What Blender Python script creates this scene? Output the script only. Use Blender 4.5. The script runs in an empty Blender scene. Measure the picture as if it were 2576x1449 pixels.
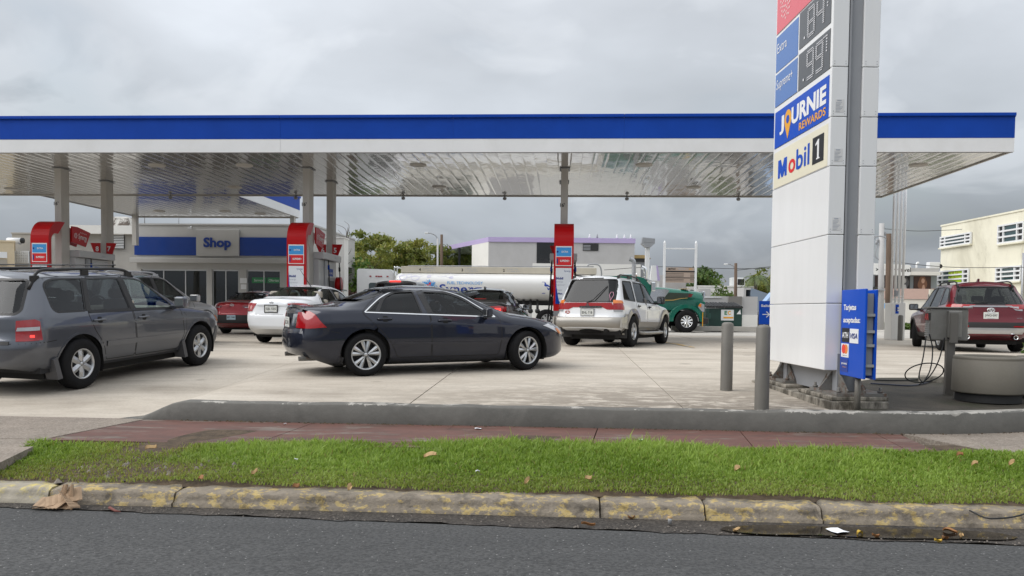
import bpy,bmesh,math,random
import numpy as np
from mathutils import Vector,Matrix
from mathutils.bvhtree import BVHTree
from mathutils.geometry import tessellate_polygon
random.seed(7)
rng = np.random.default_rng(7)
SC = bpy.context.scene
COL = SC.collection
R = math.radians
#camera
F,PX,PY,IW,IH = 2000.0,1288.0,859.0,2576.0,1449.0
PITCH,ROLL = math.atan(79.0/2000.0),0.0109
CAM = Vector((0,0,1.5))
_f = Vector((0,math.cos(PITCH),-math.sin(PITCH)))
_u0 = Vector((0,math.sin(PITCH),math.cos(PITCH)))
_r0 = Vector((1,0,0))
_r = _r0 * math.cos(ROLL) + _u0 * math.sin(ROLL)
_u = _u0 * math.cos(ROLL) - _r0 * math.sin(ROLL)
cam_data = bpy.data.cameras.new('camera')
cam = bpy.data.objects.new('camera',cam_data)
COL.objects.link(cam)
cam.matrix_world = Matrix(((_r.x,_u.x,-_f.x,CAM.x),(_r.y,_u.y,-_f.y,CAM.y),(_r.z,_u.z,-_f.z,CAM.z),(0,0,0,1)))
cam_data.sensor_width = 36.0
cam_data.lens = 36.0 * F / IW
cam_data.shift_y = (PY-IH/2) / IW
cam_data.clip_start = 0.1
cam_data.clip_end = 3000
SC.camera = cam
#light
SUN_FROM = Vector((-0.70,-0.16,0.70)).normalized()
SUN_EL = math.asin(SUN_FROM.z)
SUN_AZ = math.atan2(SUN_FROM.x,SUN_FROM.y)
sun_data = bpy.data.lights.new('sun','SUN')
sun_data.energy = 1.5
sun_data.angle = R(55)
sun_data.color = (1.0,0.97,0.93)
sun = bpy.data.objects.new('sun',sun_data)
COL.objects.link(sun)
sun.rotation_euler = (-SUN_FROM).to_track_quat('-Z','Y').to_euler()
sun.location = SUN_FROM * 80
SC.view_settings.view_transform = 'Standard'
SC.view_settings.look = 'None'
SC.view_settings.gamma = 1.0
SC.view_settings.exposure = 0.72
SC.view_settings.use_curve_mapping = False
SC.cycles.max_bounces = 8
SC.cycles.transparent_max_bounces = 12
SC.cycles.caustics_reflective = False
SC.cycles.caustics_refractive = False
world = bpy.data.worlds.new('World')
SC.world = world
world.use_nodes = True
class NT:
 """small wrapper that makes node graphs short to write"""
 def __init__(s,tree):
  s.t = tree
  s.t.nodes.clear()
 def n(s,kind,**kw):
  nd = s.t.nodes.new(kind)
  for k,v in kw.items():
   if k.startswith('i_'):
    k = k[2:]
    k = int(k) if k.isdigit() else k.replace('_',' ')
    s.put(nd,k,v)
   else:
    setattr(nd,k,v)
  return nd
 def put(s,nd,k,v):
  if isinstance(v,bpy.types.NodeSocket):
   s.t.links.new(v,nd.inputs[k])
  elif isinstance(v,bpy.types.Node):
   s.t.links.new(v.outputs[0],nd.inputs[k])
  else:
   if isinstance(v,(tuple,list)) and len(v) == 3 and len(nd.inputs[k].default_value) == 4:
    v = (*v,1)
   nd.inputs[k].default_value = v
 def math(s,op,a,b=None,c=None,clamp=False):
  nd = s.n('ShaderNodeMath',operation=op,use_clamp=clamp)
  s.put(nd,0,a)
  if b is not None:
   s.put(nd,1,b)
  if c is not None:
   s.put(nd,2,c)
  return nd.outputs[0]
 def mix(s,f,a,b,blend='MIX'):
  nd = s.n('ShaderNodeMix',data_type='RGBA',blend_type=blend)
  s.put(nd,0,f)
  s.put(nd,6,a)
  s.put(nd,7,b)
  return nd.outputs[2]
 def noise(s,vec,scale,detail=4,rough=0.55,dist=0.0):
  nd = s.n('ShaderNodeTexNoise',i_Scale=scale,i_Detail=detail,i_Roughness=rough,i_Distortion=dist)
  if vec is not None:
   s.put(nd,'Vector',vec)
  return nd.outputs[0]
 def ramp(s,fac,stops):
  nd = s.n('ShaderNodeValToRGB')
  s.put(nd,0,fac)
  e = nd.color_ramp.elements
  while len(e) < len(stops):
   e.new(0.5)
  for el,(p,c) in zip(e,stops):
   el.position = p
   el.color = (c,c,c,1) if isinstance(c,(int,float)) else (*c,1)
  return nd.outputs[0]
 def scalevec(s,vec,sc):
  nd = s.n('ShaderNodeMapping')
  s.put(nd,0,vec)
  nd.inputs['Scale'].default_value = sc
  return nd.outputs[0]
def build_world():
 t = NT(world.node_tree)
 sky = t.n('ShaderNodeTexSky',sky_type='NISHITA')
 sky.sun_disc = False
 sky.sun_elevation = SUN_EL
 sky.sun_rotation = SUN_AZ % (2*math.pi)
 sky.air_density = 1.5
 sky.dust_density = 2.0
 tc = t.n('ShaderNodeTexCoord')
 sep = t.n('ShaderNodeSeparateXYZ',i_0=tc.outputs['Generated'])
 z = t.math('MAXIMUM',sep.outputs[2],0.0)
 den = t.math('ADD',z,0.30)
 cx = t.math('DIVIDE',sep.outputs[0],den)
 cy = t.math('DIVIDE',sep.outputs[1],den)
 cv = t.n('ShaderNodeCombineXYZ',i_0=cx,i_1=cy,i_2=3.7)
 big = t.noise(cv,0.75,3,0.5)
 mid = t.noise(cv,1.8,5,0.48,0.25)
 puff = t.n('ShaderNodeTexNoise',i_Scale=2.6,i_Detail=5,i_Roughness=0.5,i_Distortion=0.5)
 t.put(puff,'Vector',cv)
 # rain-grey base that brightens with height, as under a thick overcast
 grad = t.ramp(z,[(0.0,(0.155,0.172,0.203)),(0.08,(0.200,0.220,0.252)),(0.19,(0.355,0.378,0.410)),(0.40,(0.48,0.502,0.535)),(1.0,(0.78,0.80,0.82))])
 m = t.math('ADD',t.math('MULTIPLY',big,0.55),t.math('MULTIPLY',mid,0.45))
 lum = t.ramp(m,[(0.32,0.68),(0.45,0.89),(0.55,1.07),(0.66,1.32)])
 c = t.mix(1.0,grad,lum,'MULTIPLY')
 edge = t.ramp(puff.outputs[0],[(0.50,0.0),(0.60,1.0)])
 edge = t.math('MULTIPLY',edge,t.ramp(z,[(0.03,0.0),(0.16,0.24),(0.6,0.2)]))
 c = t.mix(edge,c,(0.64,0.66,0.69))
 # cloud values are for a Background strength of 0.1, like the physical sky
 c10 = t.mix(1.0,c,(10.0,10.0,10.0),'MULTIPLY')
 for nd in t.t.nodes:
  if nd.bl_idname == 'ShaderNodeMix':
   nd.clamp_result = False
 gap = t.ramp(mid,[(0.25,0.30),(0.45,0.07)])
 col = t.mix(gap,c10,sky.outputs[0])
 bg = t.n('ShaderNodeBackground',i_Color=col,i_Strength=0.1)
 out = t.n('ShaderNodeOutputWorld',i_Surface=bg.outputs[0])
build_world()
#places
def ray(px,py):
 x,y = (px-PX) / F,-(py-PY) / F
 return _f + _r * x + _u * y
def P(px,py,d):
 """the point at depth d (along the view axis of the street) seen at a pixel of the 2576 px wide photograph"""
 v = ray(px,py)
 return CAM + v * (d/v.y)
def G(px,py,z):
 v = ray(px,py)
 return CAM + v * ((z-CAM.z)/v.z)
PHI = R(-3.35)
SX,SN = Vector((math.cos(PHI),math.sin(PHI),0)),Vector((-math.sin(PHI),math.cos(PHI),0))
def S(a,b,z=0.0):
 """street frame: a metres along the road, b metres across it"""
 v = SX * a + SN * b
 return Vector((v.x,v.y,z))
def toS(p):
 return p.x * SX.x + p.y * SX.y,p.x * SN.x + p.y * SN.y
def sstep(x,a,b):
 t = np.clip((x-a)/(b-a),0,1)
 return t * t * (3-2*t)
def lot_ab(a,b):
 base = 0.41 + 0.022 * (np.minimum(b,19)-9.02) - 0.005 * np.maximum(np.minimum(b,45)-19,0)
 left = np.minimum(base,0.2+0.058*np.maximum(b-8.9,0))
 k = sstep(a,-4.95,-4.25)
 return left * (1-k) + base * k
def lotz(x,y):
 a,b = toS(Vector((x,y,0)))
 return float(lot_ab(a,b))
#objects
def tag(o,label=None,cat=None,group=None,kind=None):
 if label:
  o['label'] = label
 if cat:
  o['category'] = cat
 if group:
  o['group'] = group
 if kind:
  o['kind'] = kind
 return o
def thing(name,label,cat,loc=(0,0,0),rot=0.0,group=None):
 o = bpy.data.objects.new(name,None)
 COL.objects.link(o)
 o.location = loc
 o.rotation_euler = (0,0,rot)
 o.empty_display_size = 0.2
 return tag(o,label,cat,group)
def sub(name,parent,loc=(0,0,0),rot=(0,0,0)):
 o = bpy.data.objects.new(name,None)
 COL.objects.link(o)
 o.parent = parent
 o.location = loc
 o.rotation_euler = rot
 return o
def link(name,me,mat=None,parent=None,loc=None,rot=None,label=None,kind=None):
 o = bpy.data.objects.new(name,me)
 COL.objects.link(o)
 if mat is not None and me is not None:
  if len(me.materials) == 0:
   me.materials.append(mat)
  elif me.materials[0] is not mat:
   o.material_slots[0].link = 'OBJECT'
   o.material_slots[0].material = mat
 if parent is not None:
  o.parent = parent
 if loc is not None:
  o.location = loc
 if rot is not None:
  o.rotation_euler = rot
 if label:
  o['label'] = label
 if kind:
  o['kind'] = kind
 return o
class MB:
 """collects simple shapes and links them as one mesh object"""
 def __init__(s):
  s.v,s.f,s.sm = [],[],[]
 def add(s,verts,faces,smooth=False):
  k = len(s.v)
  s.v += [tuple(v) for v in verts]
  s.f += [tuple(i+k for i in f) for f in faces]
  s.sm += [smooth] * len(faces)
  return s
 def box(s,x0,x1,y0,y1,z0,z1,c=0.0):
  if x0 > x1: x0,x1 = x1,x0
  if y0 > y1: y0,y1 = y1,y0
  if z0 > z1: z0,z1 = z1,z0
  if c <= 0:
   v = [(x0,y0,z0),(x1,y0,z0),(x1,y1,z0),(x0,y1,z0),(x0,y0,z1),(x1,y0,z1),(x1,y1,z1),(x0,y1,z1)]
   return s.add(v,[(3,2,1,0),(4,5,6,7),(0,1,5,4),(1,2,6,5),(2,3,7,6),(3,0,4,7)])
  c = min(c,(x1-x0)*.45,(y1-y0)*.45,(z1-z0)*.45)
  bm = bmesh.new()
  bmesh.ops.create_cube(bm,size=1)
  for v in bm.verts:
   v.co = ((x0+x1)/2+v.co.x*(x1-x0),(y0+y1)/2+v.co.y*(y1-y0),(z0+z1)/2+v.co.z*(z1-z0))
  bmesh.ops.bevel(bm,geom=bm.edges[:],offset=c,segments=2,affect='EDGES',profile=0.5)
  bm.verts.index_update()
  s.add([v.co[:] for v in bm.verts],[[v.index for v in f.verts] for f in bm.faces])
  bm.free()
  return s
 def prism(s,poly,h0,h1,axis='y',smooth=False):
  """polygon of (u, w) pushed along an axis: y -> (x,z), x -> (y,z), z -> (x,y)"""
  n = len(poly)
  def pt(p,h):
   return {'y':(p[0],h,p[1]),'x':(h,p[0],p[1]),'z':(p[0],p[1],h)}[axis]
  v = [pt(p,h0) for p in poly] + [pt(p,h1) for p in poly]
  area = sum(poly[i][0]*poly[(i+1) % n][1]-poly[(i+1) % n][0]*poly[i][1] for i in range(n))
  flip = (area<0) != (axis=='y')
  if h1 < h0:
   flip = not flip
  side = [(i,(i+1) % n,n+(i+1) % n,n+i) for i in range(n)]
  caps = [tuple(range(n))[::-1],tuple(range(n,2*n))]
  fs = side + caps
  if flip:
   fs = [f[::-1] for f in fs]
  k = len(s.sm)
  s.add(v,fs)
  if smooth:
   for i in range(k,k+n):
    s.sm[i] = True
  return s
 def tube(s,pts,r,n=8,cap=True,smooth=True):
  pts = [Vector(p) for p in pts]
  rs = r if isinstance(r,(list,tuple)) else [r] * len(pts)
  ref = None
  V,Fc = [],[]
  for i,p in enumerate(pts):
   a = pts[max(i-1,0)]
   b = pts[min(i+1,len(pts)-1)]
   t = (b-a).normalized()
   if ref is None:
    ref = t.orthogonal().normalized()
   e1 = (ref-t*ref.dot(t))
   if e1.length < 1e-5:
    e1 = t.orthogonal()
   e1.normalize()
   ref = e1
   e2 = t.cross(e1)
   for k in range(n):
    an = 2 * math.pi * k / n
    V.append(p+(e1*math.cos(an)+e2*math.sin(an))*rs[i])
  for i in range(len(pts)-1):
   for k in range(n):
    k2 = (k+1) % n
    Fc.append((i*n+k,i*n+k2,(i+1)*n+k2,(i+1)*n+k))
  s.add(V,Fc,smooth)
  if cap:
   s.add([],[tuple(len(s.v)-len(V)+k for k in range(n))[::-1],tuple(len(s.v)-n+k for k in range(n))]) if False else None
   k0 = len(s.v) - len(V)
   s.f += [tuple(k0+k for k in range(n))[::-1],tuple(len(s.v)-n+k for k in range(n))]
   s.sm += [False,False]
  return s
 def cyl(s,p0,p1,r0,r1=None,n=16,cap=True):
  return s.tube([p0,p1],[r0,r1 if r1 is not None else r0],n,cap)
 def lathe(s,prof,n=24,axis='z',c=(0,0,0),smooth=True):
  V,Fc = [],[]
  m = len(prof)
  for k in range(n):
   a = 2 * math.pi * k / n
   ca,sa = math.cos(a),math.sin(a)
   for r,h in prof:
    if axis == 'z':
     V.append((c[0]+r*ca,c[1]+r*sa,c[2]+h))
    elif axis == 'y':
     V.append((c[0]+r*sa,c[1]+h,c[2]+r*ca))
    else:
     V.append((c[0]+h,c[1]+r*ca,c[2]+r*sa))
  for k in range(n):
   k2 = (k+1) % n
   for j in range(m-1):
    Fc.append((k*m+j,k2*m+j,k2*m+j+1,k*m+j+1))
  return s.add(V,Fc,smooth)
 def quad(s,a,b,c,d):
  return s.add([a,b,c,d],[(0,1,2,3)])
 def xf(s,M,k0=0):
  for i in range(k0,len(s.v)):
   s.v[i] = tuple(M @ Vector(s.v[i]))
  return s
 def mesh(s,name):
  me = bpy.data.meshes.new(name)
  me.from_pydata(s.v,[],s.f)
  if any(s.sm):
   me.polygons.foreach_set('use_smooth',s.sm)
  me.update()
  return me
 def build(s,name,mat,parent=None,loc=None,rot=None,label=None,kind=None):
  return link(name,s.mesh(name),mat,parent,loc,rot,label,kind)
_textcache = {}
def text_mesh(txt,bold=0.0,extrude=0.0,shear=0.0):
 key = (txt,bold,extrude,shear)
 if key in _textcache:
  return _textcache[key]
 cu = bpy.data.curves.new('lettering','FONT')
 cu.body = txt
 cu.size = 1.0
 cu.offset = bold
 cu.extrude = extrude
 cu.shear = shear
 cu.resolution_u = 3
 ob = bpy.data.objects.new('lettering',cu)
 me = bpy.data.meshes.new_from_object(ob)
 bpy.data.objects.remove(ob)
 n = len(me.vertices)
 co = np.zeros(n*3,dtype=np.float32)
 me.vertices.foreach_get('co',co)
 co = co.reshape(-1,3)
 lo,hi = co.min(0),co.max(0)
 fs = [tuple(p.vertices) for p in me.polygons]
 bpy.data.meshes.remove(me)
 _textcache[key] = (co,lo,hi,fs)
 return _textcache[key]
def text(txt,mat,parent,origin,right,up,w=None,h=None,align='c',bold=0.0,extrude=0.0,lift=0.003,name='lettering',shear=0.0):
 """lettering laid on a surface; origin is the middle (or left end) of its baseline box, sizes in metres"""
 co,lo,hi,fs = text_mesh(txt,bold,0.0,shear)
 tw,th = hi[0] - lo[0],hi[1] - lo[1]
 if h is None:
  sx = sy = w / tw
 elif w is None:
  sx = sy = h / th
 else:
  sx,sy = w / tw,h / th
 right,up = Vector(right).normalized(),Vector(up).normalized()
 nrm = right.cross(up)
 off = {'c':(lo[0]+hi[0])/2,'l':lo[0],'r':hi[0]}[align]
 o = Vector(origin) + nrm * (lift+extrude)
 mid = (lo[1]+hi[1]) / 2
 vs = [o+right*float((c[0]-off)*sx)+up*float((c[1]-mid)*sy) for c in co]
 mb = MB()
 mb.add(vs,fs)
 if extrude > 0:
  bm = bmesh.new()
  me = mb.mesh('tmp')
  bm.from_mesh(me)
  bpy.data.meshes.remove(me)
  r = bmesh.ops.extrude_face_region(bm,geom=bm.faces[:])
  for v in r['geom']:
   if isinstance(v,bmesh.types.BMVert):
    v.co += nrm * 0.0
  for v in bm.verts:
   pass
  vv = set(g for g in r['geom'] if isinstance(g,bmesh.types.BMVert))
  for v in bm.verts:
   if v not in vv:
    v.co -= nrm * extrude
  me = bpy.data.meshes.new(name)
  bm.to_mesh(me)
  bm.free()
  return link(name,me,mat,parent)
 return mb.build(name,mat,parent)
#materials
_mats = {}
def mat(name,col,rough=0.5,metal=0.0,coat=0.0,var=0.0,scale=6.0,bump=0.0,bscale=60.0,dirt=None,dscale=1.2,damt=0.5,spec=None,emit=None,estr=0.0,stretch=None):
 if name in _mats:
  return _mats[name]
 m = bpy.data.materials.new(name)
 m.use_nodes = True
 t = NT(m.node_tree)
 b = t.n('ShaderNodeBsdfPrincipled',i_Roughness=rough,i_Metallic=metal)
 b.inputs['Coat Weight'].default_value = coat
 b.inputs['Coat Roughness'].default_value = 0.04
 if spec is not None:
  b.inputs['Specular IOR Level'].default_value = spec
 c = (*col,1)
 b.inputs['Base Color'].default_value = c
 vec = None
 if var or bump or dirt:
  tc = t.n('ShaderNodeTexCoord')
  vec = tc.outputs['Object']
  if stretch:
   vec = t.scalevec(vec,stretch)
 if var or dirt:
  cc = c[:3]
  if var:
   n1 = t.noise(vec,scale,5,0.6)
   lo = tuple(max(0,x*(1-var)) for x in col)
   hi = tuple(min(1,x*(1+var)) for x in col)
   cc = t.mix(t.ramp(n1,[(0.3,0.0),(0.7,1.0)]),lo,hi)
  if dirt:
   n2 = t.noise(vec,dscale,6,0.65)
   cc = t.mix(t.math('MULTIPLY',t.ramp(n2,[(0.48,0.0),(0.68,1.0)]),damt),cc,dirt)
  t.put(b,'Base Color',cc)
 if bump:
  n3 = t.noise(vec,bscale,4,0.6)
  bp = t.n('ShaderNodeBump',i_Strength=bump,i_Distance=0.02,i_Height=n3)
  t.put(b,'Normal',bp.outputs[0])
 if emit:
  b.inputs['Emission Color'].default_value = (*emit,1)
  b.inputs['Emission Strength'].default_value = estr
 t.n('ShaderNodeOutputMaterial',i_Surface=b.outputs[0])
 _mats[name] = m
 return m
def paint(name,col,flake=0.0,rough=0.32,metal=0.0,dust=0.06):
 """car paint: base, clear coat, a little road dust low on the body"""
 if name in _mats:
  return _mats[name]
 m = bpy.data.materials.new(name)
 m.use_nodes = True
 t = NT(m.node_tree)
 tc = t.n('ShaderNodeTexCoord')
 b = t.n('ShaderNodeBsdfPrincipled',i_Metallic=metal)
 b.inputs['Coat Weight'].default_value = 1.0
 b.inputs['Coat Roughness'].default_value = 0.03
 b.inputs['Specular IOR Level'].default_value = 0.2
 n1 = t.noise(tc.outputs['Object'],2.2,5,0.6)
 sep = t.n('ShaderNodeSeparateXYZ',i_0=tc.outputs['Object'])
 low = t.math('MULTIPLY',t.ramp(sep.outputs[2],[(0.22,1.0),(0.75,0.25)]),t.ramp(n1,[(0.3,0.2),(0.7,1.0)]))
 c = t.mix(t.math('MULTIPLY',low,dust),col,(0.30,0.27,0.23))
 t.put(b,'Base Color',c)
 t.put(b,'Roughness',t.math('ADD',t.math('MULTIPLY',low,0.15),rough))
 n2 = t.noise(tc.outputs['Object'],1.6,2,0.5)
 bp = t.n('ShaderNodeBump',i_Strength=0.05,i_Distance=0.05,i_Height=n2)
 t.put(b,'Coat Normal',bp.outputs[0])
 t.n('ShaderNodeOutputMaterial',i_Surface=b.outputs[0])
 _mats[name] = m
 return m
def glass(name,tint,refl=1.0,rough=0.0):
 """thin window glass: tinted see-through with a fresnel reflection"""
 if name in _mats:
  return _mats[name]
 m = bpy.data.materials.new(name)
 m.use_nodes = True
 t = NT(m.node_tree)
 tr = t.n('ShaderNodeBsdfTransparent',i_Color=tint)
 gl = t.n('ShaderNodeBsdfGlossy',i_Roughness=rough,i_Color=(0.95,0.97,1.0))
 bf = t.n('ShaderNodeNewGeometry').outputs['Backfacing']
 lw = t.n('ShaderNodeFresnel',i_IOR=t.math('SUBTRACT',1.55,t.math('MULTIPLY',bf,1.55-1/1.55)))
 f = t.math('MULTIPLY',lw.outputs[0],refl,clamp=True)
 mx = t.n('ShaderNodeMixShader',i_0=f,i_1=tr.outputs[0],i_2=gl.outputs[0])
 t.n('ShaderNodeOutputMaterial',i_Surface=mx.outputs[0])
 _mats[name] = m
 return m
def AZ(px,py,b):
 """a and z of the point seen at a pixel on the vertical plane b metres across the street"""
 v = ray(px,py)
 k = v.x / v.y
 c,s = math.cos(PHI),math.sin(PHI)
 a = b * (c*k+s) / (c-s*k)
 y = a * s + b * c
 return a,CAM.z + v.z / v.y * y
#ground materials
def m_asphalt():
 m = bpy.data.materials.new('asphalt')
 m.use_nodes = True
 t = NT(m.node_tree)
 tc = t.n('ShaderNodeTexCoord').outputs['Object']
 b = t.n('ShaderNodeBsdfPrincipled',i_Roughness=0.82)
 big = t.noise(t.scalevec(tc,(0.5,2.0,1)),1.1,5,0.6)
 fine = t.noise(t.scalevec(tc,(0.7,1,1)),55,4,0.75)
 v = t.n('ShaderNodeTexVoronoi',i_Scale=34.0)
 t.put(v,'Vector',t.scalevec(tc,(0.75,1.0,1)))
 chip = t.ramp(v.outputs['Distance'],[(0.08,1.0),(0.16,0.0)])
 rnd = t.n('ShaderNodeSeparateColor',i_0=v.outputs['Color'])
 chip = t.math('MULTIPLY',chip,t.ramp(rnd.outputs[0],[(0.50,0.0),(0.90,1.0)]))
 c = t.mix(t.ramp(big,[(0.3,0.0),(0.7,1.0)]),(0.054,0.055,0.056),(0.078,0.079,0.080))
 path = t.noise(t.scalevec(tc,(0.12,1.1,1)),1.3,4,0.6)
 c = t.mix(t.ramp(path,[(0.40,0.0),(0.62,0.35)]),c,(0.115,0.115,0.114))
 c = t.mix(t.ramp(fine,[(0.40,0.9),(0.58,0.0)]),c,(0.026,0.027,0.028))
 c = t.mix(t.math('MULTIPLY',chip,0.95),c,(0.42,0.42,0.41))
 t.put(b,'Base Color',c)
 bp = t.n('ShaderNodeBump',i_Strength=0.6,i_Distance=0.008,i_Height=t.math('ADD',fine,t.math('MULTIPLY',v.outputs['Distance'],0.8)))
 t.put(b,'Normal',bp.outputs[0])
 t.n('ShaderNodeOutputMaterial',i_Surface=b.outputs[0])
 return m
def m_concrete(name,lo,hi,stain,stain_amt=0.6,speck=0.0,streak=(1,1,1),scale=0.9,bump=0.25,front=False):
 m = bpy.data.materials.new(name)
 m.use_nodes = True
 t = NT(m.node_tree)
 tc = t.n('ShaderNodeTexCoord').outputs['Object']
 b = t.n('ShaderNodeBsdfPrincipled',i_Roughness=0.8)
 info = t.n('ShaderNodeObjectInfo')
 n1 = t.noise(t.scalevec(tc,streak),scale,7,0.62)
 n2 = t.noise(tc,scale*0.35,4,0.6,0.4)
 n3 = t.noise(tc,24,5,0.7)
 c = t.mix(t.ramp(n1,[(0.3,0.0),(0.68,1.0)]),lo,hi)
 s = t.ramp(n2,[(0.46,0.0),(0.66,1.0)])
 s = t.math('MULTIPLY',s,t.ramp(n1,[(0.30,1.0),(0.62,0.25)]))
 if front:
 # weathering that gathers along the kerb end of the forecourt, right of the driveway
  sep = t.n('ShaderNodeSeparateXYZ',i_0=tc)
  near = t.ramp(t.math('DIVIDE',sep.outputs[1],20.0),[(0.45,1.0),(0.64,0.0)])
  right = t.ramp(t.math('ADD',t.math('DIVIDE',sep.outputs[0],20.0),0.5),[(0.36,0.12),(0.56,1.0)])
  w = t.math('MULTIPLY',near,right)
  w = t.math('MULTIPLY',w,t.ramp(t.noise(t.scalevec(tc,(1,2.0,1)),2.6,8,0.72,0.4),[(0.40,0.08),(0.52,1.0)]))
  tyre = t.noise(t.scalevec(tc,(0.35,2.6,1)),1.1,6,0.62,0.5)
  s = t.math('MAXIMUM',t.math('MULTIPLY',s,0.6),w)
  s = t.math('MAXIMUM',s,t.ramp(tyre,[(0.54,0.0),(0.72,0.55)]))
  v = t.n('ShaderNodeTexVoronoi',i_Scale=0.9)
  t.put(v,'Vector',tc)
  s = t.math('MAXIMUM',s,t.ramp(v.outputs['Distance'],[(0.06,0.55),(0.13,0.0)]))
 c = t.mix(t.math('MULTIPLY',s,stain_amt),c,stain)
 c = t.mix(t.ramp(n3,[(0.32,0.28),(0.5,0.0)]),c,stain)
 c = t.mix(t.math('MULTIPLY',t.math('SUBTRACT',info.outputs['Random'],0.5),0.16),c,stain)
 if speck:
  v = t.n('ShaderNodeTexVoronoi',i_Scale=70.0)
  t.put(v,'Vector',tc)
  sc = t.n('ShaderNodeSeparateColor',i_0=v.outputs['Color'])
  c = t.mix(t.math('MULTIPLY',t.ramp(sc.outputs[0],[(0.3,0.0),(0.9,1.0)]),speck),c,(0.42,0.38,0.33))
 t.put(b,'Base Color',c)
 bp = t.n('ShaderNodeBump',i_Strength=bump,i_Distance=0.01,i_Height=t.math('ADD',n3,n1))
 t.put(b,'Normal',bp.outputs[0])
 t.n('ShaderNodeOutputMaterial',i_Surface=b.outputs[0])
 return m
def m_worn(name,under,coatc,lo,hi,scale,dark,coat2=None,streak=(1,1,1),bump=0.4,darkamt=0.6,rough=0.8,edge=None):
 """worn paint over concrete: a ragged mask shows what is underneath"""
 m = bpy.data.materials.new(name)
 m.use_nodes = True
 t = NT(m.node_tree)
 tc = t.n('ShaderNodeTexCoord').outputs['Object']
 vec = t.scalevec(tc,streak)
 b = t.n('ShaderNodeBsdfPrincipled',i_Roughness=rough)
 n1 = t.noise(vec,scale,9,0.74,0.2)
 n2 = t.noise(tc,scale*2.3,5,0.65)
 n3 = t.noise(vec,scale*0.6,6,0.7,0.6)
 if edge:
  zc = t.n('ShaderNodeSeparateXYZ',i_0=tc).outputs[2]
  n1 = t.math('SUBTRACT',n1,t.math('MULTIPLY',t.math('SUBTRACT',zc,edge),5.0,clamp=True))
 mask = t.ramp(n1,[(lo,0.0),(hi,1.0)])
 pc = t.mix(t.ramp(n2,[(0.3,0.0),(0.7,1.0)]),coatc,coat2 or coatc)
 uc = t.mix(t.ramp(n2,[(0.3,0.0),(0.7,1.0)]),tuple(x*0.75 for x in under),under)
 c = t.mix(mask,uc,pc)
 c = t.mix(t.math('MULTIPLY',t.ramp(n3,[(0.5,0.0),(0.66,1.0)]),darkamt),c,dark)
 t.put(b,'Base Color',c)
 bp = t.n('ShaderNodeBump',i_Strength=bump,i_Distance=0.012,i_Height=t.math('ADD',n1,n2))
 t.put(b,'Normal',bp.outputs[0])
 t.n('ShaderNodeOutputMaterial',i_Surface=b.outputs[0])
 return m
M_ASPH = m_asphalt()
M_LOT = m_concrete('pale_concrete',(0.45,0.398,0.330),(0.62,0.565,0.485),(0.165,0.138,0.108),0.92,streak=(0.5,1.6,1),front=True)
M_LOT2 = m_concrete('far_concrete',(0.42,0.40,0.365),(0.55,0.525,0.48),(0.26,0.24,0.21),0.5,streak=(0.5,1.6,1),scale=0.4)
M_AGG = m_concrete('aggregate_concrete',(0.170,0.140,0.113),(0.26,0.215,0.175),(0.10,0.085,0.07),0.6,speck=0.4,scale=2.0,bump=0.6)
M_RED = m_worn('worn_red_paint',(0.20,0.165,0.14),(0.150,0.066,0.050),0.40,0.46,2.2,(0.06,0.038,0.030),(0.105,0.050,0.040),streak=(0.6,2.4,1),bump=0.2,darkamt=0.7,rough=0.65)
M_KERB = m_worn('worn_yellow_kerb',(0.27,0.23,0.18),(0.45,0.32,0.10),0.52,0.56,11.0,(0.036,0.031,0.026),(0.47,0.38,0.20),streak=(0.8,1,1.2),bump=1.0,darkamt=0.65)
M_KERB2 = m_worn('pale_patched_kerb',(0.40,0.36,0.29),(0.58,0.48,0.16),0.52,0.62,6.0,(0.14,0.12,0.10),bump=0.7,darkamt=0.4)
M_WALL = m_worn('grey_wall_paint',(0.46,0.44,0.40),(0.108,0.104,0.094),0.27,0.30,3.2,(0.06,0.058,0.052),(0.135,0.130,0.117),bump=0.5,darkamt=0.4,rough=0.65,edge=0.385)
M_GUT = m_concrete('gutter_dirt',(0.016,0.013,0.011),(0.042,0.034,0.028),(0.010,0.009,0.008),0.8,speck=0.10,scale=3.0,bump=1.0)
M_SOIL = mat('soil',(0.075,0.052,0.032),0.95,var=0.5,scale=9,bump=0.8,bscale=30)
M_MOSS = m_concrete('mossy_concrete',(0.028,0.024,0.018),(0.068,0.056,0.042),(0.026,0.030,0.010),0.9,scale=2.5,bump=0.6)
M_PLINTH = m_worn('stained_plinth',(0.075,0.065,0.050),(0.36,0.33,0.28),0.42,0.60,3.2,(0.04,0.036,0.026),streak=(1.6,1.6,0.5),bump=0.35,darkamt=0.6)
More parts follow.
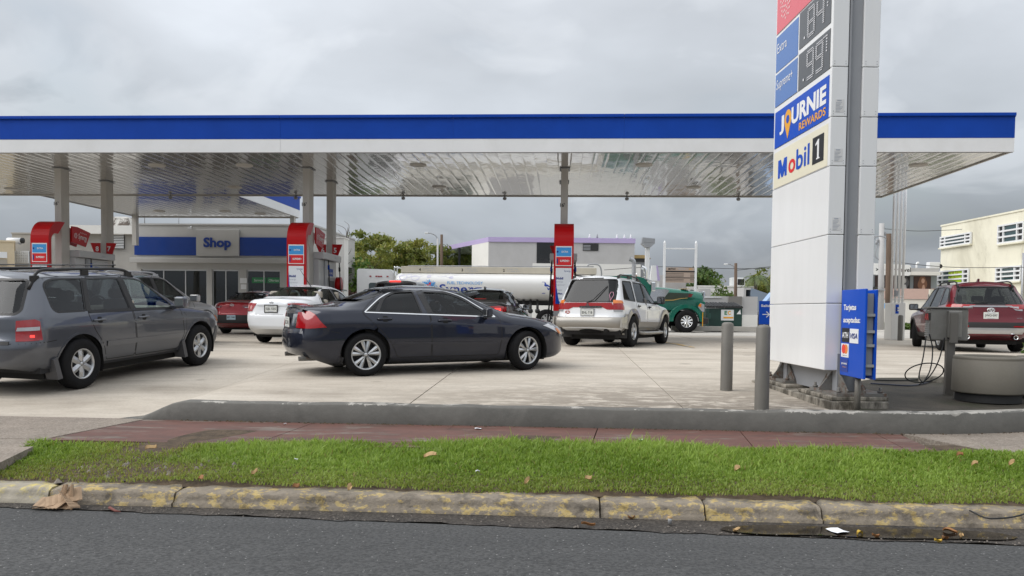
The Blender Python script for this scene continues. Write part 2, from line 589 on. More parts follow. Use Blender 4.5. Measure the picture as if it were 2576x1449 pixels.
#ground sheets
def sheet(name,rows,a0,a1,mt,na=1):
 """rows of (b, z) swept along the street"""
 mb = MB()
 As = [a0+(a1-a0)*i/na for i in range(na+1)]
 vs = [S(a,b,z) for b,z in rows for a in As]
 n = na + 1
 fs = [(j*n+i,j*n+i+1,(j+1)*n+i+1,(j+1)*n+i) for j in range(len(rows)-1) for i in range(na)]
 mb.add(vs,fs)
 return tag(mb.build(name,mt),kind='structure')
M_GROUND = mat('dry_ground',(0.22,0.20,0.165),0.9,var=0.3,scale=0.2)
sheet('ground',[(-900,-0.08),(8.9,-0.08),(9.3,0.08),(19,0.42),(31,0.42),(46,0.42),(1500,0.5)],-1200,1200,M_GROUND)
def road():
 mb = MB()
 As = [-80,-40,-12,0,12,40,80]
 vs = []
 for b,z in ((-14,-0.02),(-4,0.035),(2.0,0.03),(None,0.0)):
  vs += [S(a,b if b is not None else 5.43-0.04*max(-12,min(12,a)),z) for a in As]
 n = len(As)
 mb.add(vs,[(j*n+i,j*n+i+1,(j+1)*n+i+1,(j+1)*n+i) for j in range(3) for i in range(n-1)])
 return tag(mb.build('road',M_ASPH),kind='structure')
road()
# broken edge of the asphalt and the gutter
def gutter():
 mb = MB()
 n = 200
 vs,fs = [],[]
 for i in range(n+1):
  a = -9 + 18 * i / n
  w = 0.018 * math.sin(a*5.1) + 0.014 * math.sin(a*13.7+1) + 0.01 * math.sin(a*31+2)
  e = 5.43 - 0.04 * a
  vs += [S(a,e+w,0.006),S(a,e+0.03+w,-0.012),S(a,e+0.06+w,-0.016),S(a,5.86,-0.004)]
 for i in range(n):
  for j in range(3):
   fs.append((i*4+j,(i+1)*4+j,(i+1)*4+j+1,i*4+j+1))
 mb.add(vs,fs)
 return tag(mb.build('gutter',M_GUT),kind='structure')
gutter()
M_WATER = mat('puddle_water',(0.012,0.010,0.008),0.06,spec=0.6)
def puddle():
 """shallow standing water in the gutter"""
 cx = AZ(2180,1345,5.55)[0]
 L = 1.0
 up,dn = [],[]
 n = 36
 for i in range(n+1):
  u = -1 + 2 * i / n
  e = math.sqrt(max(0,1-u**4))
  up.append((cx+u*L,5.56+e*(0.13+0.012*math.sin(9*u))))
  dn.append((cx+u*L,5.54-e*(0.100+0.015*math.sin(7*u+1))))
 pts = dn + up[::-1][1:-1]
 mb = MB()
 mb.add([S(a,b,-0.0035) for a,b in pts],[tuple(range(len(pts)))])
 return tag(mb.build('puddle',M_WATER),kind='structure')
puddle()
#kerb stones
def smooth_noise(n,k,seed):
 g = np.random.default_rng(seed)
 x = g.normal(size=n+4*k)
 w = np.hanning(2*k+1)
 return np.convolve(x,w/np.sqrt((w**2).sum()),'same')[2*k:2*k+n]
kerb = tag(thing('kerb',None,None),kind='structure')
kerb_cuts = [-12.0,-9.0,-6.3] + [AZ(px,1290,5.66)[0] for px in (92,415,1512,1783,2085)] + [4.3,7.2,10.0]
for i in range(len(kerb_cuts)-1):
 a0,a1 = kerb_cuts[i] + 0.006,kerb_cuts[i+1] - 0.006
 n = max(6,int((a1-a0)/0.035))
 prof = [(5.765,-0.03),(5.768,0.020),(5.783,0.026),(5.792,0.060),(5.800,0.085),(5.816,0.099),(5.86,0.106),(5.98,0.112),(5.98,-0.03)]
 noi = [smooth_noise(n+1,2+(j % 3),100*i+j)*(0.0035 if 0<j<7 else 0.001) for j in range(9)]
 noz = [smooth_noise(n+1,3,100*i+50+j)*(0.0035 if 2<j<8 else 0.001) for j in range(9)]
 tilt = random.uniform(-0.004,0.006)
 vs,fs = [],[]
 for k in range(n+1):
  a = a0 + (a1-a0) * k / n
  e = min(k,n-k)
  rnd = 0.012 if e == 0 else 0.0
  for j,(b,z) in enumerate(prof):
   vs.append(S(a,b+noi[j][k]+tilt*(k/n-0.5)+(rnd if 1<j<6 else 0),z+noz[j][k]-(rnd if 2<j<8 else 0)))
 m = len(prof)
 for k in range(n):
  for j in range(m-1):
   fs.append((k*m+j,(k+1)*m+j,(k+1)*m+j+1,k*m+j+1))
 fs += [tuple(range(m))[::-1],tuple(n*m+j for j in range(m))]
 mb = MB()
 mb.add(vs,fs)
 for q in range(len(mb.sm)-2):
  mb.sm[q] = True
 st = mb.build('kerb_stone',M_KERB2 if i==2 else M_KERB,kerb)
 if i == 2:
  st['label'] = 'pale patched kerb stone with lemon yellow paint'
#verge, pavement
def verge_z(a,b):
 return 0.130 + (b-5.95) * 0.036 + 0.012 * math.sin(a*1.7+b) + 0.010 * math.sin(a*4.1-b*2)
def verge_soil():
 mb = MB()
 na,nb = 150,14
 vs = [S(-12+22*i/na,5.95+2.2*j/nb,verge_z(-12+22*i/na,5.95+2.2*j/nb)-0.004*(j>9)*(j-9) if j else 0.104) for i in range(na+1) for j in range(nb+1)]
 n = nb + 1
 fs = [(i*n+j,(i+1)*n+j,(i+1)*n+j+1,i*n+j+1) for i in range(na) for j in range(nb)]
 mb.add(vs,fs,True)
 return tag(mb.build('verge',M_SOIL),kind='structure')
verge_soil()
pave = tag(thing('pavement',None,None),kind='structure')
pcuts = [-13.0,-11.0,-8.9,-6.6,AZ(318,1075,8.4)[0],-2.75,-1.15,0.45,2.0,3.45,AZ(2330,1108,8.2)[0],6.1,8.0,10.0,12.0]
for i in range(len(pcuts)-1):
 a0,a1 = pcuts[i],pcuts[i+1]
 red = 4 <= i < 10 or i == 11
 sk = 0.35 if i >= 10 else (0.12 if i>3 else 0.25)
 sk0 = 0.35 if i >= 11 else (0.12 if i>4 else (0.25 if i>0 else 0))
 mb = MB()
 fb = 7.36 if i < 6 else 7.66
 q = [(a0+0.006-sk0,fb),(a1-0.006-sk,fb),(a1-0.006,8.84),(a0+0.006,8.84)]
 if i >= 10:
  q = [(a0+0.006+0.45,7.62),(a1-0.006+0.45,7.62),(a1-0.006,8.84+max(0,a1-3.6)**2*0.13),(a0+0.006,8.84+max(0,a0-3.6)**2*0.13)]
 zt = 0.203 + random.uniform(-0.003,0.003)
 k = 8
 vs = []
 for s in range(k+1):
  u = s / k
  for (p,r) in ((q[0],q[1]),(q[3],q[2])):
   a,b = p[0] + (r[0]-p[0]) * u,p[1] + (r[1]-p[1]) * u
   vs += [S(a,b,zt),S(a,b,0.08)]
 fs = []
 for s in range(k):
  o,n_ = s * 4,s * 4 + 4
  fs += [(o,n_,n_+2,o+2),(o,o+1,n_+1,n_),(o+2,n_+2,n_+3,o+3)]
 fs += [(0,2,3,1),(k*4,k*4+1,k*4+3,k*4+2)]
 mb.add(vs,fs)
 mb.build('paving_slab',M_RED if red else M_AGG,pave)
 # concrete edge of the driveway at the left end of the verge
def driveway():
 mb = MB()
 p0,p1 = toS(G(-70,1190,0.19)),toS(G(64,1120,0.2))
 mb.add([S(p0[0]-6,5.9,0.185),S(p0[0],5.9,0.185),S(p0[0],p0[1],0.19),S(p1[0],p1[1],0.2),S(p1[0]-.05,8.1,0.206),S(p0[0]-6,8.1,0.206)],[(0,1,2,3,4,5)])
 return tag(mb.build('driveway',M_AGG),kind='structure')
driveway()
def driveway_edge():
 mb = MB()
 p0,p1 = toS(G(-70,1188,0.2)),toS(G(62,1123,0.21))
 d = Vector((p1[0]-p0[0],p1[1]-p0[1],0)).normalized()
 nrm = Vector((-d.y,d.x,0)) * 0.07
 q = [(p0[0]-nrm.x,p0[1]-nrm.y),(p1[0]-nrm.x,p1[1]-nrm.y),(p1[0]+nrm.x,p1[1]+nrm.y),(p0[0]+nrm.x,p0[1]+nrm.y)]
 v = [S(a,b,0.10) for a,b in q] + [S(a,b,0.208) for a,b in q]
 mb.add(v,[(4,5,6,7),(0,1,5,4),(1,2,6,5),(2,3,7,6),(3,0,4,7)])
 return mb.build('kerb_stone',M_AGG,kerb,label='pale concrete kerb stone edging the driveway')
driveway_edge()
#grass
def m_grass():
 m = bpy.data.materials.new('grass_blade')
 m.use_nodes = True
 t = NT(m.node_tree)
 b = t.n('ShaderNodeBsdfPrincipled',i_Roughness=0.5)
 at = t.n('ShaderNodeAttribute',attribute_name='tone')
 sp = t.n('ShaderNodeSeparateColor',i_0=at.outputs[0])
 c = t.mix(sp.outputs[0],(0.140,0.250,0.014),(0.360,0.500,0.095))
 c = t.mix(sp.outputs[1],c,(0.31,0.25,0.085))
 t.put(b,'Base Color',c)
 tl = t.n('ShaderNodeBsdfTranslucent',i_Color=c)
 mx = t.n('ShaderNodeMixShader',i_0=0.5,i_1=b.outputs[0],i_2=tl.outputs[0])
 t.n('ShaderNodeOutputMaterial',i_Surface=mx.outputs[0])
 return m
def grass():
 g = np.random.default_rng(5)
 N = 185000
 a = g.uniform(-5.6,8.0,N)
 b = 5.955 + 1.70 * g.uniform(0,1,N) ** 0.9
 patch = np.sin(a*1.3+2*np.sin(b*1.7)) * 0.5 + np.sin(a*3.7+b*2.3) * 0.3 + np.sin(a*9-b*5) * 0.2
 # thin, trodden left end
 lim = -3.92 + (b-5.9) * -0.10
 bare = np.exp(-(((a+3.25)/0.40)**2+((b-6.35)/0.28)**2)) + np.exp(-(((a+3.65)/0.30)**2+((b-7.15)/0.30)**2)) + 0.6 * np.exp(-((a+3.9)/0.45)**2)
 p0,p1 = toS(G(-70,1190,0.19)),toS(G(64,1120,0.2))
 side = (p1[0]-p0[0]) * (b-p0[1]) - (p1[1]-p0[1]) * (a-p0[0])
 keep = (b<7.27+0.38*sstep(a,-3.6,-0.6)) & (side<0.02) & (g.uniform(0,1,N)>bare*0.85) & (g.uniform(0,1,N)>0.5*(b<6.02))
 a,b,patch,bare = a[keep],b[keep],patch[keep],bare[keep]
 N = len(a)
 tall = sstep(b,6.3,7.4) * (1-0.6*sstep(a,2.4,4.2)) * (1-0.7*np.clip(bare*2,0,1))
 clump = np.sin(a*23+3*np.sin(b*17)) * np.sin(b*19+2*np.sin(a*13))
 h = (1+0.30*clump) * (0.023+0.046*tall+0.014*patch*tall) * g.uniform(0.55,1.35,N)
 h = np.where(g.uniform(0,1,N)>0.985,h*1.6,h)
 w = g.uniform(0.0034,0.0072,N)
 lean = h * g.uniform(0.15,0.95,N)
 an = g.uniform(0,2*np.pi,N)
 dx,dy = np.cos(an) * lean,np.sin(an) * lean
 wa = an + np.pi / 2 + g.normal(0,0.5,N)
 wx,wy = np.cos(wa) * w,np.sin(wa) * w
 z = 0.130 + (b-5.95) * 0.036 + 0.012 * np.sin(a*1.7+b) + 0.010 * np.sin(a*4.1-b*2) - 0.004
 X = a * SX.x + b * SN.x
 Y = a * SX.y + b * SN.y
 V = np.zeros((N,5,3),dtype=np.float32)
 V[:,0] = np.stack([X-wx,Y-wy,z],1)
 V[:,1] = np.stack([X+wx,Y+wy,z],1)
 V[:,2] = np.stack([X-wx*.8+dx*.35,Y-wy*.8+dy*.35,z+h*.62],1)
 V[:,3] = np.stack([X+wx*.8+dx*.35,Y+wy*.8+dy*.35,z+h*.62],1)
 V[:,4] = np.stack([X+dx,Y+dy,z+h*0.95],1)
 k = np.arange(N) * 5
 q = np.stack([k,k+1,k+3,k+2],1)
 tr = np.stack([k+2,k+3,k+4],1)
 me = bpy.data.meshes.new('grass')
 me.vertices.add(N*5)
 me.vertices.foreach_set('co',V.reshape(-1))
 me.loops.add(N*7)
 me.polygons.add(N*2)
 loops = np.concatenate([q.reshape(-1),tr.reshape(-1)])
 me.loops.foreach_set('vertex_index',loops.astype(np.int32))
 st = np.concatenate([np.arange(N)*4,N*4+np.arange(N)*3])
 tot = np.concatenate([np.full(N,4),np.full(N,3)])
 me.polygons.foreach_set('loop_start',st.astype(np.int32))
 me.polygons.foreach_set('loop_total',tot.astype(np.int32))
 me.update(calc_edges=True)
 # dry, older blades near the kerb and on the trodden end: a colour of the plant itself
 dry = np.clip(0.46*(1-sstep(b,5.96,6.7))+0.8*np.clip(bare,0,1)+0.12*g.uniform(0,1,N),0,0.9) * g.uniform(0.2,1,N)
 dry = np.where(g.uniform(0,1,N)>0.97,0.8,dry)
 tone = np.clip(0.40+0.22*tall+0.15*clump+0.35*patch+g.normal(0,0.22,N),0,1)
 colr = np.ones((N,5,4),dtype=np.float32)
 colr[:,:,0] = tone[:,None]
 colr[:,:,1] = dry[:,None]
 colr[:,:,2] = 0
 at = me.color_attributes.new('tone','FLOAT_COLOR','POINT')
 at.data.foreach_set('color',colr.reshape(-1))
 return tag(link('grass',me,m_grass()),kind='stuff')
grass()
#low retaining wall
def low_wall():
 mb = MB()
 pts = []
 a = -5.0
 while a < 14:
  pts.append(a)
  a += 0.12 if a < 7 else 0.6
 wb = lambda a: max(0,a-3.6) ** 2 * 0.13 if a < 7 else 11.56 * 0.13 + (a-7) * 0.88
 vs,fs = [],[]
 no = smooth_noise(len(pts),3,31) * 0.004
 nz = smooth_noise(len(pts),3,32) * 0.004
 for i,a in enumerate(pts):
  k = float(sstep(a,-4.95,-4.25))
  zt = 0.205 + (0.415+0.02*float(sstep(a,1,4))-0.205) * k + nz[i]
  o = wb(a)
  for b,z in ((8.80,0.10),(8.803,0.2),(8.81+no[i],zt-0.014),(8.825+no[i],zt),(9.01,zt),(9.025,zt-0.01),(9.03,0.1)):
   vs.append(S(a,b+o,z))
 m = 7
 for i in range(len(pts)-1):
  for j in range(m-1):
   fs.append((i*m+j,(i+1)*m+j,(i+1)*m+j+1,i*m+j+1))
 fs.append(tuple(range(m))[::-1])
 mb.add(vs,fs,True)
 o = mb.build('low_wall',M_WALL)
 return tag(o,'low grey painted retaining wall between the red pavement and the forecourt','wall')
low_wall()
#forecourt slabs
def yellow_mark():
 mb = MB()
 p = [G(x,y,0.585) for x,y in ((1640,858),(1700,866),(1745,877),(1748,881),(1700,870),(1640,861))]
 mb.add([(q.x,q.y,lotz(q.x,q.y)+0.010) for q in p],[tuple(range(6))])
 return tag(mb.build('road_marking',m_worn('worn_yellow_line',(0.55,0.50,0.43),(0.60,0.36,0.06),0.47,0.56,3.0,(0.3,0.26,0.2))),kind='structure')
yellow_mark()
fore = tag(thing('forecourt',None,None),kind='structure')
gaps = 0.006
b_cuts = [9.03,13.6,18.2,22.8,27.4,32.0]
for i in range(-11,9):
 a0,a1 = -1.7 + 3.12 * i,-1.7 + 3.12 * (i+1)
 for j in range(5):
  b0,b1 = b_cuts[j],b_cuts[j+1]
  na,nb = (24 if-8.5<a0<-4 and j<2 else 3),6
  As = np.linspace(a0+gaps,a1-gaps,na+1)
  Bs = np.linspace(b0+(gaps if j else-0.05),b1-gaps,nb+1)
  if j == 0 and a0 > 9.5:
   continue
  bst = lambda a: (8.82 if a<-5.0 else 8.99) + (max(0,a-3.6)**2*0.13 if a<7 else 1.5+(a-7)*0.88)
  dz = random.uniform(-0.004,0.004)
  rowb = lambda a: [bst(a)+(b1-gaps-bst(a))*q/nb for q in range(nb+1)] if j == 0 else Bs
  vs = [S(a,b,float(lot_ab(a,b))+dz) for a in As for b in rowb(a)]
  n = nb + 1
  fs = [(u*n+v,(u+1)*n+v,(u+1)*n+v+1,u*n+v+1) for u in range(na) for v in range(nb)]
  k = len(vs)
  ring = [(u,0) for u in range(na+1)] + [(na,v) for v in range(1,nb+1)] + [(u,nb) for u in range(na-1,-1,-1)] + [(0,v) for v in range(nb-1,0,-1)]
  low = [Vector(vs[u*n+v])-Vector((0,0,0.05)) for u,v in ring]
  vs += low
  for q in range(len(ring)):
   q2 = (q+1) % len(ring)
   u,v = ring[q]
   u2,v2 = ring[q2]
   fs.append((k+q,k+q2,u2*n+v2,u*n+v))
  mb = MB()
  mb.add(vs,fs)
  mb.build('concrete_slab',M_LOT,fore)
sheet('forecourt_bed',[(8.85,0.10),(9.4,0.16),(13.6,0.33),(19,0.53),(32.0,0.49)],-40,28,M_GUT,1)
sheet('side_pavement',[(8.0,0.192),(13,0.192),(19,0.20)],5.6,34,M_AGG,1)
sheet('side_street',[(31.99,0.566),(38,0.537),(46,0.56),(60,0.62),(140,0.65)],-120,160,M_LOT2,1)
#station materials
M_WHITE = mat('white_metal_panel',(0.78,0.79,0.80),0.32,coat=0.3,var=0.03,scale=1.5,dirt=(0.60,0.59,0.56),damt=0.2)
M_PYLON = mat('pylon_panel',(0.80,0.81,0.82),0.30,coat=0.3,var=0.03,scale=1.2,dirt=(0.62,0.62,0.60),dscale=2.2,damt=0.10,stretch=(2,2,0.5))
M_BLUE = mat('blue_panel',(0.006,0.056,0.37),0.4,var=0.10,scale=1.0,spec=0.15)
M_BLUE2 = mat('blue_sign_panel',(0.006,0.075,0.50),0.35,spec=0.2)
M_BLUE3 = mat('faded_blue_panel',(0.055,0.165,0.47),0.35,coat=0.3)
M_NAVY = mat('navy_ink',(0.008,0.030,0.22),0.4)
M_RED2 = mat('red_panel',(0.50,0.005,0.008),0.35,spec=0.25)
M_REDF = mat('faded_red_panel',(0.72,0.10,0.13),0.35,coat=0.3)
M_REDINK = mat('red_ink',(0.70,0.015,0.02),0.4)
M_INK = mat('white_ink',(0.80,0.81,0.82),0.45)
M_GREYINK = mat('grey_ink',(0.42,0.45,0.50),0.5)
M_BLACK = mat('black_plastic',(0.012,0.012,0.013),0.5)
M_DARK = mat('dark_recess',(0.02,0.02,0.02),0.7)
M_SKYB = mat('light_blue_ink',(0.05,0.32,0.72),0.4)
M_YEL = mat('amber_ink',(0.80,0.38,0.02),0.4)
M_CREAMP = mat('cream_panel',(0.80,0.76,0.60),0.35,coat=0.2)
M_COLUMN = mat('column_paint',(0.56,0.545,0.515),0.55,var=0.05,scale=2,dirt=(0.30,0.28,0.25),damt=0.3,stretch=(1,1,0.3))
M_GREYW = mat('grey_masonry',(0.36,0.345,0.32),0.75,var=0.05,scale=1.5,dirt=(0.26,0.24,0.22),damt=0.3)
M_STEEL = mat('galvanised_steel',(0.38,0.39,0.41),0.45,metal=0.5,var=0.12,scale=3)
M_STEELP = mat('grey_paint_steel',(0.30,0.31,0.33),0.5,var=0.06,scale=2)
M_BOLL = mat('bollard_paint',(0.150,0.142,0.128),0.55,var=0.12,scale=5,bump=0.08,bscale=30,dirt=(0.085,0.078,0.068),dscale=3.5,damt=0.55,stretch=(1,1,0.5))
M_RUST = m_worn('rusty_steel',(0.13,0.065,0.035),(0.17,0.165,0.155),0.38,0.50,7,(0.07,0.06,0.05),bump=0.4)
M_SHOPW = mat('shaded_shop_wall',(0.46,0.455,0.44),0.6,var=0.04,scale=1.0,dirt=(0.42,0.41,0.39),damt=0.35)  # white wall greyed to include the canopy's shade in its colour
M_SHOPB = mat('shaded_band_blue',(0.005,0.042,0.25),0.25,var=0.1,scale=1.0)  # panel blue deepened, with the shade over the shop put into the colour
M_TINT = glass('shop_glass',(0.34,0.38,0.36),1.3)
M_ALU = mat('aluminium',(0.55,0.56,0.57),0.35,metal=0.7)
def m_soffit():
 m = bpy.data.materials.new('glossy_soffit')
 m.use_nodes = True
 t = NT(m.node_tree)
 tc = t.n('ShaderNodeNewGeometry').outputs['Position']
 info = t.n('ShaderNodeObjectInfo')
 off = t.n('ShaderNodeCombineXYZ',i_0=t.math('MULTIPLY',info.outputs['Random'],0.9),i_1=t.math('MULTIPLY',info.outputs['Random'],0.5))
 vec = t.n('ShaderNodeVectorMath',operation='ADD',i_0=tc,i_1=off.outputs[0]).outputs[0]
 n1 = t.noise(t.scalevec(vec,(0.9,0.55,1)),1.0,3,0.45,0.8)
 b = t.n('ShaderNodeBsdfPrincipled',i_Roughness=0.18)
 b.inputs['Base Color'].default_value = (0.33,0.325,0.315,1)
 b.inputs['Specular IOR Level'].default_value = 0.9
 b.inputs['Coat Weight'].default_value = 1.0
 b.inputs['Coat Roughness'].default_value = 0.05
 b.inputs['Coat IOR'].default_value = 1.6
 bp = t.n('ShaderNodeBump',i_Strength=1.0,i_Distance=0.014,i_Height=n1)
 t.put(b,'Normal',bp.outputs[0])
 t.put(b,'Coat Normal',bp.outputs[0])
 t.n('ShaderNodeOutputMaterial',i_Surface=b.outputs[0])
 return m
M_SOFFIT = m_soffit()
SOF = 5.77
BF,BB = 21.6,30.0
AR = 11.77
AL = -33.7
#main canopy
ORG = S(0,25.8,0.63)
canopy = thing('canopy','long flat petrol station canopy with blue and white fascia on grey columns','canopy',ORG,PHI)
L = lambda a,b,z: (a,b-25.8,z-0.63)
def lbox(mb,a0,a1,b0,b1,z0,z1,c=0.0):
 return mb.box(a0,a1,b0-25.8,b1-25.8,z0-0.63,z1-0.63,c)
ang = 0.0
# fascia panels run in long sheets with butt joints
cuts = [AL,-27.4,-21.2,-15.0] + [AZ(px,330,BF)[0] for px in (705,1140,1570)] + [7.6,AR]
for i in range(len(cuts)-1):
 a0,a1 = cuts[i] + 0.0015,cuts[i+1] - 0.0015
 d = random.uniform(-0.004,0.004)
 lbox(MB(),a0,a1,BF+d,BF+0.05,SOF-0.012,SOF+0.345).build('fascia_panel',M_WHITE,canopy,label='white lower fascia panel')
 lbox(MB(),a0,a1,BF-0.006+d,BF+0.05,SOF+0.349,SOF+0.90).build('fascia_panel',M_BLUE,canopy,label='blue upper fascia panel')
 lbox(MB(),a0,a1,BF-0.07,BF+0.06,SOF+0.905,SOF+0.99,0.012).build('fascia_cap',M_BLUE,canopy)
mb = MB()
lbox(mb,AR-0.05,AR,BF+0.052,BB-0.052,SOF-0.012,SOF+0.345)
mb.build('fascia_panel',M_WHITE,canopy,label='white lower fascia panel')
lbox(MB(),AR-0.05,AR+0.006,BF+0.052,BB-0.052,SOF+0.349,SOF+0.90).build('fascia_panel',M_BLUE,canopy,label='blue upper fascia panel')
lbox(MB(),AR-0.06,AR+0.06,BF+0.062,BB,SOF+0.905,SOF+0.99,0.012).build('fascia_cap',M_BLUE,canopy)
lbox(MB(),AL,AR-0.05,BB-0.05,BB,SOF-0.012,SOF+0.90).build('fascia_panel',M_WHITE,canopy,label='back fascia panel')
lbox(MB(),AL,AR-0.052,BF+0.07,BB-0.06,SOF+0.50,SOF+0.62).build('roof',M_STEELP,canopy)
# dark drip edge under the fascia
lbox(MB(),AL,AR,BF+0.051,BF+0.10,SOF-0.02,SOF+0.06).build('edge_trim',M_STEELP,canopy)
lbox(MB(),AL,AR-0.11,BB-0.10,BB-0.051,SOF-0.035,SOF+0.06).build('edge_trim',M_COLUMN,canopy)
lbox(MB(),AR-0.10,AR-0.051,BF+0.101,BB-0.052,SOF-0.03,SOF+0.06).build('edge_trim',M_COLUMN,canopy)
def soffit_mesh(w,ln,name,seed):
 """one soffit plank: slightly dished pan with lips and oil-canning"""
 mb = MB()
 nx,ny = 8,22
 g = np.random.default_rng(seed)
 ph = g.uniform(0,6.28,6)
 vs,fs = [],[]
 for j in range(ny+1):
  y = ln * j / ny
  for i in range(nx+1):
   u = i / nx
   z = 0.0008 * math.sin(math.pi*u)
   z += 0.0010 * math.sin(y*1.3+ph[0]) * math.sin(math.pi*u) + 0.0007 * math.sin(y*2.9+ph[1]) * math.sin(2*math.pi*u)
   z += 0.0006 * math.sin(y*4.7+ph[2]) * math.sin(math.pi*u)
   if i in (0,nx):
    z = 0.005
   vs.append((w*u,y,z))
 n = nx + 1
 for j in range(ny):
  for i in range(nx):
   fs.append((j*n+i,(j+1)*n+i,(j+1)*n+i+1,j*n+i+1))
 mb.add(vs,fs,True)
 return mb.mesh(name)
pw = 0.335
meshes = [soffit_mesh(pw-0.002,BB-BF-0.22,'soffit_plank',s) for s in range(9)]
npl = int((AR-0.11-AL)/pw)
for i in range(npl):
 a = AR - 0.11 - pw * (i+1)
 link('soffit_plank',meshes[(i*5+(i // 9)) % 9],M_SOFFIT,canopy,L(a,BF+0.11,SOF))
COLS_A = [-23.45,-15.6,-7.75,0.12,7.95]
for a in COLS_A:
 for b in (24.0,26.5):
  z0 = float(lot_ab(a,b)) - 0.05
  c = MB()
  lbox(c,a-0.107,a+0.107,b,b+0.42,z0,SOF+0.03,0.012)
  co = c.build('column',M_COLUMN,canopy)
  k = MB()
  lbox(k,a-0.16,a+0.16,b-0.05,b+0.47,SOF-0.03,SOF-0.012)
  k.build('collar',M_STEELP,canopy)
  if b < 25:
   text("16'",M_BLACK,co,L(a-0.055,b,4.66),(1,0,0),(0,0,1),h=0.115,bold=0.03)
   # recessed lights and small edge floods
for px,py,w in ((1620/1,415,0),(1052,415,0),(1105,470,0),(615,416,0),(30,475,0),(30+365,416,0),(590,471,0),(1745,471,0),(2310,415,0)):
 v = ray(px,py)
 p = CAM + v * ((SOF-CAM.z)/v.z)
 a,b = toS(p)
 m_ = MB()
 m_.lathe([(0.0,-0.045),(0.15,-0.045),(0.24,-0.03),(0.26,0.0),(0.26,0.02)],20)
 m_.build('canopy_light',M_COLUMN,canopy,L(a,b,SOF+0.004))
for px in (1015,1270,1577,1857,430/1,745):
 a,z = AZ(px,492,BB-0.12)
 m_ = MB()
 m_.tube([(0,0,0.03),(0,0,-0.05)],0.02,8)
 m_.lathe([(0.0,-0.15),(0.05,-0.14),(0.075,-0.10),(0.07,-0.05),(0.0,-0.03)],14)
 m_.build('edge_flood',M_STEELP,canopy,L(a,BB-0.16,SOF-0.02))
#link canopy to the shop
link_l,link_r = AZ(343,546,37.4)[0],AZ(754,546,37.4)[0]
shop_can = thing('shop_canopy','short glossy canopy wing that joins the long canopy to the shop','canopy',ORG,PHI)
SL = SOF + 0.015
for nm,mt,z0,z1,o in (('fascia_panel',M_WHITE,-0.012,0.345,0),('fascia_panel',M_BLUE,0.349,0.90,0.006),('fascia_cap',M_BLUE,0.905,0.99,0.06)):
 lbox(MB(),link_r-0.05,link_r+o,BB+0.08,37.4,SL+z0,SL+z1).build(nm,mt,shop_can)
 lbox(MB(),link_l-o,link_l+0.05,BB+0.08,37.4,SL+z0,SL+z1).build(nm,mt,shop_can)
lbox(MB(),link_l+0.052,link_r-0.052,37.35,37.4,SL-0.02,SL+0.9).build('fascia_panel',M_WHITE,shop_can)
lbox(MB(),link_l+0.052,link_r-0.052,BB+0.08,37.34,SL+0.5,SL+0.6).build('roof',M_STEELP,shop_can)
lbox(MB(),link_l+0.052,link_r-0.052,37.28,37.348,SL-0.04,SL+0.03).build('edge_trim',M_COLUMN,shop_can)
meshes2 = [soffit_mesh(pw-0.004,37.26-BB-0.04,'soffit_plank',40+s) for s in range(6)]
a = link_r - 0.06 - pw
i = 0
while a > link_l + 0.02:
 link('soffit_plank',meshes2[(i*5+i // 6) % 6],M_SOFFIT,shop_can,L(a,BB+0.03,SL))
 a -= pw
 i += 1
for px,py in ((567,531),(655,538),(400,531)):
 v = ray(px,py)
 p = CAM + v * ((SL-CAM.z)/v.z)
 m_ = MB()
 m_.lathe([(0.0,-0.045),(0.15,-0.045),(0.24,-0.03),(0.26,0.0),(0.26,0.02)],18)
 aa,bb = toS(p)
 m_.build('canopy_light',M_COLUMN,shop_can,L(aa,bb,SL+0.004))
for a in (link_l+0.15,link_r-0.2):
 lbox(MB(),a-0.1,a+0.1,36.9,37.15,4.4,SL+0.03).build('column',M_COLUMN,shop_can)
#shop
SB = 38.4
sa0,sztop = AZ(343,567,SB)
sa1,_ = AZ(787,567,SB)
z_of = lambda py,px=560: AZ(px,py,SB)[1]
shop = thing('shop','low white station shop with a blue band and a raised Shop sign','shop',S(sa0,SB,0.56),PHI)
lx = lambda px,py=600: AZ(px,py,SB)[0] - sa0
lz = lambda py,px=560: AZ(px,py,SB)[1] - 0.56
W = sa1 - sa0
zt,zl,zw = lz(567),lz(652),lz(678)
mb = MB()
mb.box(0,W,0,8,zl,zt)
mb.build('wall',M_SHOPW,shop)
MB().box(-0.05,W+0.05,-0.05,8,zt+0.002,zt+0.08).build('parapet_cap',M_SHOPW,shop)
MB().box(-0.18,W,-0.35,-0.004,lz(663),lz(651),0.02).build('ledge',M_SHOPW,shop)
MB().box(0,W,0.0,0.25,zw,lz(663)-0.0).build('lintel',M_SHOPW,shop)
MB().box(0,W,0.02,0.25,-0.1,0.55).build('plinth',M_GREYW,shop)
MB().box(0,W,7.5,8.0,-0.1,zl-0.005).build('back_wall',M_GREYW,shop)
MB().box(0.0,0.3,0.26,7.49,-0.1,zl-0.005).build('side_wall',M_GREYW,shop)
MB().box(0.31,W,0.26,7.49,-0.05,0.0).build('floor',M_GREYW,shop)
edges = [340,355,520,533,600,620,705,722,760,787]
for k in range(0,len(edges),2):
 x0,x1 = lx(edges[k],700),lx(edges[k+1],700)
 if k == 0:
  x0 = 0.0
 MB().box(x0,x1,0.0,0.22,0.55,zw-0.002).build('pillar',M_SHOPW,shop)
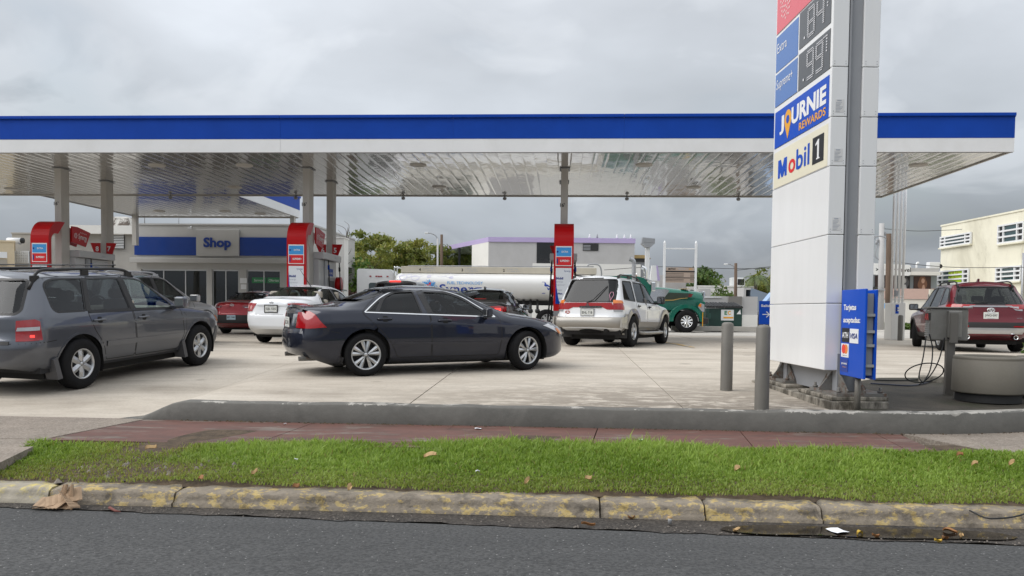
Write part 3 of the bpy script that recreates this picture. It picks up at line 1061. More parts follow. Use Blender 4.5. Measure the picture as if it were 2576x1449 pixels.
for k in range(1,len(edges)-1,2):
 x0,x1 = lx(edges[k],700),lx(edges[k+1],700)
 w = MB().box(x0,x1,0.10,0.15,0.55,zw-0.003).build('window_frame',M_BLACK,shop) if False else None
 fr = MB()
 for z0,z1 in ((0.55,0.61),(zw-0.07,zw-0.003)):
  fr.box(x0,x1,0.08,0.14,z0,z1)
 fr.box(x0,x0+0.05,0.08,0.14,0.61,zw-0.07)
 fr.box(x1-0.05,x1,0.08,0.14,0.61,zw-0.07)
 n = 2 if x1 - x0 < 2.2 else 3
 for q in range(1,n):
  xm = x0 + (x1-x0) * q / n
  fr.box(xm-0.025,xm+0.025,0.08,0.14,0.61,zw-0.07)
 fo = fr.build('window',M_ALU,shop)
 MB().box(x0+0.04,x1-0.04,0.105,0.115,0.60,zw-0.06).build('pane',M_TINT,fo)
 # shelves and posters behind the glass
for x in (1.6,4.2,6.8,9.4):
 s_ = MB()
 for z in (0.2,0.65,1.1,1.5):
  s_.box(x,x+1.7,2.2,2.9,z,z+0.05)
  for q in range(7):
   s_.box(x+0.08+q*0.23,x+0.24+q*0.23,2.3,2.6,z+0.052,z+0.28+0.06*((q*7+int(z*10)) % 3))
 s_.build('shelf',mat('shelf_goods',(0.18,0.10,0.08),0.6,var=0.8,scale=4),shop)
M_GREENP = mat('green_poster',(0.03,0.22,0.08),0.5)
for x0,x1 in ((632,668),(671,703)):
 p = MB().box(lx(x0,700),lx(x1,700),0.085,0.095,lz(711),lz(697)).build('poster',M_GREENP,shop)
 text('Supermax',M_INK,p,((lx(x0,700)+lx(x1,700))/2,0.085,(lz(711)+lz(697))/2),(1,0,0),(0,0,1),w=0.55,h=0.11) if False else text('Servicio' if x0<650 else 'Ofertas',M_INK,p,((lx(x0,700)+lx(x1,700))/2,0.085,(lz(711)+lz(697))/2),(1,0,0),(0,0,1),w=0.5,h=0.12)
MB().box(lx(604,700),lx(621,700),-0.012,-0.004,lz(712),lz(699)).build('notice',M_WHITE,shop)
MB().box(lx(606,700),lx(620,700),-0.012,-0.004,lz(727),lz(715)).build('notice',M_WHITE,shop)
# blue band in two runs, sign panel between
MB().box(lx(339),lx(496),-0.05,-0.002,lz(643),lz(597)).build('blue_band',M_SHOPB,shop)
MB().box(lx(604),lx(737),-0.05,-0.002,lz(643),lz(597)).build('blue_band',M_SHOPB,shop)
sp = MB().box(lx(496)+0.004,lx(603.5)-0.002,-0.13,-0.003,lz(645),lz(578),0.015).build('sign_panel',M_SHOPW,shop)
text('Shop',mat('blue_letter',(0.010,0.045,0.26),0.35),sp,((lx(515)+lx(584))/2,-0.13,lz(613)-0.02),(1,0,0),(0,0,1),w=lx(584)-lx(515),h=lz(597)-lz(629),bold=0.035,extrude=0.025)
for px in (482,740):
 c_ = MB()
 c_.tube([(lx(px),0.0,zt-0.05),(lx(px),-0.15,zt-0.12)],0.03,8)
 c_.box(lx(px)-0.05,lx(px)+0.05,-0.32,-0.10,zt-0.20,zt-0.11)
 c_.build('camera',M_WHITE,shop)
 # conduits
c_ = MB()
c_.tube([(lx(365),-0.03,zt+0.05),(lx(365),-0.03,zt+0.9)],0.02,6)
c_.tube([(lx(450),-0.0,zt+0.08),(lx(450),-0.0,zt+0.42)],0.015,6)
c_.lathe([(0.0,0),(0.10,0.03),(0.13,0.10)],10,c=(lx(452),0.0,zt+0.36))
c_.build('roof_aerial',M_STEEL,shop)
# lower white building right of the shop
az1 = AZ(866,600,37.6)
az0 = AZ(772,600,37.6)
annex = thing('annex_building','plain bright white block adjoining the shop beside the trees','building',S(az0[0],37.6,0.66),PHI)
M_BRIGHT = mat('bright_white_wall',(0.74,0.73,0.70),0.6,var=0.03,scale=0.8,dirt=(0.62,0.61,0.58),damt=0.25)
MB().box(0,az1[0]-az0[0],0,0.75,-0.1,az1[1]-0.66).build('wall',M_BRIGHT,annex)
MB().box(-0.03,az1[0]-az0[0]+0.04,-0.03,0.78,az1[1]-0.658,az1[1]-0.60).build('parapet_cap',M_BRIGHT,annex)
mb = MB()
e0 = AZ(843,700,37.5)[0] - az0[0]
mb.box(e0,e0+0.35,-0.06,-0.002,AZ(843,722,37.5)[1]-0.66,AZ(843,703,37.5)[1]-0.66)
mb.build('meter_box',M_STEELP,annex)
#pump islands
M_CURBC = m_concrete('island_concrete',(0.40,0.38,0.35),(0.52,0.5,0.46),(0.2,0.18,0.16),0.5)
M_PUMP = mat('pump_panel',(0.52,0.53,0.54),0.4,coat=0.2,var=0.04,scale=2)
M_PUMPD = mat('pump_trim',(0.27,0.28,0.29),0.45)
M_PRINT = mat('print_panel',(0.76,0.79,0.83),0.35,coat=0.3)
def island(a,nums,label,sign_label,lit=True):
 zb = float(lot_ab(a,24.5))
 base = S(a,24.0,zb)
 # raised kerb of the island
 isl = thing('pump_island',label.replace('fuel pump','raised concrete island under the fuel pump'),'island',base,PHI)
 poly = [(-0.55,-1.3),(-0.4,-1.65),(0.4,-1.65),(0.55,-1.3),(0.55,3.4),(0.4,3.7),(-0.4,3.7),(-0.55,3.4)]
 MB().prism(poly,-0.05,0.14,'z').build('island_kerb',M_CURBC,isl)
 # red fuel sign: a ribbon that rises, then hooks back over to the column
 t = thing('fuel_sign',sign_label,'sign',S(a,24.0,zb+0.14),PHI)
 zt = P(1415,563,23.6).z - zb - 0.14
 w = 0.285
 yf = -0.90
 Rr = 0.56
 out,inn = [],[]
 th = 0.13
 out.append((yf,0.75)); inn.append((yf+th,0.75))
 for q in range(0,10):
  an = R(90*q/9)
  out.append((yf+Rr-Rr*math.cos(an),zt-Rr+Rr*math.sin(an)))
 out.append((-0.10,zt))
 inn2 = []
 r2 = 0.22
 for q in range(0,8):
  an = R(90*q/7)
  inn.append((yf+th+r2-r2*math.cos(an),zt-0.38-r2+r2*math.sin(an)))
 inn.append((-0.44,zt-0.38))
 poly = out + inn[::-1]
 mbx = MB()
 mbx.prism(poly,-w,w,'x')
 mbx.box(-0.06,0.06,-0.30,-0.003,zt-0.26,zt-0.14)
 mbx.build('red_ribbon',M_RED2,t)
 mbx = MB()
 mbx.box(-w*0.93,w*0.93,yf+0.004,yf+0.12,-0.02,0.752)
 mbx.build('base_panel',M_PUMPD,t)
 fy = yf - 0.003
 zz = lambda py: P(1415,py,23.0).z - zb - 0.14
 # price panels
 pf = MB().box(-0.235,0.235,fy-0.010,fy,zz(669),zz(619)).build('price_frame',M_INK,t)
 pb = MB().box(-0.215,0.215,fy-0.014,fy-0.0105,zz(644),zz(622)).build('price_panel',M_SKYB,t,label='light blue price panel')
 text('EXTRA',M_INK,pb,(0.03,fy-0.014,zz(633)),(1,0,0),(0,0,1),w=0.19,h=0.055,bold=0.02)
 MB().lathe([(0,0),(0.028,0)],10,'y',(-0.18,fy-0.017,zz(633))).build('badge',M_NAVY,pb)
 pr = MB().box(-0.215,0.215,fy-0.014,fy-0.0105,zz(667),zz(646)).build('price_panel',M_REDINK,t,label='red price panel')
 text('SUPREME+',M_INK,pr,(0.03,fy-0.014,zz(656)),(1,0,0),(0,0,1),w=0.27,h=0.06,bold=0.03)
 MB().box(-0.205,-0.165,fy-0.017,fy-0.0141,zz(663),zz(650)).build('badge',M_NAVY,pr)
 pw_ = MB().box(-0.225,0.225,fy-0.010,fy,0.95,zz(674)).build('print_panel',M_PRINT,t)
 text('Synergy',M_NAVY,pw_,(0.11,fy-0.010,zz(682)),(1,0,0),(0,0,1),h=0.055)
 for s_,py,mt,b_ in (('Mobil',700,M_NAVY,0.04),('Synergy',709,M_GREYINK,0),('Supreme+',717,M_GREYINK,0),('Mejor',730,M_GREYINK,0),('millaje.',739,M_NAVY,0.03),('Mejor',751,M_GREYINK,0),('desempeño.',760,M_NAVY,0.03)):
  text(s_,mt,pw_,(-0.21,fy-0.010,zz(py)),(1,0,0),(0,0,1),h=0.07 if s_[0] != 'S' else 0.06,align='l',bold=b_)
 poly = [(-0.225,0.95),(-0.10,0.95),(-0.15,1.15),(-0.20,1.45),(-0.225,1.8)]
 MB().prism(poly,fy-0.0135,fy-0.0102,'y').build('blue_swoosh',M_BLUE,pw_)
 # red wings on the column with the product name, and the back hook
 for sgn in (1,-1):
  yy0,yy1 = 0.425,1.42
  zc = zt - 0.06
  q = [(yy0,zc),(yy0+0.28,zc+0.005),(yy1,zc-0.12),(yy1-0.26,zc-0.60),(yy0,zc-0.50)]
  xo = 0.16 * sgn
  b_ = MB().prism(q,xo-0.02,xo+0.02,'x').build('name_wing',M_RED2,t)
  if sgn > 0:
   text('Synergy',M_INK,b_,(xo+0.02,yy0+0.56,zc-0.33),(0,1,-0.1),(0,0.10,1),w=0.46,h=0.22,bold=0.01)
   text('FUEL TECHNOLOGY',M_INK,b_,(xo+0.02,yy0+0.60,zc-0.18),(0,1,-0.1),(0,0.1,1),w=0.36,h=0.035)
   d = MB()
   for k in range(26):
    an,rr = k * 2.4,0.016 + 0.011 * math.sqrt(k)
    cy,cz = yy0 + 0.19 + rr * 1.2 * math.cos(an),zc - 0.28 + rr * 1.2 * math.sin(an)
    d.lathe([(0,0),(0.012,0)],7,'x',(xo+0.023,cy,cz))
   d.build('dot_emblem',M_INK,b_)
   # number flags on the second column, facing the street
 for (n,sgn) in ((nums[0],-1),(nums[1],1)):
  if n is None:
   continue
  zc = zt - 0.42
  x0 = 0.11 * sgn
  q = [(x0,zc),(x0+0.34*sgn,zc),(x0+0.12*sgn,zc-0.56),(x0,zc-0.56)]
  fl = MB().prism(q,2.44,2.49,'y').build('number_flag',M_RED2,t)
  text(n,M_INK,fl,(x0+0.10*sgn,2.44,zc-0.20),(1,0,0),(0,0,1),h=0.17,bold=0.02)
  # dispenser between the two columns
 d = thing('fuel_pump',label,'fuel pump',S(a,24.0,zb+0.14),PHI)
 zz2 = lambda py: P(1415,py,24.3).z - zb - 0.14
 zc0,zc1 = zz2(655),zz2(637)
 MB().box(-0.42,0.42,0.44,2.46,zc0,zc1,0.02).build('top_canopy',M_PUMP,d)
 for sgn in (1,-1):
  text('Mobil',M_GREYINK,d,(0.42*sgn,1.75,(zc0+zc1)/2),(0,sgn,0),(0,0,1),h=0.06,bold=0.02)
 MB().box(-0.27,0.27,0.45,0.98,0,zc0-0.005,0.02).build('hydraulic_cabinet',M_PUMP,d)
 MB().box(-0.30,0.30,1.0,1.30,0,zc0-0.005,0.015).build('hose_column',M_STEEL,d)
 MB().box(-0.25,0.25,1.32,2.30,0,zc0-0.005,0.02).build('meter_cabinet',M_PUMP,d)
 for sgn in (1,-1):
  x = 0.25 * sgn
  f_ = MB().box(x,x+0.03*sgn,1.45,2.15,0.85,1.75,0.008).build('display_panel',M_PUMPD,d)
  MB().box(x+0.031*sgn,x+0.036*sgn,1.55,2.05,1.35,1.65).build('screen',M_BLACK,f_)
  m_ = MB().box(x+0.001*sgn,x+0.012*sgn,1.52,2.02,1.80,zc0-0.25).build('notice_panel',M_BLUE,d)
  text('PAY HERE',M_INK,m_,(x+0.012*sgn,1.77,1.9),(0,sgn,0),(0,0,1),w=0.36,h=0.06)
  r_ = MB()
  r_.lathe([(0.0,0),(0.27,0),(0.27,0.14),(0.0,0.14)],24,'x',(x+(0.0 if sgn>0 else-0.14),2.52,zc0-0.75))
  r_.build('round_panel',M_RED2,d)
  # hoses with their nozzles
  for y in (1.12,2.38):
   h = MB()
   xx = 0.37 * sgn
   pts = [(xx,y,zc0-0.01),(xx+0.02*sgn,y,zc0-0.45),(xx+0.05*sgn,y+0.02,1.1),(xx+0.10*sgn,y+0.06,0.55),(xx+0.09*sgn,y+0.10,0.38),(xx+0.02*sgn,y+0.12,0.5),(xx-0.02*sgn,y+0.12,0.98)]
   h.tube(catmull(pts,6),0.019,7)
   ho = h.build('hose',M_BLACK,d)
   MB().tube([(xx+0.005*sgn,y,zc0-0.16),(xx+0.012*sgn,y,zc0-0.30)],0.034,8).build('breakaway',M_BLUE if y<2 else M_BLACK,ho)
   nz = MB()
   nz.box(xx-0.05*sgn,xx+0.02*sgn,y+0.07,y+0.17,0.95,1.20,0.02)
   nz.tube([(xx-0.02*sgn,y+0.12,1.18),(xx-0.05*sgn,y+0.12,1.30),(xx-0.12*sgn,y+0.12,1.34)],0.016,6)
   nz.build('nozzle',M_RED2 if y>2 else M_BLACK,ho)
 return t
def catmull(pts,k):
 pts = [Vector(p) for p in pts]
 q = [pts[0]*2-pts[1]] + pts + [pts[-1]*2-pts[-2]]
 out = []
 for i in range(1,len(q)-2):
  for j in range(k):
   t = j / k
   out.append(0.5*((2*q[i])+(q[i+1]-q[i-1])*t+(2*q[i-1]-5*q[i]+4*q[i+1]-q[i+2])*t*t+(3*q[i]-q[i-1]-3*q[i+1]+q[i+2])*t**3))
 out.append(pts[-1])
 return out
island(-15.6,('8','7'),'grey fuel pump between the two left columns by flag 7','red hooked fuel sign on the leftmost column with flags 7 and 8')
island(-7.75,('6','5'),'grey fuel pump behind the white sedan by flag 5','red hooked fuel sign beside the shop with flags 5 and 6')
island(0.12,('4',None),'grey fuel pump in front of the white tank trailer','red hooked fuel sign standing alone left of the white off-road wagon')
#price pylon
pn0 = P(2079,700,9.3)
pf0 = P(1938,700,11.24)
dv = (pf0-pn0); dv.z = 0
yaw = math.atan2(dv.y,dv.x) - math.pi / 2
zgr = lotz(pn0.x,pn0.y)
ZB = P(2078,932,9.3).z
pyl = thing('price_pylon','tall white price pylon on steel feet with blue reward panel and dark digit boards','sign',(pn0.x,pn0.y,0.0),yaw)
WB = dv.length
Tt = 0.190
TG = 0.172
TT = 2 * Tt + TG
ZT = 6.4
for x0 in (0.0,Tt+TG):
 zc = [ZB] + [P(2083,y,9.3).z for y in (763,590,417,293,167)] + [5.35,ZT]
 for i in range(len(zc)-1):
  MB().box(x0,x0+Tt,0,WB,zc[i]+0.003,zc[i+1]-0.003,0.008).build('cabinet_panel',M_PYLON,pyl)
  if i > 1:
   sc = MB()
   for yy in (0.03,Tt-0.03):
    for zz_ in (zc[i]+0.03,zc[i]+0.06):
     sc.box(x0+yy-0.004,x0+yy+0.004,-0.003,-0.0005,zz_,zz_+0.006)
   sc.build('rivets',M_STEELP,pyl)
  if i in (2,3,4) and x0 == 0:
   zl_ = zc[i+1] - 0.02 if False else zc[i] + 0.22
   n_ = MB().box(0.05,0.15,-0.0025,-0.0005,zc[i]+0.05,zc[i]+0.20).build('rating_label',mat('label_paper',(0.70,0.70,0.70),0.5),pyl)
   l_ = MB()
   for q in range(7):
    l_.box(0.055,0.10+0.04*((q*5) % 4)/3,-0.004,-0.0026,zc[i]+0.06+q*0.016,zc[i]+0.066+q*0.016)
   l_.box(0.07,0.12,-0.004,-0.0026,zc[i]+0.178,zc[i]+0.192)
   l_.build('fine_print',M_GREYINK,n_)
MB().box(Tt+0.004,Tt+TG-0.004,0.03,WB-0.03,ZB-0.28,ZT).build('steel_mast',M_STEELP,pyl)
MB().box(Tt+0.01,Tt+0.03,-0.0,0.028,ZB-0.1,ZT).build('recess_strip',M_STEELP,pyl)
def fz(px,py):
 """height on the broad face for a pixel near its right or left edge"""
 d = 9.3 if px > 2010 else 11.24
 return P(px,py,d).z
def pan(z0,z1,y0,y1,mt,o=0.006,name='sign_panel',label=None,x=0.0):
 return MB().box(x-o,x-0.0005,y0,y1,z0,z1).build(name,mt,pyl,label=label)
TH = lambda px: max(0.0,((px-1288)/F*pn0.y-pn0.x)/((pf0.x-pn0.x)-(px-1288)/F*(pf0.y-pn0.y)))
YH = lambda px: TH(px) * WB
def pz(py):
 """height of a mark on the near edge of the broad face"""
 return P(2083,py,9.3).z
RT,UP = (0,-1,0),(0,0,1)
zj1,zj0 = pz(184),pz(293)
e = 0.06
j = pan(zj0,zj1,e,WB-e,M_BLUE2)
c_ = (zj0+zj1) / 2
hj = zj1 - zj0
text('J',M_INK,j,(-0.006,1.60,c_+0.02),RT,UP,w=0.17,h=hj*0.50,bold=0.04)
text('URNIE',M_INK,j,(-0.006,0.685,c_+hj*0.10),RT,UP,w=1.12,h=hj*0.46,bold=0.04)
text('REWARDS',M_YEL,j,(-0.006,0.55,c_-hj*0.30),RT,UP,w=0.84,h=hj*0.20,bold=0.02)
pin = []
for q in range(15):
 an = R(-25+230*q/14)
 pin.append((0.125*math.cos(an),0.125*math.sin(an)))
pin.append((0.0,-0.26))
hole = [(0.055*math.cos(2*math.pi*q/12),0.055*math.sin(2*math.pi*q/12)) for q in range(12)]
py_ = 1.375
MB().prism([(py_+p[0],c_+0.05+p[1]) for p in pin],-0.0095,-0.0065,'x').build('pin_emblem',M_YEL,j)
MB().prism([(py_+p[0],c_+0.05+p[1]) for p in hole],-0.0125,-0.0100,'x').build('pin_hole',M_BLUE2,j)
# oil panel
zm1,zm0 = pz(307),pz(414)
m1 = pan(zm0,zm1,e,WB-e,M_CREAMP)
c_ = (zm0+zm1) / 2
hm = zm1 - zm0
mw,mh0,mh1 = 0.165,c_ - hm * 0.27,c_ + hm * 0.23
mx = 1.54
MB().prism([(mx+mw,mh0),(mx+mw,mh1),(mx+mw-0.10,mh1),(mx,mh0+0.13),(mx-mw+0.10,mh1),(mx-mw,mh1),(mx-mw,mh0),(mx-mw+0.075,mh0),(mx-mw+0.075,mh1-0.16),(mx+0.035,mh0),(mx-0.035,mh0),(mx+mw-0.075,mh1-0.16),(mx+mw-0.075,mh0)][:9]+[(mx+0.03-0.06,mh0),(mx+0.03,mh0),(mx+mw-0.075,mh1-0.16),(mx+mw-0.075,mh0)],-0.0095,-0.0065,'x').build('lettering',M_BLUE2,m1)
text('o',M_REDINK,m1,(-0.006,1.19,c_-hm*0.09),RT,UP,w=0.25,h=hm*0.37,bold=0.02)
text('bil',M_BLUE2,m1,(-0.006,0.815,c_+0.0),RT,UP,w=0.44,h=hm*0.54,bold=0.015)
k1 = MB().box(-0.0095,-0.0065,0.16,0.50,c_-hm*0.33,c_+hm*0.33).build('black_square',M_BLACK,m1)
MB().prism([(0.37,c_-hm*0.24),(0.27,c_-hm*0.24),(0.27,c_-hm*0.21),(0.295,c_-hm*0.21),(0.295,c_+hm*0.24),(0.325,c_+hm*0.24),(0.40,c_+hm*0.15),(0.40,c_+hm*0.10),(0.345,c_+hm*0.14),(0.345,c_-hm*0.21),(0.37,c_-hm*0.21)],-0.0125,-0.0098,'x').build('lettering',M_INK,k1)
# digit boards and grade panels
zd0,zd1 = pz(178),pz(73)
yd = WB * 0.535
M_LED = mat('digit_board',(0.035,0.036,0.038),0.30,coat=0.4)
M_DOT = mat('white_digit_dot',(0.75,0.76,0.80),0.4)
zr = pz(182)
def digits(parent,s,y_left,zc,h,w):
 """dot segment digits, read from -x"""
 seg = {'9':'abcdfg','8':'abcdefg','4':'bcfg','7':'abc'}
 for i,ch in enumerate(s):
  mb = MB()
  yl = y_left - i * (w*1.5)
  P_ = {'a':((0,1),(1,1)),'b':((1,1),(1,.5)),'c':((1,.5),(1,0)),'d':((0,0),(1,0)),'e':((0,0),(0,.5)),'f':((0,.5),(0,1)),'g':((0,.5),(1,.5))}
  for g in seg[ch]:
   (u0,v0),(u1,v1) = P_[g]
   n = 7
   for row in (-0.013,0.013):
    for q in range(n):
     k = (q+0.5) / n
     u,v = u0 + (u1-u0) * k,v0 + (v1-v0) * k
     yy = yl - u * w + (row if u0==u1 else 0)
     zz_ = zc + (v-0.5) * h + (row if v0==v1 else 0)
     mb.box(-0.012,-0.0085,yy-0.009,yy+0.009,zz_-0.006,zz_+0.006)
  mb.build('digit',M_DOT,parent)
for k,(s,z0,z1) in enumerate((('99',pz(168),pz(66)),('84',pz(52),pz(-50)))):
 bd = pan(z0,z1,e,yd,M_LED,name='digit_board')
 digits(bd,s,yd-0.30,(z0+z1)/2-0.0,(z1-z0)*0.70,0.19)
 mbp = MB()
 mbp.box(-0.012,-0.0085,yd-0.20,yd-0.17,(z0+z1)/2-(z1-z0)*0.33,(z0+z1)/2-(z1-z0)*0.33+0.03)
 mbp.build('decimal_point',M_DOT,bd)
 mb9 = MB()
 for q in range(6):
  mb9.box(-0.012,-0.0085,e+0.07,e+0.10,z1-0.06-q*0.035,z1-0.045-q*0.035)
 for q in range(3):
  mb9.box(-0.012,-0.0085,e+0.11+q*0.03,e+0.125+q*0.03,z1-0.06,z1-0.045)
 mb9.build('small_digit',M_DOT,bd)
 z0,z1 = (P(1996,231,10.38).z,P(1996,144,10.38).z) if k == 0 else (P(1996,137,10.38).z,P(1996,42,10.38).z)
 gp = pan(z0,z1,yd+0.05,WB-e*0.7,M_BLUE3,name='grade_panel')
 text('Supreme+' if k==0 else 'Extra',M_INK,gp,(-0.006,(WB-e*0.7-0.05) if k else WB-e*0.7-0.05,z1-0.17),RT,UP,w=0.60 if k==0 else 0.36,h=0.17 if k==0 else 0.13,align='l')
zt_ = P(1996,42,10.38).z + 0.05
rp = pan(zt_,zt_+0.75,e,WB-e*0.7,M_REDF,name='grade_panel',label='faded red panel with dot emblem')
d = MB()
for k in range(44):
 an,rr = k * 2.4,0.028 * math.sqrt(k)
 d.prism([(WB-0.38+rr*1.1*math.cos(an)+0.018*math.cos(q),zt_+0.33+rr*1.3*math.sin(an)+0.018*math.sin(q)) for q in (0,1.05,2.1,3.14,4.19,5.24)],-0.009,-0.0065,'x')
d.build('dot_emblem',mat('pale_pink_ink',(0.80,0.55,0.55),0.4),rp)
# feet and plinth
pl = thing('pylon_plinth','stained concrete plinth under the feet of the price pylon','plinth',(pn0.x,pn0.y,zgr),yaw)
def plinth_shape(mb,x0,x1,y0,y1,z0,z1):
 return mb.box(x0,x1,y0,y1,z0,z1,0.012)
zpt = P(2085,985,9.2).z - zgr - 0.03
plinth_shape(MB(),-0.06,0.62,-0.32,WB+0.55,-0.15,zpt-0.06).build('plinth_block',M_PLINTH,pl)
plinth_shape(MB(),-0.02,0.64,-0.28,0.75,zpt-0.058,zpt-0.01).build('grout_pad',M_PLINTH,pl)
plinth_shape(MB(),-0.02,0.64,WB-0.75,WB+0.45,zpt-0.058,zpt-0.012).build('grout_pad',M_PLINTH,pl)
for yc in (0.13,WB-0.17):
 z0 = zgr + zpt - 0.008
 f = MB().box(0.04,0.62,yc-0.40,yc+0.40,z0,z0+0.035).build('base_plate',M_RUST,pyl)
 xc = Tt + TG / 2
 MB().box(xc-0.125,xc+0.125,yc-0.14,yc+0.14,z0+0.036,ZB+0.2).build('leg',M_STEELP,pyl)
 for sx in (-1,1):
  gz = MB()
  gz.prism([(xc+sx*0.127,z0+0.036),(xc+sx*0.28,z0+0.036),(xc+sx*0.28,z0+0.06),(xc+sx*0.127,z0+0.26)],yc-0.01,yc+0.01,'y')
  gz.build('gusset',M_RUST,pyl)
 for sy in (-1,1):
  gz = MB()
  gz.prism([(yc+sy*0.142,z0+0.036),(yc+sy*0.38,z0+0.036),(yc+sy*0.38,z0+0.06),(yc+sy*0.142,z0+0.26)],xc-0.11,xc-0.09,'x')
  gz.build('gusset',M_RUST,pyl)
  gz = MB()
  gz.prism([(yc+sy*0.142,z0+0.036),(yc+sy*0.38,z0+0.036),(yc+sy*0.38,z0+0.06),(yc+sy*0.142,z0+0.26)],xc+0.09,xc+0.11,'x')
  gz.build('gusset',M_RUST,pyl)
 for x in (0.09,0.57):
  for y in (-0.34,0.34):
   bo = MB()
   bo.cyl((x,yc+y,z0+0.03),(x,yc+y,z0+0.10),0.016,n=6)
   bo.cyl((x,yc+y,z0+0.04),(x,yc+y,z0+0.062),0.03,n=6)
   bo.build('anchor_bolt',M_RUST,pyl)
for k,(y0,y1,x) in enumerate(((0.75,0.62,0.22),(0.85,0.80,0.3),(1.05,0.75,0.34))):
 MB().tube(catmull([(x,y0,ZB+0.05),(x,y0+0.02,ZB-0.12),(x-0.02,y1,zgr+zpt-0.02)],5),0.022,8).build('conduit',M_STEELP,pyl)
#payment card sign beside the pylon
c0,c1 = P(2115,840,9.26),P(2175,840,8.58)
u = (c1-c0); u.z = 0
yaw2 = math.atan2(u.y,u.x)
wc = u.length
cz0,cz1 = P(2140,948,8.92).z,P(2140,728,8.92).z
zs = lotz(c0.x,c0.y)
fx = wc / 0.31
card = thing('card_sign','blue two-sided cabinet sign listing accepted payment cards on a short post','sign',(c0.x,c0.y,zs),yaw2)
H0,H1 = cz0 - zs,cz1 - zs
fr = MB().box(0,wc,0,0.025,H0,H1,0.006).build('front_panel',M_BLUE2,card)
hz = lambda py: P(2145,py,8.92).z - zs
text('Tarjetas',M_INK,fr,(0.035*fx,0,hz(775)),(1,0,0),UP,w=0.165*fx,h=0.085,align='l',bold=0.03)
text('aceptadas:',M_INK,fr,(0.035*fx,0,hz(807)),(1,0,0),UP,w=0.220*fx,h=0.082,align='l',bold=0.03)
b1 = MB().box(0.022*fx,0.118*fx,-0.005,-0.0005,hz(862),hz(826)).build('card_logo',M_BLACK,fr)
text('ATH',M_INK,b1,(0.07*fx,-0.005,hz(844)),(1,0,0),UP,w=0.082*fx,h=0.065,bold=0.03)
b2 = MB().box(0.128*fx,0.238*fx,-0.005,-0.0005,hz(863),hz(827)).build('card_logo',M_INK,fr)
text('VISA',M_NAVY,b2,(0.183*fx,-0.005,hz(845)),(1,0,0),UP,w=0.094*fx,h=0.06,bold=0.02,shear=0.2)
b3 = MB().box(0.018*fx,0.118*fx,-0.005,-0.0005,hz(901),hz(866)).build('card_logo',M_INK,fr)
MB().lathe([(0,0),(0.055,0)],20,'y',(0.053*fx,-0.0075,hz(880))).build('red_disc',mat('orange_red_ink',(0.80,0.05,0.03),0.4),b3)
MB().lathe([(0,0),(0.055,0)],20,'y',(0.083*fx,-0.0065,hz(880))).build('amber_disc',mat('orange_ink',(0.85,0.24,0.03),0.4),b3)
text('mastercard',M_BLACK,b3,(0.068*fx,-0.005,hz(896)),(1,0,0),UP,w=0.06*fx,h=0.012)
b4 = MB().box(0.018*fx,0.112*fx,-0.005,-0.0005,hz(938),hz(905)).build('card_logo',mat('deep_blue_ink',(0.012,0.045,0.30),0.4),fr)
text('JOURNIE',M_INK,b4,(0.065*fx,-0.005,hz(918)),(1,0,0),UP,w=0.075*fx,h=0.026,bold=0.03)
text('REWARDS',M_YEL,b4,(0.07*fx,-0.005,hz(926)),(1,0,0),UP,w=0.05*fx,h=0.012)
MB().box(0.01,wc-0.02,0.118,0.143,H0-0.005,H1-0.01,0.006).build('rear_panel',M_BLUE2,card)
MB().box(wc-0.10,wc-0.06,0.03,0.113,H0+0.04,H1-0.05).build('inner_post',M_STEELP,card)
MB().box(0.06,wc-0.11,0.035,0.11,H1-0.27,H1-0.06,0.01).build('inner_box',M_STEEL,card)
for z in (H1-0.30,H1-0.48,H0+0.35,H0+0.13):
 MB().box(0.05,wc-0.02,0.026,0.117,z,z+0.03).build('bracket',M_STEEL,card)
MB().cyl((wc*0.52,0.072,-0.02),(wc*0.52,0.072,H0+0.05),0.033,n=14).build('post',M_BOLL,card)
#bollards
for (px,py,dd,hh,lab) in ((1827,978,10.7,0.90,'grey steel bollard farther from the low wall, beside the green skip'),(1916,1018,8.95,0.905,'grey steel bollard nearest the low wall, beside the pylon foot')):
 p = P(px,py,dd)
 z = lotz(p.x,p.y)
 zt = P(px,810 if px<1900 else 817,dd).z - z
 bmb = MB()
 bmb.lathe([(0.082,-0.03),(0.080,0.01),(0.078,zt-0.035),(0.070,zt-0.018),(0.045,zt-0.004),(0.0,zt)],26)
 o = bmb.build('bollard',M_BOLL,None,(p.x,p.y,z))
 tag(o,lab,'bollard','bollards guarding the pylon')
#planters and weathered pad
pc = P(2485,990,9.75)
def planter(x,y,z,r,h,name_label,soil=True):
 t = thing('planter',name_label,'planter',(x,y,z),0,'round concrete planters')
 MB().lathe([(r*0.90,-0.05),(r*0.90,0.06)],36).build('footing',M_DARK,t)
 MB().lathe([(0.02,0.055),(r*0.985,0.055),(r,0.07),(r*0.985,h*0.9),(r*0.965,h*0.915),(r*0.975,h*0.93),(r*0.975,h-0.015),(r*0.95,h),(r*0.86,h),(r*0.84,h-0.02),(r*0.84,h-0.12)],48).build('tub',mat('planter_paint',(0.175,0.160,0.132),0.65,var=0.05,scale=4,bump=0.1,bscale=40),t)
 MB().lathe([(0.0,h-0.07),(r*0.5,h-0.075),(r*0.845,h-0.10)],30).build('soil',M_SOIL,t)
 return t
zp = 0.45
sc = 2000 / pc.y
pr = (2567-2403) / 2 / sc
ph = P(2485,893,pc.y).z - P(2485,1000,pc.y-pr).z
planter(pc.x,pc.y,P(2485,1000,pc.y-pr).z-0.03,pr,ph+0.02,'empty round concrete planter beside the air machine post')
pl2 = planter(pc.x+0.98,pc.y+0.30,P(2485,1000,pc.y-pr).z-0.03,pr,ph+0.0,'round concrete planter with a green shrub at the right end')
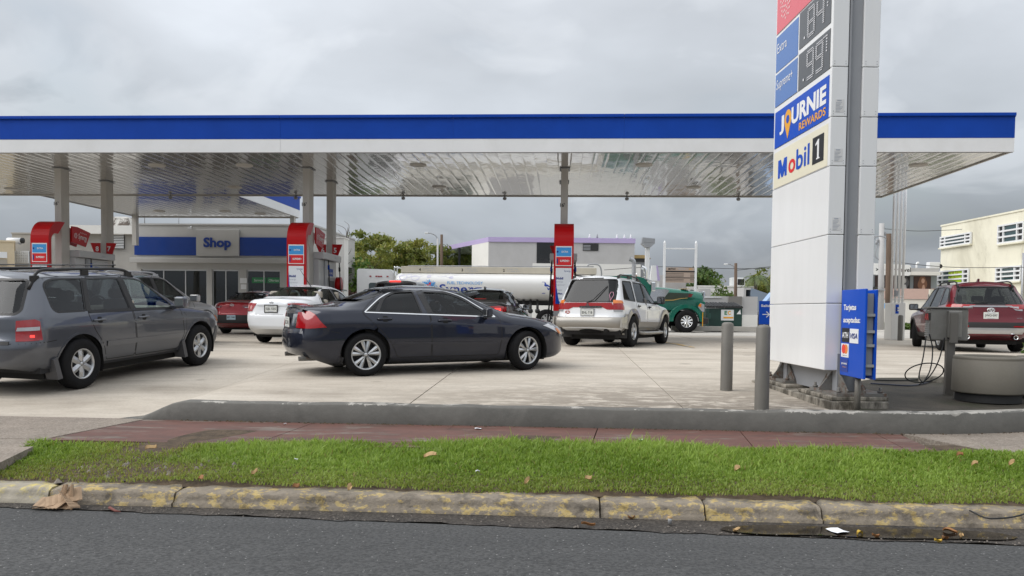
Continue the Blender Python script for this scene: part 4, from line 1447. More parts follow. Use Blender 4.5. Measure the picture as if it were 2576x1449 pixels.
def pad():
 """weathered dark concrete patch behind the wall"""
 q = [toS(G(x,y,0.43)) for x,y in ((2150,1034),(2120,975),(2210,962),(2410,962),(2700,965),(2760,1030),(2500,1033))]
 na = 26
 mb = MB()
 pts = [S(a,b,0) for a,b in q]
 mb.add([(p.x,p.y,lotz(p.x,p.y)+0.012) for p in pts],[tuple(range(len(pts)))])
 me = mb.mesh('apron_patch')
 return tag(link('ground_patch',me,M_MOSS),kind='structure')
pad()
ks = MB()
k0,k1 = G(2310,968,0.44),G(2412,972,0.44)
ks.box(0,(k1-k0).length+0.1,-0.08,0.08,-0.05,0.10,0.02)
ko = ks.build('kerb_block',M_PLINTH,None,(k0.x,k0.y,lotz(k0.x,k0.y)),(0,0,math.atan2(k1.y-k0.y,k1.x-k0.x)))
tag(ko,'broken concrete kerb block at the foot of the air machine post','kerb block')
#air machine on its post
pa = P(2387,958,10.35)
air = thing('air_machine','grey tyre air machine cabinet on a square post with red AIR lettering','air machine',(pa.x,pa.y,lotz(pa.x,pa.y)),R(-16))
za = lotz(pa.x,pa.y)
az_ = lambda py: P(2380,py,10.35).z - za
M_CAB = mat('weathered_steel_box',(0.27,0.26,0.24),0.42,metal=0.3,var=0.15,scale=4,dirt=(0.11,0.10,0.09),damt=0.4)
MB().box(-0.05,0.05,-0.05,0.05,0,az_(855)).build('post',mat('post_paint',(0.15,0.14,0.125),0.5),air)
zb0,zb1 = az_(857),az_(776)
bx = MB().box(-0.24,0.20,-0.02,0.30,zb0,zb1,0.015)
bx.build('cabinet',M_CAB,air)
MB().box(-0.28,0.24,-0.05,0.33,zb1+0.002,zb1+0.02,0.005).build('lid',M_CAB,air)
MB().box(-0.05,0.10,-0.14,-0.022,zb0+0.04,zb1-0.03,0.01).build('back_box',M_CAB,air)
MB().box(-0.045,0.045,-0.19,-0.142,zb0-0.02,zb1-0.06).build('bracket',mat('post_paint',(0.15,0.14,0.125),0.5),air)
fx = -0.242
sg = MB().box(fx-0.012,fx,0.0,0.29,zb1-0.16,zb1-0.06).build('sign_plate',M_BLACK,air)
text('AIR',M_REDINK,sg,(fx-0.012,0.145,zb1-0.11),(0,-1,0),UP,w=0.24,h=0.085,bold=0.04)
lv = MB()
for r_ in range(7):
 for c_ in range(3):
  lv.box(fx-0.010,fx,0.03+c_*0.085,0.095+c_*0.085,zb0+0.05+r_*0.026,zb0+0.063+r_*0.026)
for c_ in range(3):
 lv.box(fx-0.010,fx,0.03+c_*0.085,0.095+c_*0.085,zb1-0.035,zb1-0.022)
lv.build('louvres',M_ALU,air)
# hoses
hpts = lambda L_: catmull([P(x,y,d) for x,y,d in L_],8)
for k,Lh in enumerate(([(2330,845,10.3),(2322,900,10.25),(2312,945,10.2),(2320,962,10.1)],[(2338,840,10.3),(2346,880,10.3),(2340,930,10.2),(2322,964,10.1)],[(2376,850,10.3),(2362,905,10.25),(2340,945,10.2),(2312,968,10.1)])):
 pts = hpts(Lh)
 pts = [(p.x,p.y,max(p.z,lotz(p.x,p.y)+0.015)) for p in pts]
 tag(MB().tube(pts,0.008,7).build('air_hose',M_BLACK),['black air hose hanging leftmost below the air machine','black air hose hanging straight down from the air machine spout','black air hose hanging nearest the air machine post'][k],'hose','air hoses')
ring = [P(2325+47*math.cos(t_),938+26*math.sin(t_),10.15) for t_ in [2*math.pi*q/40 for q in range(41)]]
ring = [(p.x,p.y+0.12*math.sin(2*math.pi*q/40),max(p.z,lotz(p.x,p.y)+0.015)) for q,p in enumerate(ring)]
tag(MB().tube(ring,0.008,7).build('air_hose',M_BLACK),'black air hose coiled in a loose upright loop','hose','air hoses')
for k,pts in enumerate(([(2200,966),(2250,967),(2300,966),(2350,964),(2385,961)],[(2190,973),(2240,976),(2290,978),(2330,972),(2360,961)])):
 q = [G(x,y,0.45) for x,y in pts]
 q = catmull([(p.x,p.y,lotz(p.x,p.y)+0.03) for p in q],6)
 tag(MB().tube(q,0.011,7).build('air_hose',M_BLACK if k==0 else mat('blue_black_hose',(0.015,0.022,0.05),0.45)),['black hose lying straight along the ground from pylon to post','dark blue hose lying nearest the planter on the mossy patch'][k],'hose','air hoses')
 # stone by the sign post
bm = bmesh.new()
bmesh.ops.create_icosphere(bm,subdivisions=3,radius=1)
for v in bm.verts:
 n = 1 + 0.12 * math.sin(v.co.x*5+1) * math.sin(v.co.y*4) + 0.07 * math.sin(v.co.z*9+v.co.x*7)
 v.co = Vector((v.co.x*0.17,v.co.y*0.12,max(v.co.z,-0.3)*0.085)) * n
me = bpy.data.meshes.new('stone')
bm.to_mesh(me)
bm.free()
for p in me.polygons:
 p.use_smooth = True
ps = G(2192,1022,0.42)
tag(link('stone',me,M_PLINTH,None,(ps.x,ps.y,lotz(ps.x,ps.y)+0.02)),'rough grey lump of concrete beside the sign post','stone')
#car builder
M_TYRE = mat('tyre_rubber',(0.012,0.012,0.013),0.85,var=0.2,scale=8,spec=0.2)
M_RIM = mat('silver_alloy',(0.52,0.53,0.54),0.28,metal=0.85,var=0.06,scale=5)
M_RIMD = mat('dark_alloy',(0.16,0.165,0.17),0.35,metal=0.8)
M_WELL = mat('wheel_well',(0.008,0.008,0.008),0.9)
M_RUBBER = mat('black_rubber',(0.010,0.010,0.011),0.42)
M_SEAM = mat('panel_gap',(0.006,0.006,0.007),0.7)
M_CHROME = mat('chrome',(0.78,0.79,0.80),0.10,metal=1.0)
M_TAIL = mat('red_lens',(0.32,0.004,0.008),0.08,coat=1.0)
M_TAILD = mat('dark_red_lens',(0.16,0.006,0.010),0.10,coat=1.0)
M_LIT = mat('lit_red_lamp',(0.7,0.02,0.02),0.2,emit=(1.0,0.05,0.04),estr=1.2)
M_AMBER = mat('amber_lens',(0.70,0.19,0.02),0.1,coat=1.0)
M_CLEARL = mat('clear_lens',(0.50,0.51,0.53),0.08,metal=0.4,coat=1.0)
M_PLATE = mat('plate_white',(0.66,0.67,0.64),0.4)
M_PINK = mat('plate_ink',(0.03,0.035,0.04),0.5)
M_UNDER = mat('underbody',(0.012,0.012,0.012),0.85)
M_TRIMD = mat('dark_trim',(0.022,0.022,0.023),0.55)
M_CABIN = mat('cabin_dark',(0.020,0.020,0.022),0.8)
G_DARK = glass('tinted_glass',(0.17,0.185,0.195),0.75)
G_VDARK = glass('dark_tinted_glass',(0.022,0.025,0.028),0.7)
G_CLEAR = glass('light_glass',(0.62,0.70,0.68),1.2)
G_MED = glass('grey_glass',(0.36,0.41,0.40),1.1)
def sm(arr,k):
 if k < 1:
  return arr
 w = np.hanning(2*k+3)
 w /= w.sum()
 p = np.pad(arr,k+1,mode='edge')
 return np.convolve(p,w,'valid')
def pip(p,poly):
 """points (N,2) inside a polygon"""
 x,y = p[:,0],p[:,1]
 ins = np.zeros(len(p),bool)
 n = len(poly)
 for i in range(n):
  x0,y0 = poly[i]
  x1,y1 = poly[(i+1) % n]
  c = ((y0>y) != (y1>y))
  with np.errstate(divide='ignore',invalid='ignore'):
   xi = (x1-x0) * (y-y0) / (y1-y0 if y1 != y0 else 1e-9) + x0
  ins ^= c & (x<xi)
 return ins
def nearest_on(poly,p):
 best,bd = p,1e9
 n = len(poly)
 for i in range(n):
  a = np.array(poly[i]); b = np.array(poly[(i+1) % n])
  d = b - a
  t = np.clip(np.dot(p-a,d)/max(np.dot(d,d),1e-12),0,1)
  q = a + d * t
  e = np.hypot(*(q-p))
  if e < bd:
   best,bd = q,e
 return best,bd
def roundpoly(poly,r,k=4):
 """round the corners of a polygon; r is one radius or one per corner"""
 n = len(poly)
 out = []
 for i in range(n):
  p0,p,p1 = np.array(poly[i-1],float),np.array(poly[i],float),np.array(poly[(i+1) % n],float)
  rr = r[i] if isinstance(r,(list,tuple)) else r
  d0,d1 = np.linalg.norm(p0-p),np.linalg.norm(p1-p)
  q = min(rr,d0*.45,d1*.45)
  if q < 1e-4:
   out.append(tuple(p))
   continue
  a,b = p + (p0-p) / d0 * q,p + (p1-p) / d1 * q
  for j in range(k+1):
   t = j / k
   out.append(tuple((1-t)**2*a+2*t*(1-t)*p+t*t*b))
 return out
class Car:
 def __init__(s,name,label,spec,body_mat,loc,yaw,group=None,cat='car'):
  s.sp = spec
  s.root = thing(name,label,cat,loc,yaw,group)
  s.mat = body_mat
  s.cuts = []
  s.shell()
#outer shell as a closed loft
 def shell(s):
  sp = s.sp
  xr,xf = sp['xr'],sp['xf']
  N = 170
  u = np.linspace(0,1,N)
  k = 0.55
  xs = xr + (xf-xr) * (u*(1-k)+k*(0.5-0.5*np.cos(np.pi*u)))
  dense = np.linspace(xr-0.3,xf+0.3,1200)
  dx = dense[1] - dense[0]
  def prof(key,smooth):
   pl = sorted(sp[key])
   a = np.interp(dense,[p[0] for p in pl],[p[1] for p in pl])
   a = sm(a,int(smooth/dx))
   return np.interp(xs,dense,a)
  top = prof('top',sp.get('top_s',0.06))
  belt = prof('belt',0.12)
  bot = prof('bottom',0.08)
  wr = prof('wrail',0.16)
  drop = prof('drop',0.10)
  W = sp['W']
  plan = np.ones(N)
  for end,(L,p,q) in (('f',sp['fround']),('r',sp['rround'])):
   xe = xf if end == 'f' else xr
   uu = np.clip(1-np.abs(xe-xs)/L,0,1)
   plan *= np.maximum(1-uu**p,0) ** (1/q)
  plan = np.maximum(plan,0.0)
  bow = 1 - sp.get('bow',0.035) * ((xs-(xr+xf)/2)/((xf-xr)/2)) ** 2
  zw = sp['zw']
  ws = sp.get('sill',0.93)
  wbq = prof('wbelt',0.12) if 'wbelt' in sp else np.full(N,sp['wb'])
  # end faces lean with height
  def lean(key,z):
   pl = sp.get(key)
   if not pl:
    return np.zeros_like(z)
   return np.interp(z,[p[0] for p in pl],[p[1] for p in pl])
  kc = 5
  rows = []
  for i in range(N):
   w0 = W * plan[i] * bow[i]
   zt,zs,zb = top[i],belt[i],bot[i]
   zs = min(zs,zt-0.012)
   zr = max(zt-drop[i],zs+0.006)
   wbelt = w0 * wbq[i]
   wrail = min(wr[i]*W*min(plan[i]*1.0,1)*bow[i],wbelt-0.01*plan[i])
   zwi = min(max(zw,zb+0.15),zs-0.05) if zs - zb > 0.25 else (zb+zs) / 2
   pts = [(0,zb),(w0*ws*0.86,zb),(w0*ws,zb+0.07),(w0,zwi),(w0*sp.get('mid',0.998),zwi*0.35+zs*0.65),(wbelt,zs),(wrail,zr),(wrail*0.62,zr+(zt-zr)*0.72),(0,zt)]
   rad = [0,0.08,0.06,0.06,0.03,sp.get('rb',0.05),sp.get('rr',0.07),0.3,0]
   seg = [2,1,3,3,3,8,3,4]
   out = []
   P_ = [np.array(p) for p in pts]
   m = len(P_)
   ent,exi = [None] * m,[None] * m
   for j in range(m):
    if 0 < j < m - 1:
     a,b = P_[j-1] - P_[j],P_[j+1] - P_[j]
     la,lb = max(np.hypot(*a),1e-6),max(np.hypot(*b),1e-6)
     q = min(rad[j],la*.45,lb*.45)
     ent[j],exi[j] = P_[j] + a / la * q,P_[j] + b / lb * q
    else:
     ent[j] = exi[j] = P_[j]
   for j in range(m):
    if 0 < j < m - 1:
     for c in range(kc):
      t = c / (kc-1)
      out.append((1-t)**2*ent[j]+2*t*(1-t)*P_[j]+t*t*exi[j])
    else:
     out.append(P_[j])
    if j < m - 1:
     a,b = exi[j],ent[j+1]
     for c in range(1,seg[j]):
      out.append(a+(b-a)*c/seg[j])
   rows.append(out)
  A = np.array(rows)
  M = A.shape[1]
  s.xs = xs
  X = np.repeat(xs[:,None],M,1)
  uf = sstep(xs,xf-sp.get('leanf',0.5),xf)[:,None]
  ur = 1 - sstep(xs,xr,xr+sp.get('leanr',0.6))[:,None]
  X = X + uf * lean('front',A[:,:,1]) + ur * lean('rear',A[:,:,1])
  right = np.stack([X,-A[:,:,0],A[:,:,1]],2)
  left = np.stack([X,A[:,:,0],A[:,:,1]],2)[:,1:-1][:,::-1]
  ring = np.concatenate([right,left],1)
  K = ring.shape[1]
  V = ring.reshape(-1,3)
  i,j = np.meshgrid(np.arange(N-1),np.arange(K),indexing='ij')
  j2 = (j+1) % K
  Fq = np.stack([i*K+j,(i+1)*K+j,(i+1)*K+j2,i*K+j2],-1).reshape(-1,4)
  jj = np.arange(1,M-1)
  mp = np.arange(N*K)
  for e in (0,N-1):
   mp[e*K+K-jj] = e * K + jj
  Fq = mp[Fq]
  caps = [list(range(K)),[(N-1)*K+q for q in range(K)][::-1]]
  s.V,s.F = V.copy(),Fq
  s.capf = caps
  s.bvh = BVHTree.FromPolygons([tuple(v) for v in V],[tuple(int(q) for q in f) for f in Fq]+[tuple(c) for c in caps])
  s.lab = np.zeros(len(Fq),int)
  s.labnames = ['body']
  a,b,c,d = (V[Fq[:,q]] for q in range(4))
  s.cen = (a+b+c+d) / 4
  n = np.cross(c-a,d-b)
  s.nrm = n / np.maximum(np.linalg.norm(n,axis=1),1e-9)[:,None]
 def cast(s,o,d):
  o = Vector(o)
  if abs(o.y) < 0.012 and abs(d[1]) < 0.5:
   o.y = 0.014
  h = s.bvh.ray_cast(o,Vector(d),12.0)
  return (h[0],h[1]) if h[0] is not None else (None,None)
 def axes(s,kind):
 # (indices of the 2d plane, cast direction)
  return {'R':((0,2),(0,1,0),1),'L':((0,2),(0,-1,0),1),'rear':((1,2),(1,0,0),0),'front':((1,2),(-1,0,0),0),'top':((0,1),(0,0,-1),2)}[kind]
 def cut(s,kind,poly,label=None,cond=None):
  """move the faces inside an outline to another part (label) or delete them (label None)"""
  ix,d,ax = s.axes(kind)
  facing = -(s.nrm @ np.array(d))
  if kind in ('R','L'):
   m = facing > 0.12
  elif kind == 'top':
   m = facing > 0.25
  else:
   m = facing > 0.15
  if kind in ('rear','front'):
   xe = s.sp['xr'] if kind == 'rear' else s.sp['xf']
   m |= (np.abs(s.cen[:,1])<0.05) & (np.abs(s.cen[:,0]-xe)<0.75)
  m &= pip(s.cen[:,ix],poly)
  if cond is not None:
   m &= cond(s.cen)
  m &= (s.lab >= 0)
  if label is None:
   s.lab[m] = -1
  else:
   if label not in s.labnames:
    s.labnames.append(label)
   s.lab[m] = s.labnames.index(label)
   # snap the ragged edge to the outline
  inv = np.zeros(len(s.V),bool)
  inv[s.F[m].ravel()] = True
  outv = np.zeros(len(s.V),bool)
  outv[s.F[~m].ravel()] = True
  for vi in np.nonzero(inv & outv)[0]:
   p = s.V[vi]
   q,e = nearest_on(poly,p[list(ix)])
   if e > 0.045:
    continue
   o = [0,0,0]
   o[ix[0]],o[ix[1]] = q
   o[ax] = -d[ax] * 6.0
   h,nn = s.cast(o,d)
   if h is not None and abs(h[ax]-p[ax]) < 0.15:
    s.V[vi] = h
 def arch(s,x,z,r,inner):
  for sd in (-1,1):
   c = np.hypot(s.cen[:,0]-x,s.cen[:,2]-z)
   m = (c<r) & (s.cen[:,1]*sd>inner)
   s.lab[m] = -1
   inv = np.zeros(len(s.V),bool)
   inv[s.F[m].ravel()] = True
   outv = np.zeros(len(s.V),bool)
   outv[s.F[~m].ravel()] = True
   for vi in np.nonzero(inv & outv)[0]:
    p = s.V[vi]
    if p[1] * sd < inner + 0.12 or p[2] < 0.26:
     continue
    v = np.array([p[0]-x,p[2]-z])
    l = np.hypot(*v)
    if abs(l-r) > 0.06:
     continue
    v = v / l * r
    h,nn = s.cast((x+v[0],sd*3,z+v[1]),(0,-sd,0))
    if h is not None and abs(h.y-p[1]) < 0.12:
     s.V[vi] = h
 def finish(s,mats=None,names=None,labels=None):
  """link the shell and the parts cut out of it"""
  out = {}
  for li,nm in enumerate(s.labnames):
   fsel = s.F[s.lab==li]
   if len(fsel) == 0:
    continue
   used = np.unique(fsel)
   rm = -np.ones(len(s.V),int)
   rm[used] = np.arange(len(used))
   fs = [tuple(int(q) for q in f) for f in rm[fsel]]
   vs = [tuple(v) for v in s.V[used]]
   me = bpy.data.meshes.new(nm.split(':')[0])
   me.from_pydata(vs,[],fs)
   me.polygons.foreach_set('use_smooth',[True]*len(fs))
   me.update()
   mt = (mats or {}).get(nm,s.mat)
   o = link(nm.split(':')[0],me,mt,s.root)
   if nm == 'body' or True:
    out[nm] = o
  s.parts = out
  return out
#things laid on the shell
 def decal(s,name,pts,d,mt,off=0.004,depth=0.012,parent=None,res=0.06,label=None):
  """a panel with the outline pts (3d, roughly on the body) projected along d on to the shell"""
  d = Vector(d).normalized()
  e1 = d.cross(Vector((0,0,1)))
  if e1.length < 0.1:
   e1 = Vector((1,0,0))
  e1.normalize()
  e2 = e1.cross(d)
  P3 = [Vector(p) for p in pts]
  uv = [(p.dot(e1),p.dot(e2)) for p in P3]
  bm = bmesh.new()
  vs = [bm.verts.new((a,b,0)) for a,b in uv]
  bm.faces.new(vs)
  us,ws = [a for a,b in uv],[b for a,b in uv]
  for lo,hi,nn in ((min(us),max(us),(1,0,0)),(min(ws),max(ws),(0,1,0))):
   n = int((hi-lo)/res)
   for q in range(1,n+1):
    c = lo + (hi-lo) * q / (n+1)
    co = (c,0,0) if nn[0] else (0,c,0)
    bmesh.ops.bisect_plane(bm,geom=bm.verts[:]+bm.edges[:]+bm.faces[:],plane_co=co,plane_no=nn)
  bmesh.ops.triangulate(bm,faces=[f for f in bm.faces if len(f.verts)>4])
  bm.normal_update()
  if bm.faces and sum(f.normal.z for f in bm.faces) < 0:
   bmesh.ops.reverse_faces(bm,faces=bm.faces[:])
  base = sum((p.dot(d) for p in P3)) / len(P3)
  for v in bm.verts:
   o = e1 * v.co.x + e2 * v.co.y + d * (base-1.6)
   h,nn = s.cast(o,d)
   if h is None or abs((h.dot(d))-base) > 0.5:
    h = e1 * v.co.x + e2 * v.co.y + d * base
    nn = -d
   v.co = h + nn * off
   # rim so that the panel has an edge
  if depth > 0:
   ed = [e for e in bm.edges if e.is_boundary]
   r = bmesh.ops.extrude_edge_only(bm,edges=ed)
   for g in r['geom']:
    if isinstance(g,bmesh.types.BMVert):
     g.co += d * depth
  me = bpy.data.meshes.new(name)
  bm.to_mesh(me)
  bm.free()
  for p in me.polygons:
   p.use_smooth = True
  try:
   me.set_sharp_from_angle(angle=R(50))
  except Exception:
   pass
  return link(name,me,mt,parent or s.root,label=label)
 def side(s,name,poly,mt,sd,parent=None,**kw):
  return s.decal(name,[(x,sd*s.sp['W']*0.9,z) for x,z in poly],(0,-sd,0),mt,parent=parent,**kw)
 def strip(s,name,pts,d,mt,w=0.012,off=0.003,parent=None,close=False,step=0.05,thick=0.006):
  """a raised ribbon laid along a line on the shell"""
  d = Vector(d).normalized()
  P3 = [Vector(p) for p in pts]
  if close:
   P3.append(P3[0])
  q = []
  for a,b in zip(P3[:-1],P3[1:]):
   n = max(1,int((b-a).length/step))
   q += [a+(b-a)*i/n for i in range(n)]
  if not close:
   q.append(P3[-1])
  H = []
  for p in q:
   h,nn = s.cast(p-d*1.6,d)
   if h is None or (h-p).dot(d) > 0.6:
    h,nn = p,-d
   H.append((h,nn))
  n = len(H)
  mb = MB()
  vs,fs = [],[]
  for i,(h,nn) in enumerate(H):
   a = H[(i-1) % n if close else max(i-1,0)][0]
   b = H[(i+1) % n if close else min(i+1,n-1)][0]
   t = (b-a)
   t = t.normalized() if t.length > 1e-6 else Vector((1,0,0))
   side = t.cross(nn).normalized() * (w/2)
   o = nn * off
   vs += [h+o-side-nn*thick,h+o-side,h+o+side,h+o+side-nn*thick]
  m = n if close else n - 1
  for i in range(m):
   a,b = i * 4,((i+1) % n) * 4
   for k in range(3):
    fs.append((a+k,a+k+1,b+k+1,b+k))
  mb.add(vs,fs)
  return mb.build(name,mt,parent or s.root)
 def outline(s,name,poly,mt,sd,**kw):
  return s.strip(name,[(x,sd*s.sp['W']*0.9,z) for x,z in poly],(0,-sd,0),mt,**kw)
 def wheels(s,xf,xr,r,w,track,style,steer=0.0):
  s.whl = []
  for x,st in ((xr,0.0),(xf,steer)):
   for sd in (-1,1):
    wl = sub('wheel',s.root,(x,sd*track,r),(0,0,st))
    make_wheel(wl,r,w,sd,style)
    # dark liner of the wheel arch
    ln = MB()
    ra = s.sp['arch'] - 0.005
    n = 20
    vs,fs = [],[]
    za = s.sp.get('archz',r)
    for k in range(n+1):
     an = math.pi * (-0.12+1.24*k/n)
     for y in (sd*0.30,sd*(s.sp['W']*0.965)):
      vs.append((x+ra*math.cos(an),y,za+ra*math.sin(an)))
    for k in range(n):
     fs.append((2*k,2*k+1,2*k+3,2*k+2))
    ln.add(vs,fs,True)
    ln.add([(x+ra*math.cos(math.pi*(-0.12+1.24*k/n)),sd*0.30,za+ra*math.sin(math.pi*(-0.12+1.24*k/n))) for k in range(n+1)],[tuple(range(n+1))])
    ln.build('wheel_arch_liner',M_WELL,s.root)
  sp = s.sp
  un = MB()
  un.box(xr-0.45,xf+0.45,-s.sp['W']*0.72,s.sp['W']*0.72,sp['clear']-0.02,sp['clear']+0.10)
  for x in (xr,xf):
   un.tube([(x,-track,r),(x,track,r)],0.05,8)
  un.build('underbody',M_UNDER,s.root)
 def mirror(s,x,z,mt,yb,size=(0.11,0.20,0.15),sides=(-1,1),gl=True):
  for sd in sides:
   mb = MB()
   y0 = sd * yb
   mb.box(x-size[0]/2,x+size[0]/2,y0+sd*0.06,y0+sd*(0.06+size[1]),z,z+size[2],0.035)
   mb.box(x-0.04,x+0.05,y0-sd*0.03,y0+sd*0.09,z-0.015,z+0.05,0.01)
   o = mb.build('mirror',mt,s.root)
   if gl:
    MB().box(x-size[0]/2-0.004,x-size[0]/2-0.0005,y0+sd*0.085,y0+sd*(0.045+size[1]),z+0.025,z+size[2]-0.025).build('mirror_glass',M_CHROME,o)
 def handle(s,x,z,sd,parent,mt,ln=0.20):
  h,n = s.cast((x,sd*3,z),(0,-sd,0))
  if h is None:
   return
  y = h.y
  cup = s.side('handle_cup',roundpoly([(x-ln*0.15,z-0.045),(x+ln*0.25,z-0.045),(x+ln*0.25,z+0.045),(x-ln*0.15,z+0.045)],0.03),M_SEAM,sd,parent=parent,off=0.002,depth=0.004)
  mb = MB()
  mb.tube(catmull([(x-ln/2,y+sd*0.004,z),(x-ln*0.4,y+sd*0.032,z+0.002),(x,y+sd*0.040,z+0.006),(x+ln*0.4,y+sd*0.032,z+0.004),(x+ln/2,y+sd*0.004,z)],4),0.014,8)
  mb.build('handle',mt,parent)
 def plate(s,txt,x,z,w=0.31,h=0.155,y=0.0,nrm=-1,tilt=0.0,border=None,mt=None,ink=None):
  h3,n = s.cast((x+nrm*2.0,y,z),(-nrm,0,0))
  xx = (h3.x if h3 is not None else x) + nrm * 0.012
  p = MB().box(xx-0.006,xx+0.006,y-w/2,y+w/2,z-h/2,z+h/2,0.004)
  po = p.build('license_plate',mt or M_PLATE,s.root)
  if border:
   f = MB()
   b = 0.018
   for y0,y1,z0,z1 in ((-w/2-b,w/2+b,h/2,h/2+b),(-w/2-b,w/2+b,-h/2-b,-h/2),(-w/2-b,-w/2,-h/2,h/2),(w/2,w/2+b,-h/2,h/2)):
    f.box(xx-0.01,xx+0.01,y+y0,y+y1,z+z0,z+z1)
   f.build('plate_frame',border,po)
  text(txt,ink or M_PINK,po,(xx+nrm*0.006,y,z-0.004),(0,nrm,0),(0,0,1),w=w*0.84,h=h*0.42,bold=0.012)
  MB().box(xx+nrm*0.0065,xx+nrm*0.0090,y-w*0.28,y+w*0.28,z+h*0.33,z+h*0.40).build('plate_line',M_GREYINK,po)
  MB().box(xx+nrm*0.0065,xx+nrm*0.0090,y-w*0.25,y+w*0.25,z-h*0.42,z-h*0.36).build('plate_line',M_GREYINK,po)
  return po
 def seats(s,rows,mt,zb=0.45,zt=1.0,w=0.5,head=0.16):
  for x,n in rows:
   for k in range(n):
    mb = MB()
    y = (k-(n-1)/2) * (1.16 if n==2 else 0.46)
    mb.box(x-0.30,x+0.22,y-w/2*(1 if n==2 else .9),y+w/2*(1 if n==2 else .9),zb-0.12,zb+0.05,0.04)
    k0 = len(mb.v)
    mb.box(x-0.34,x-0.20,y-w/2*(1 if n==2 else .9),y+w/2*(1 if n==2 else .9),zb,zt,0.05)
    mb.box(x-0.36,x-0.25,y-0.13,y+0.13,zt+0.01,zt+head,0.04)
    mb.build('seat',mt,s.root)
 def cabin(s,x0,x1,z,w,mt=None):
  """floor and inner trim that close the cabin below the windows"""
  mb = MB()
  mb.box(x0,x1,-w,w,s.sp['clear']+0.09,z-0.32)
  for sd in (-1,1):
   mb.box(x0,x1,sd*w,sd*(w+0.03),s.sp['clear']+0.09,z-0.05)
  mb.build('cabin_trim',mt or M_CABIN,s.root)
def make_wheel(parent,r,w,sd,st):
 """tyre and rim; the open side of the rim looks outwards (sd = -1 right side, 1 left)"""
 rr = st['rim']
 o = sd
 hw = w / 2
 t = MB()
 prof = [(rr-0.02,-hw*0.80),(rr+0.004,-hw*0.92),(rr+(r-rr)*0.45,-hw*1.0),(r-0.028,-hw*0.92),(r-0.006,-hw*0.74),(r,-hw*0.45)]
 tread = []
 for k in range(-3,4):
  y = k * hw * 0.13
  tread += [(r,y-0.006),(r-0.007,y-0.003),(r-0.007,y+0.003),(r,y+0.006)] if k % 2 else []
 prof = prof + tread + [(r,hw*0.45),(r-0.006,hw*0.74),(r-0.028,hw*0.92),(rr+(r-rr)*0.45,hw*1.0),(rr+0.004,hw*0.92),(rr-0.02,hw*0.80)]
 key = ('tyre',r,w,rr)
 if key not in _wcache:
  t.lathe(prof,44,'y')
  _wcache[key] = t.mesh('tyre')
 link('tyre',_wcache[key],M_TYRE,parent)
 key = ('rim',r,w,rr,st['n'],st.get('split'),sd,st.get('kind'))
 if key not in _wcache:
  m = MB()
  yo = o * hw * 0.86
  # barrel and lip
  m.lathe([(rr-0.002,yo),(rr-0.016,yo+o*0.004),(rr-0.028,yo-o*0.012),(rr-0.034,yo-o*0.05),(rr-0.045,-o*hw*0.7)],44,'y')
  n = st['n']
  face = yo - o * st.get('dish',0.018)
  hub = rr * 0.20
  for k in range(n):
   an = 2 * math.pi * k / n + st.get('ph',0)
   if st.get('split'):
    arms = [(-st['split'],1),(st['split'],1)]
   else:
    arms = [(0.0,1)]
   for da,_ in arms:
    a0,a1 = an + da * 0.25,an + da
    w0,w1 = st['w0'],st['w1']
    c0 = (math.sin(a0)*hub*0.7,math.cos(a0)*hub*0.7)
    c1 = (math.sin(a1)*(rr-0.02),math.cos(a1)*(rr-0.02))
    dx,dz = c1[0] - c0[0],c1[1] - c0[1]
    l = math.hypot(dx,dz)
    nx,nz = -dz / l,dx / l
    v = []
    for (c,ww,dy) in ((c0,w0,0.0),(((c0[0]+c1[0])/2,(c0[1]+c1[1])/2),(w0+w1)/2,0.006*o),(c1,w1,-0.002*o)):
     for sg in (-1,1):
      v.append((c[0]+sg*nx*ww/2,face+dy-0.010*o,c[1]+sg*nz*ww/2))
     v.append((c[0],face+dy+0.008*o,c[1]))
     for sg in (-1,1):
      v.append((c[0]+sg*nx*ww/2,face+dy-0.045*o,c[1]+sg*nz*ww/2))
    f = []
    for q in range(2):
     a,b = q * 5,q * 5 + 5
     f += [(a,a+2,b+2,b),(a+2,a+1,b+1,b+2),(a+3,a,b,b+3),(a+1,a+4,b+4,b+1)]
    m.add(v,f)
  m.lathe([(0.0,face+o*0.012),(hub*0.55,face+o*0.010),(hub*0.62,face),(hub,face-o*0.004),(hub*1.1,face-o*0.05)],20,'y')
  _wcache[key] = m.mesh('rim')
  nu = MB()
  for k in range(5):
   an = 2 * math.pi * (k+0.5) / 5
   nu.cyl((math.sin(an)*hub*0.85,face-o*0.004,math.cos(an)*hub*0.85),(math.sin(an)*hub*0.85,face+o*0.004,math.cos(an)*hub*0.85),0.012,n=6)
  _wcache[key+('nuts',)] = nu.mesh('lug_nuts')
  d = MB()
  d.lathe([(0.0,o*hw*0.25),(rr*0.62,o*hw*0.25),(rr*0.62,o*hw*0.18),(rr*0.97,o*hw*0.05)],28,'y')
  _wcache[key+('disc',)] = d.mesh('brake_disc')
 link('rim',_wcache[key],st.get('mat',M_RIM),parent)
 link('lug_nuts',_wcache[key+('nuts',)],M_RIMD,parent)
 link('brake_disc',_wcache[key+('disc',)],M_DARK,parent)
_wcache = {}
def place(px_r,d_r,px_f,d_f,lat,wb):
 """position and heading of a car from the pixels and depths of its right wheels"""
 r = Vector(((px_r-1288)/F*d_r,d_r,0))
 f = Vector(((px_f-1288)/F*d_f,d_f,0))
 h = (f-r).normalized()
 left = Vector((-h.y,h.x,0))
 c = (r+f) / 2 + left * lat
 return c,math.atan2(h.y,h.x)
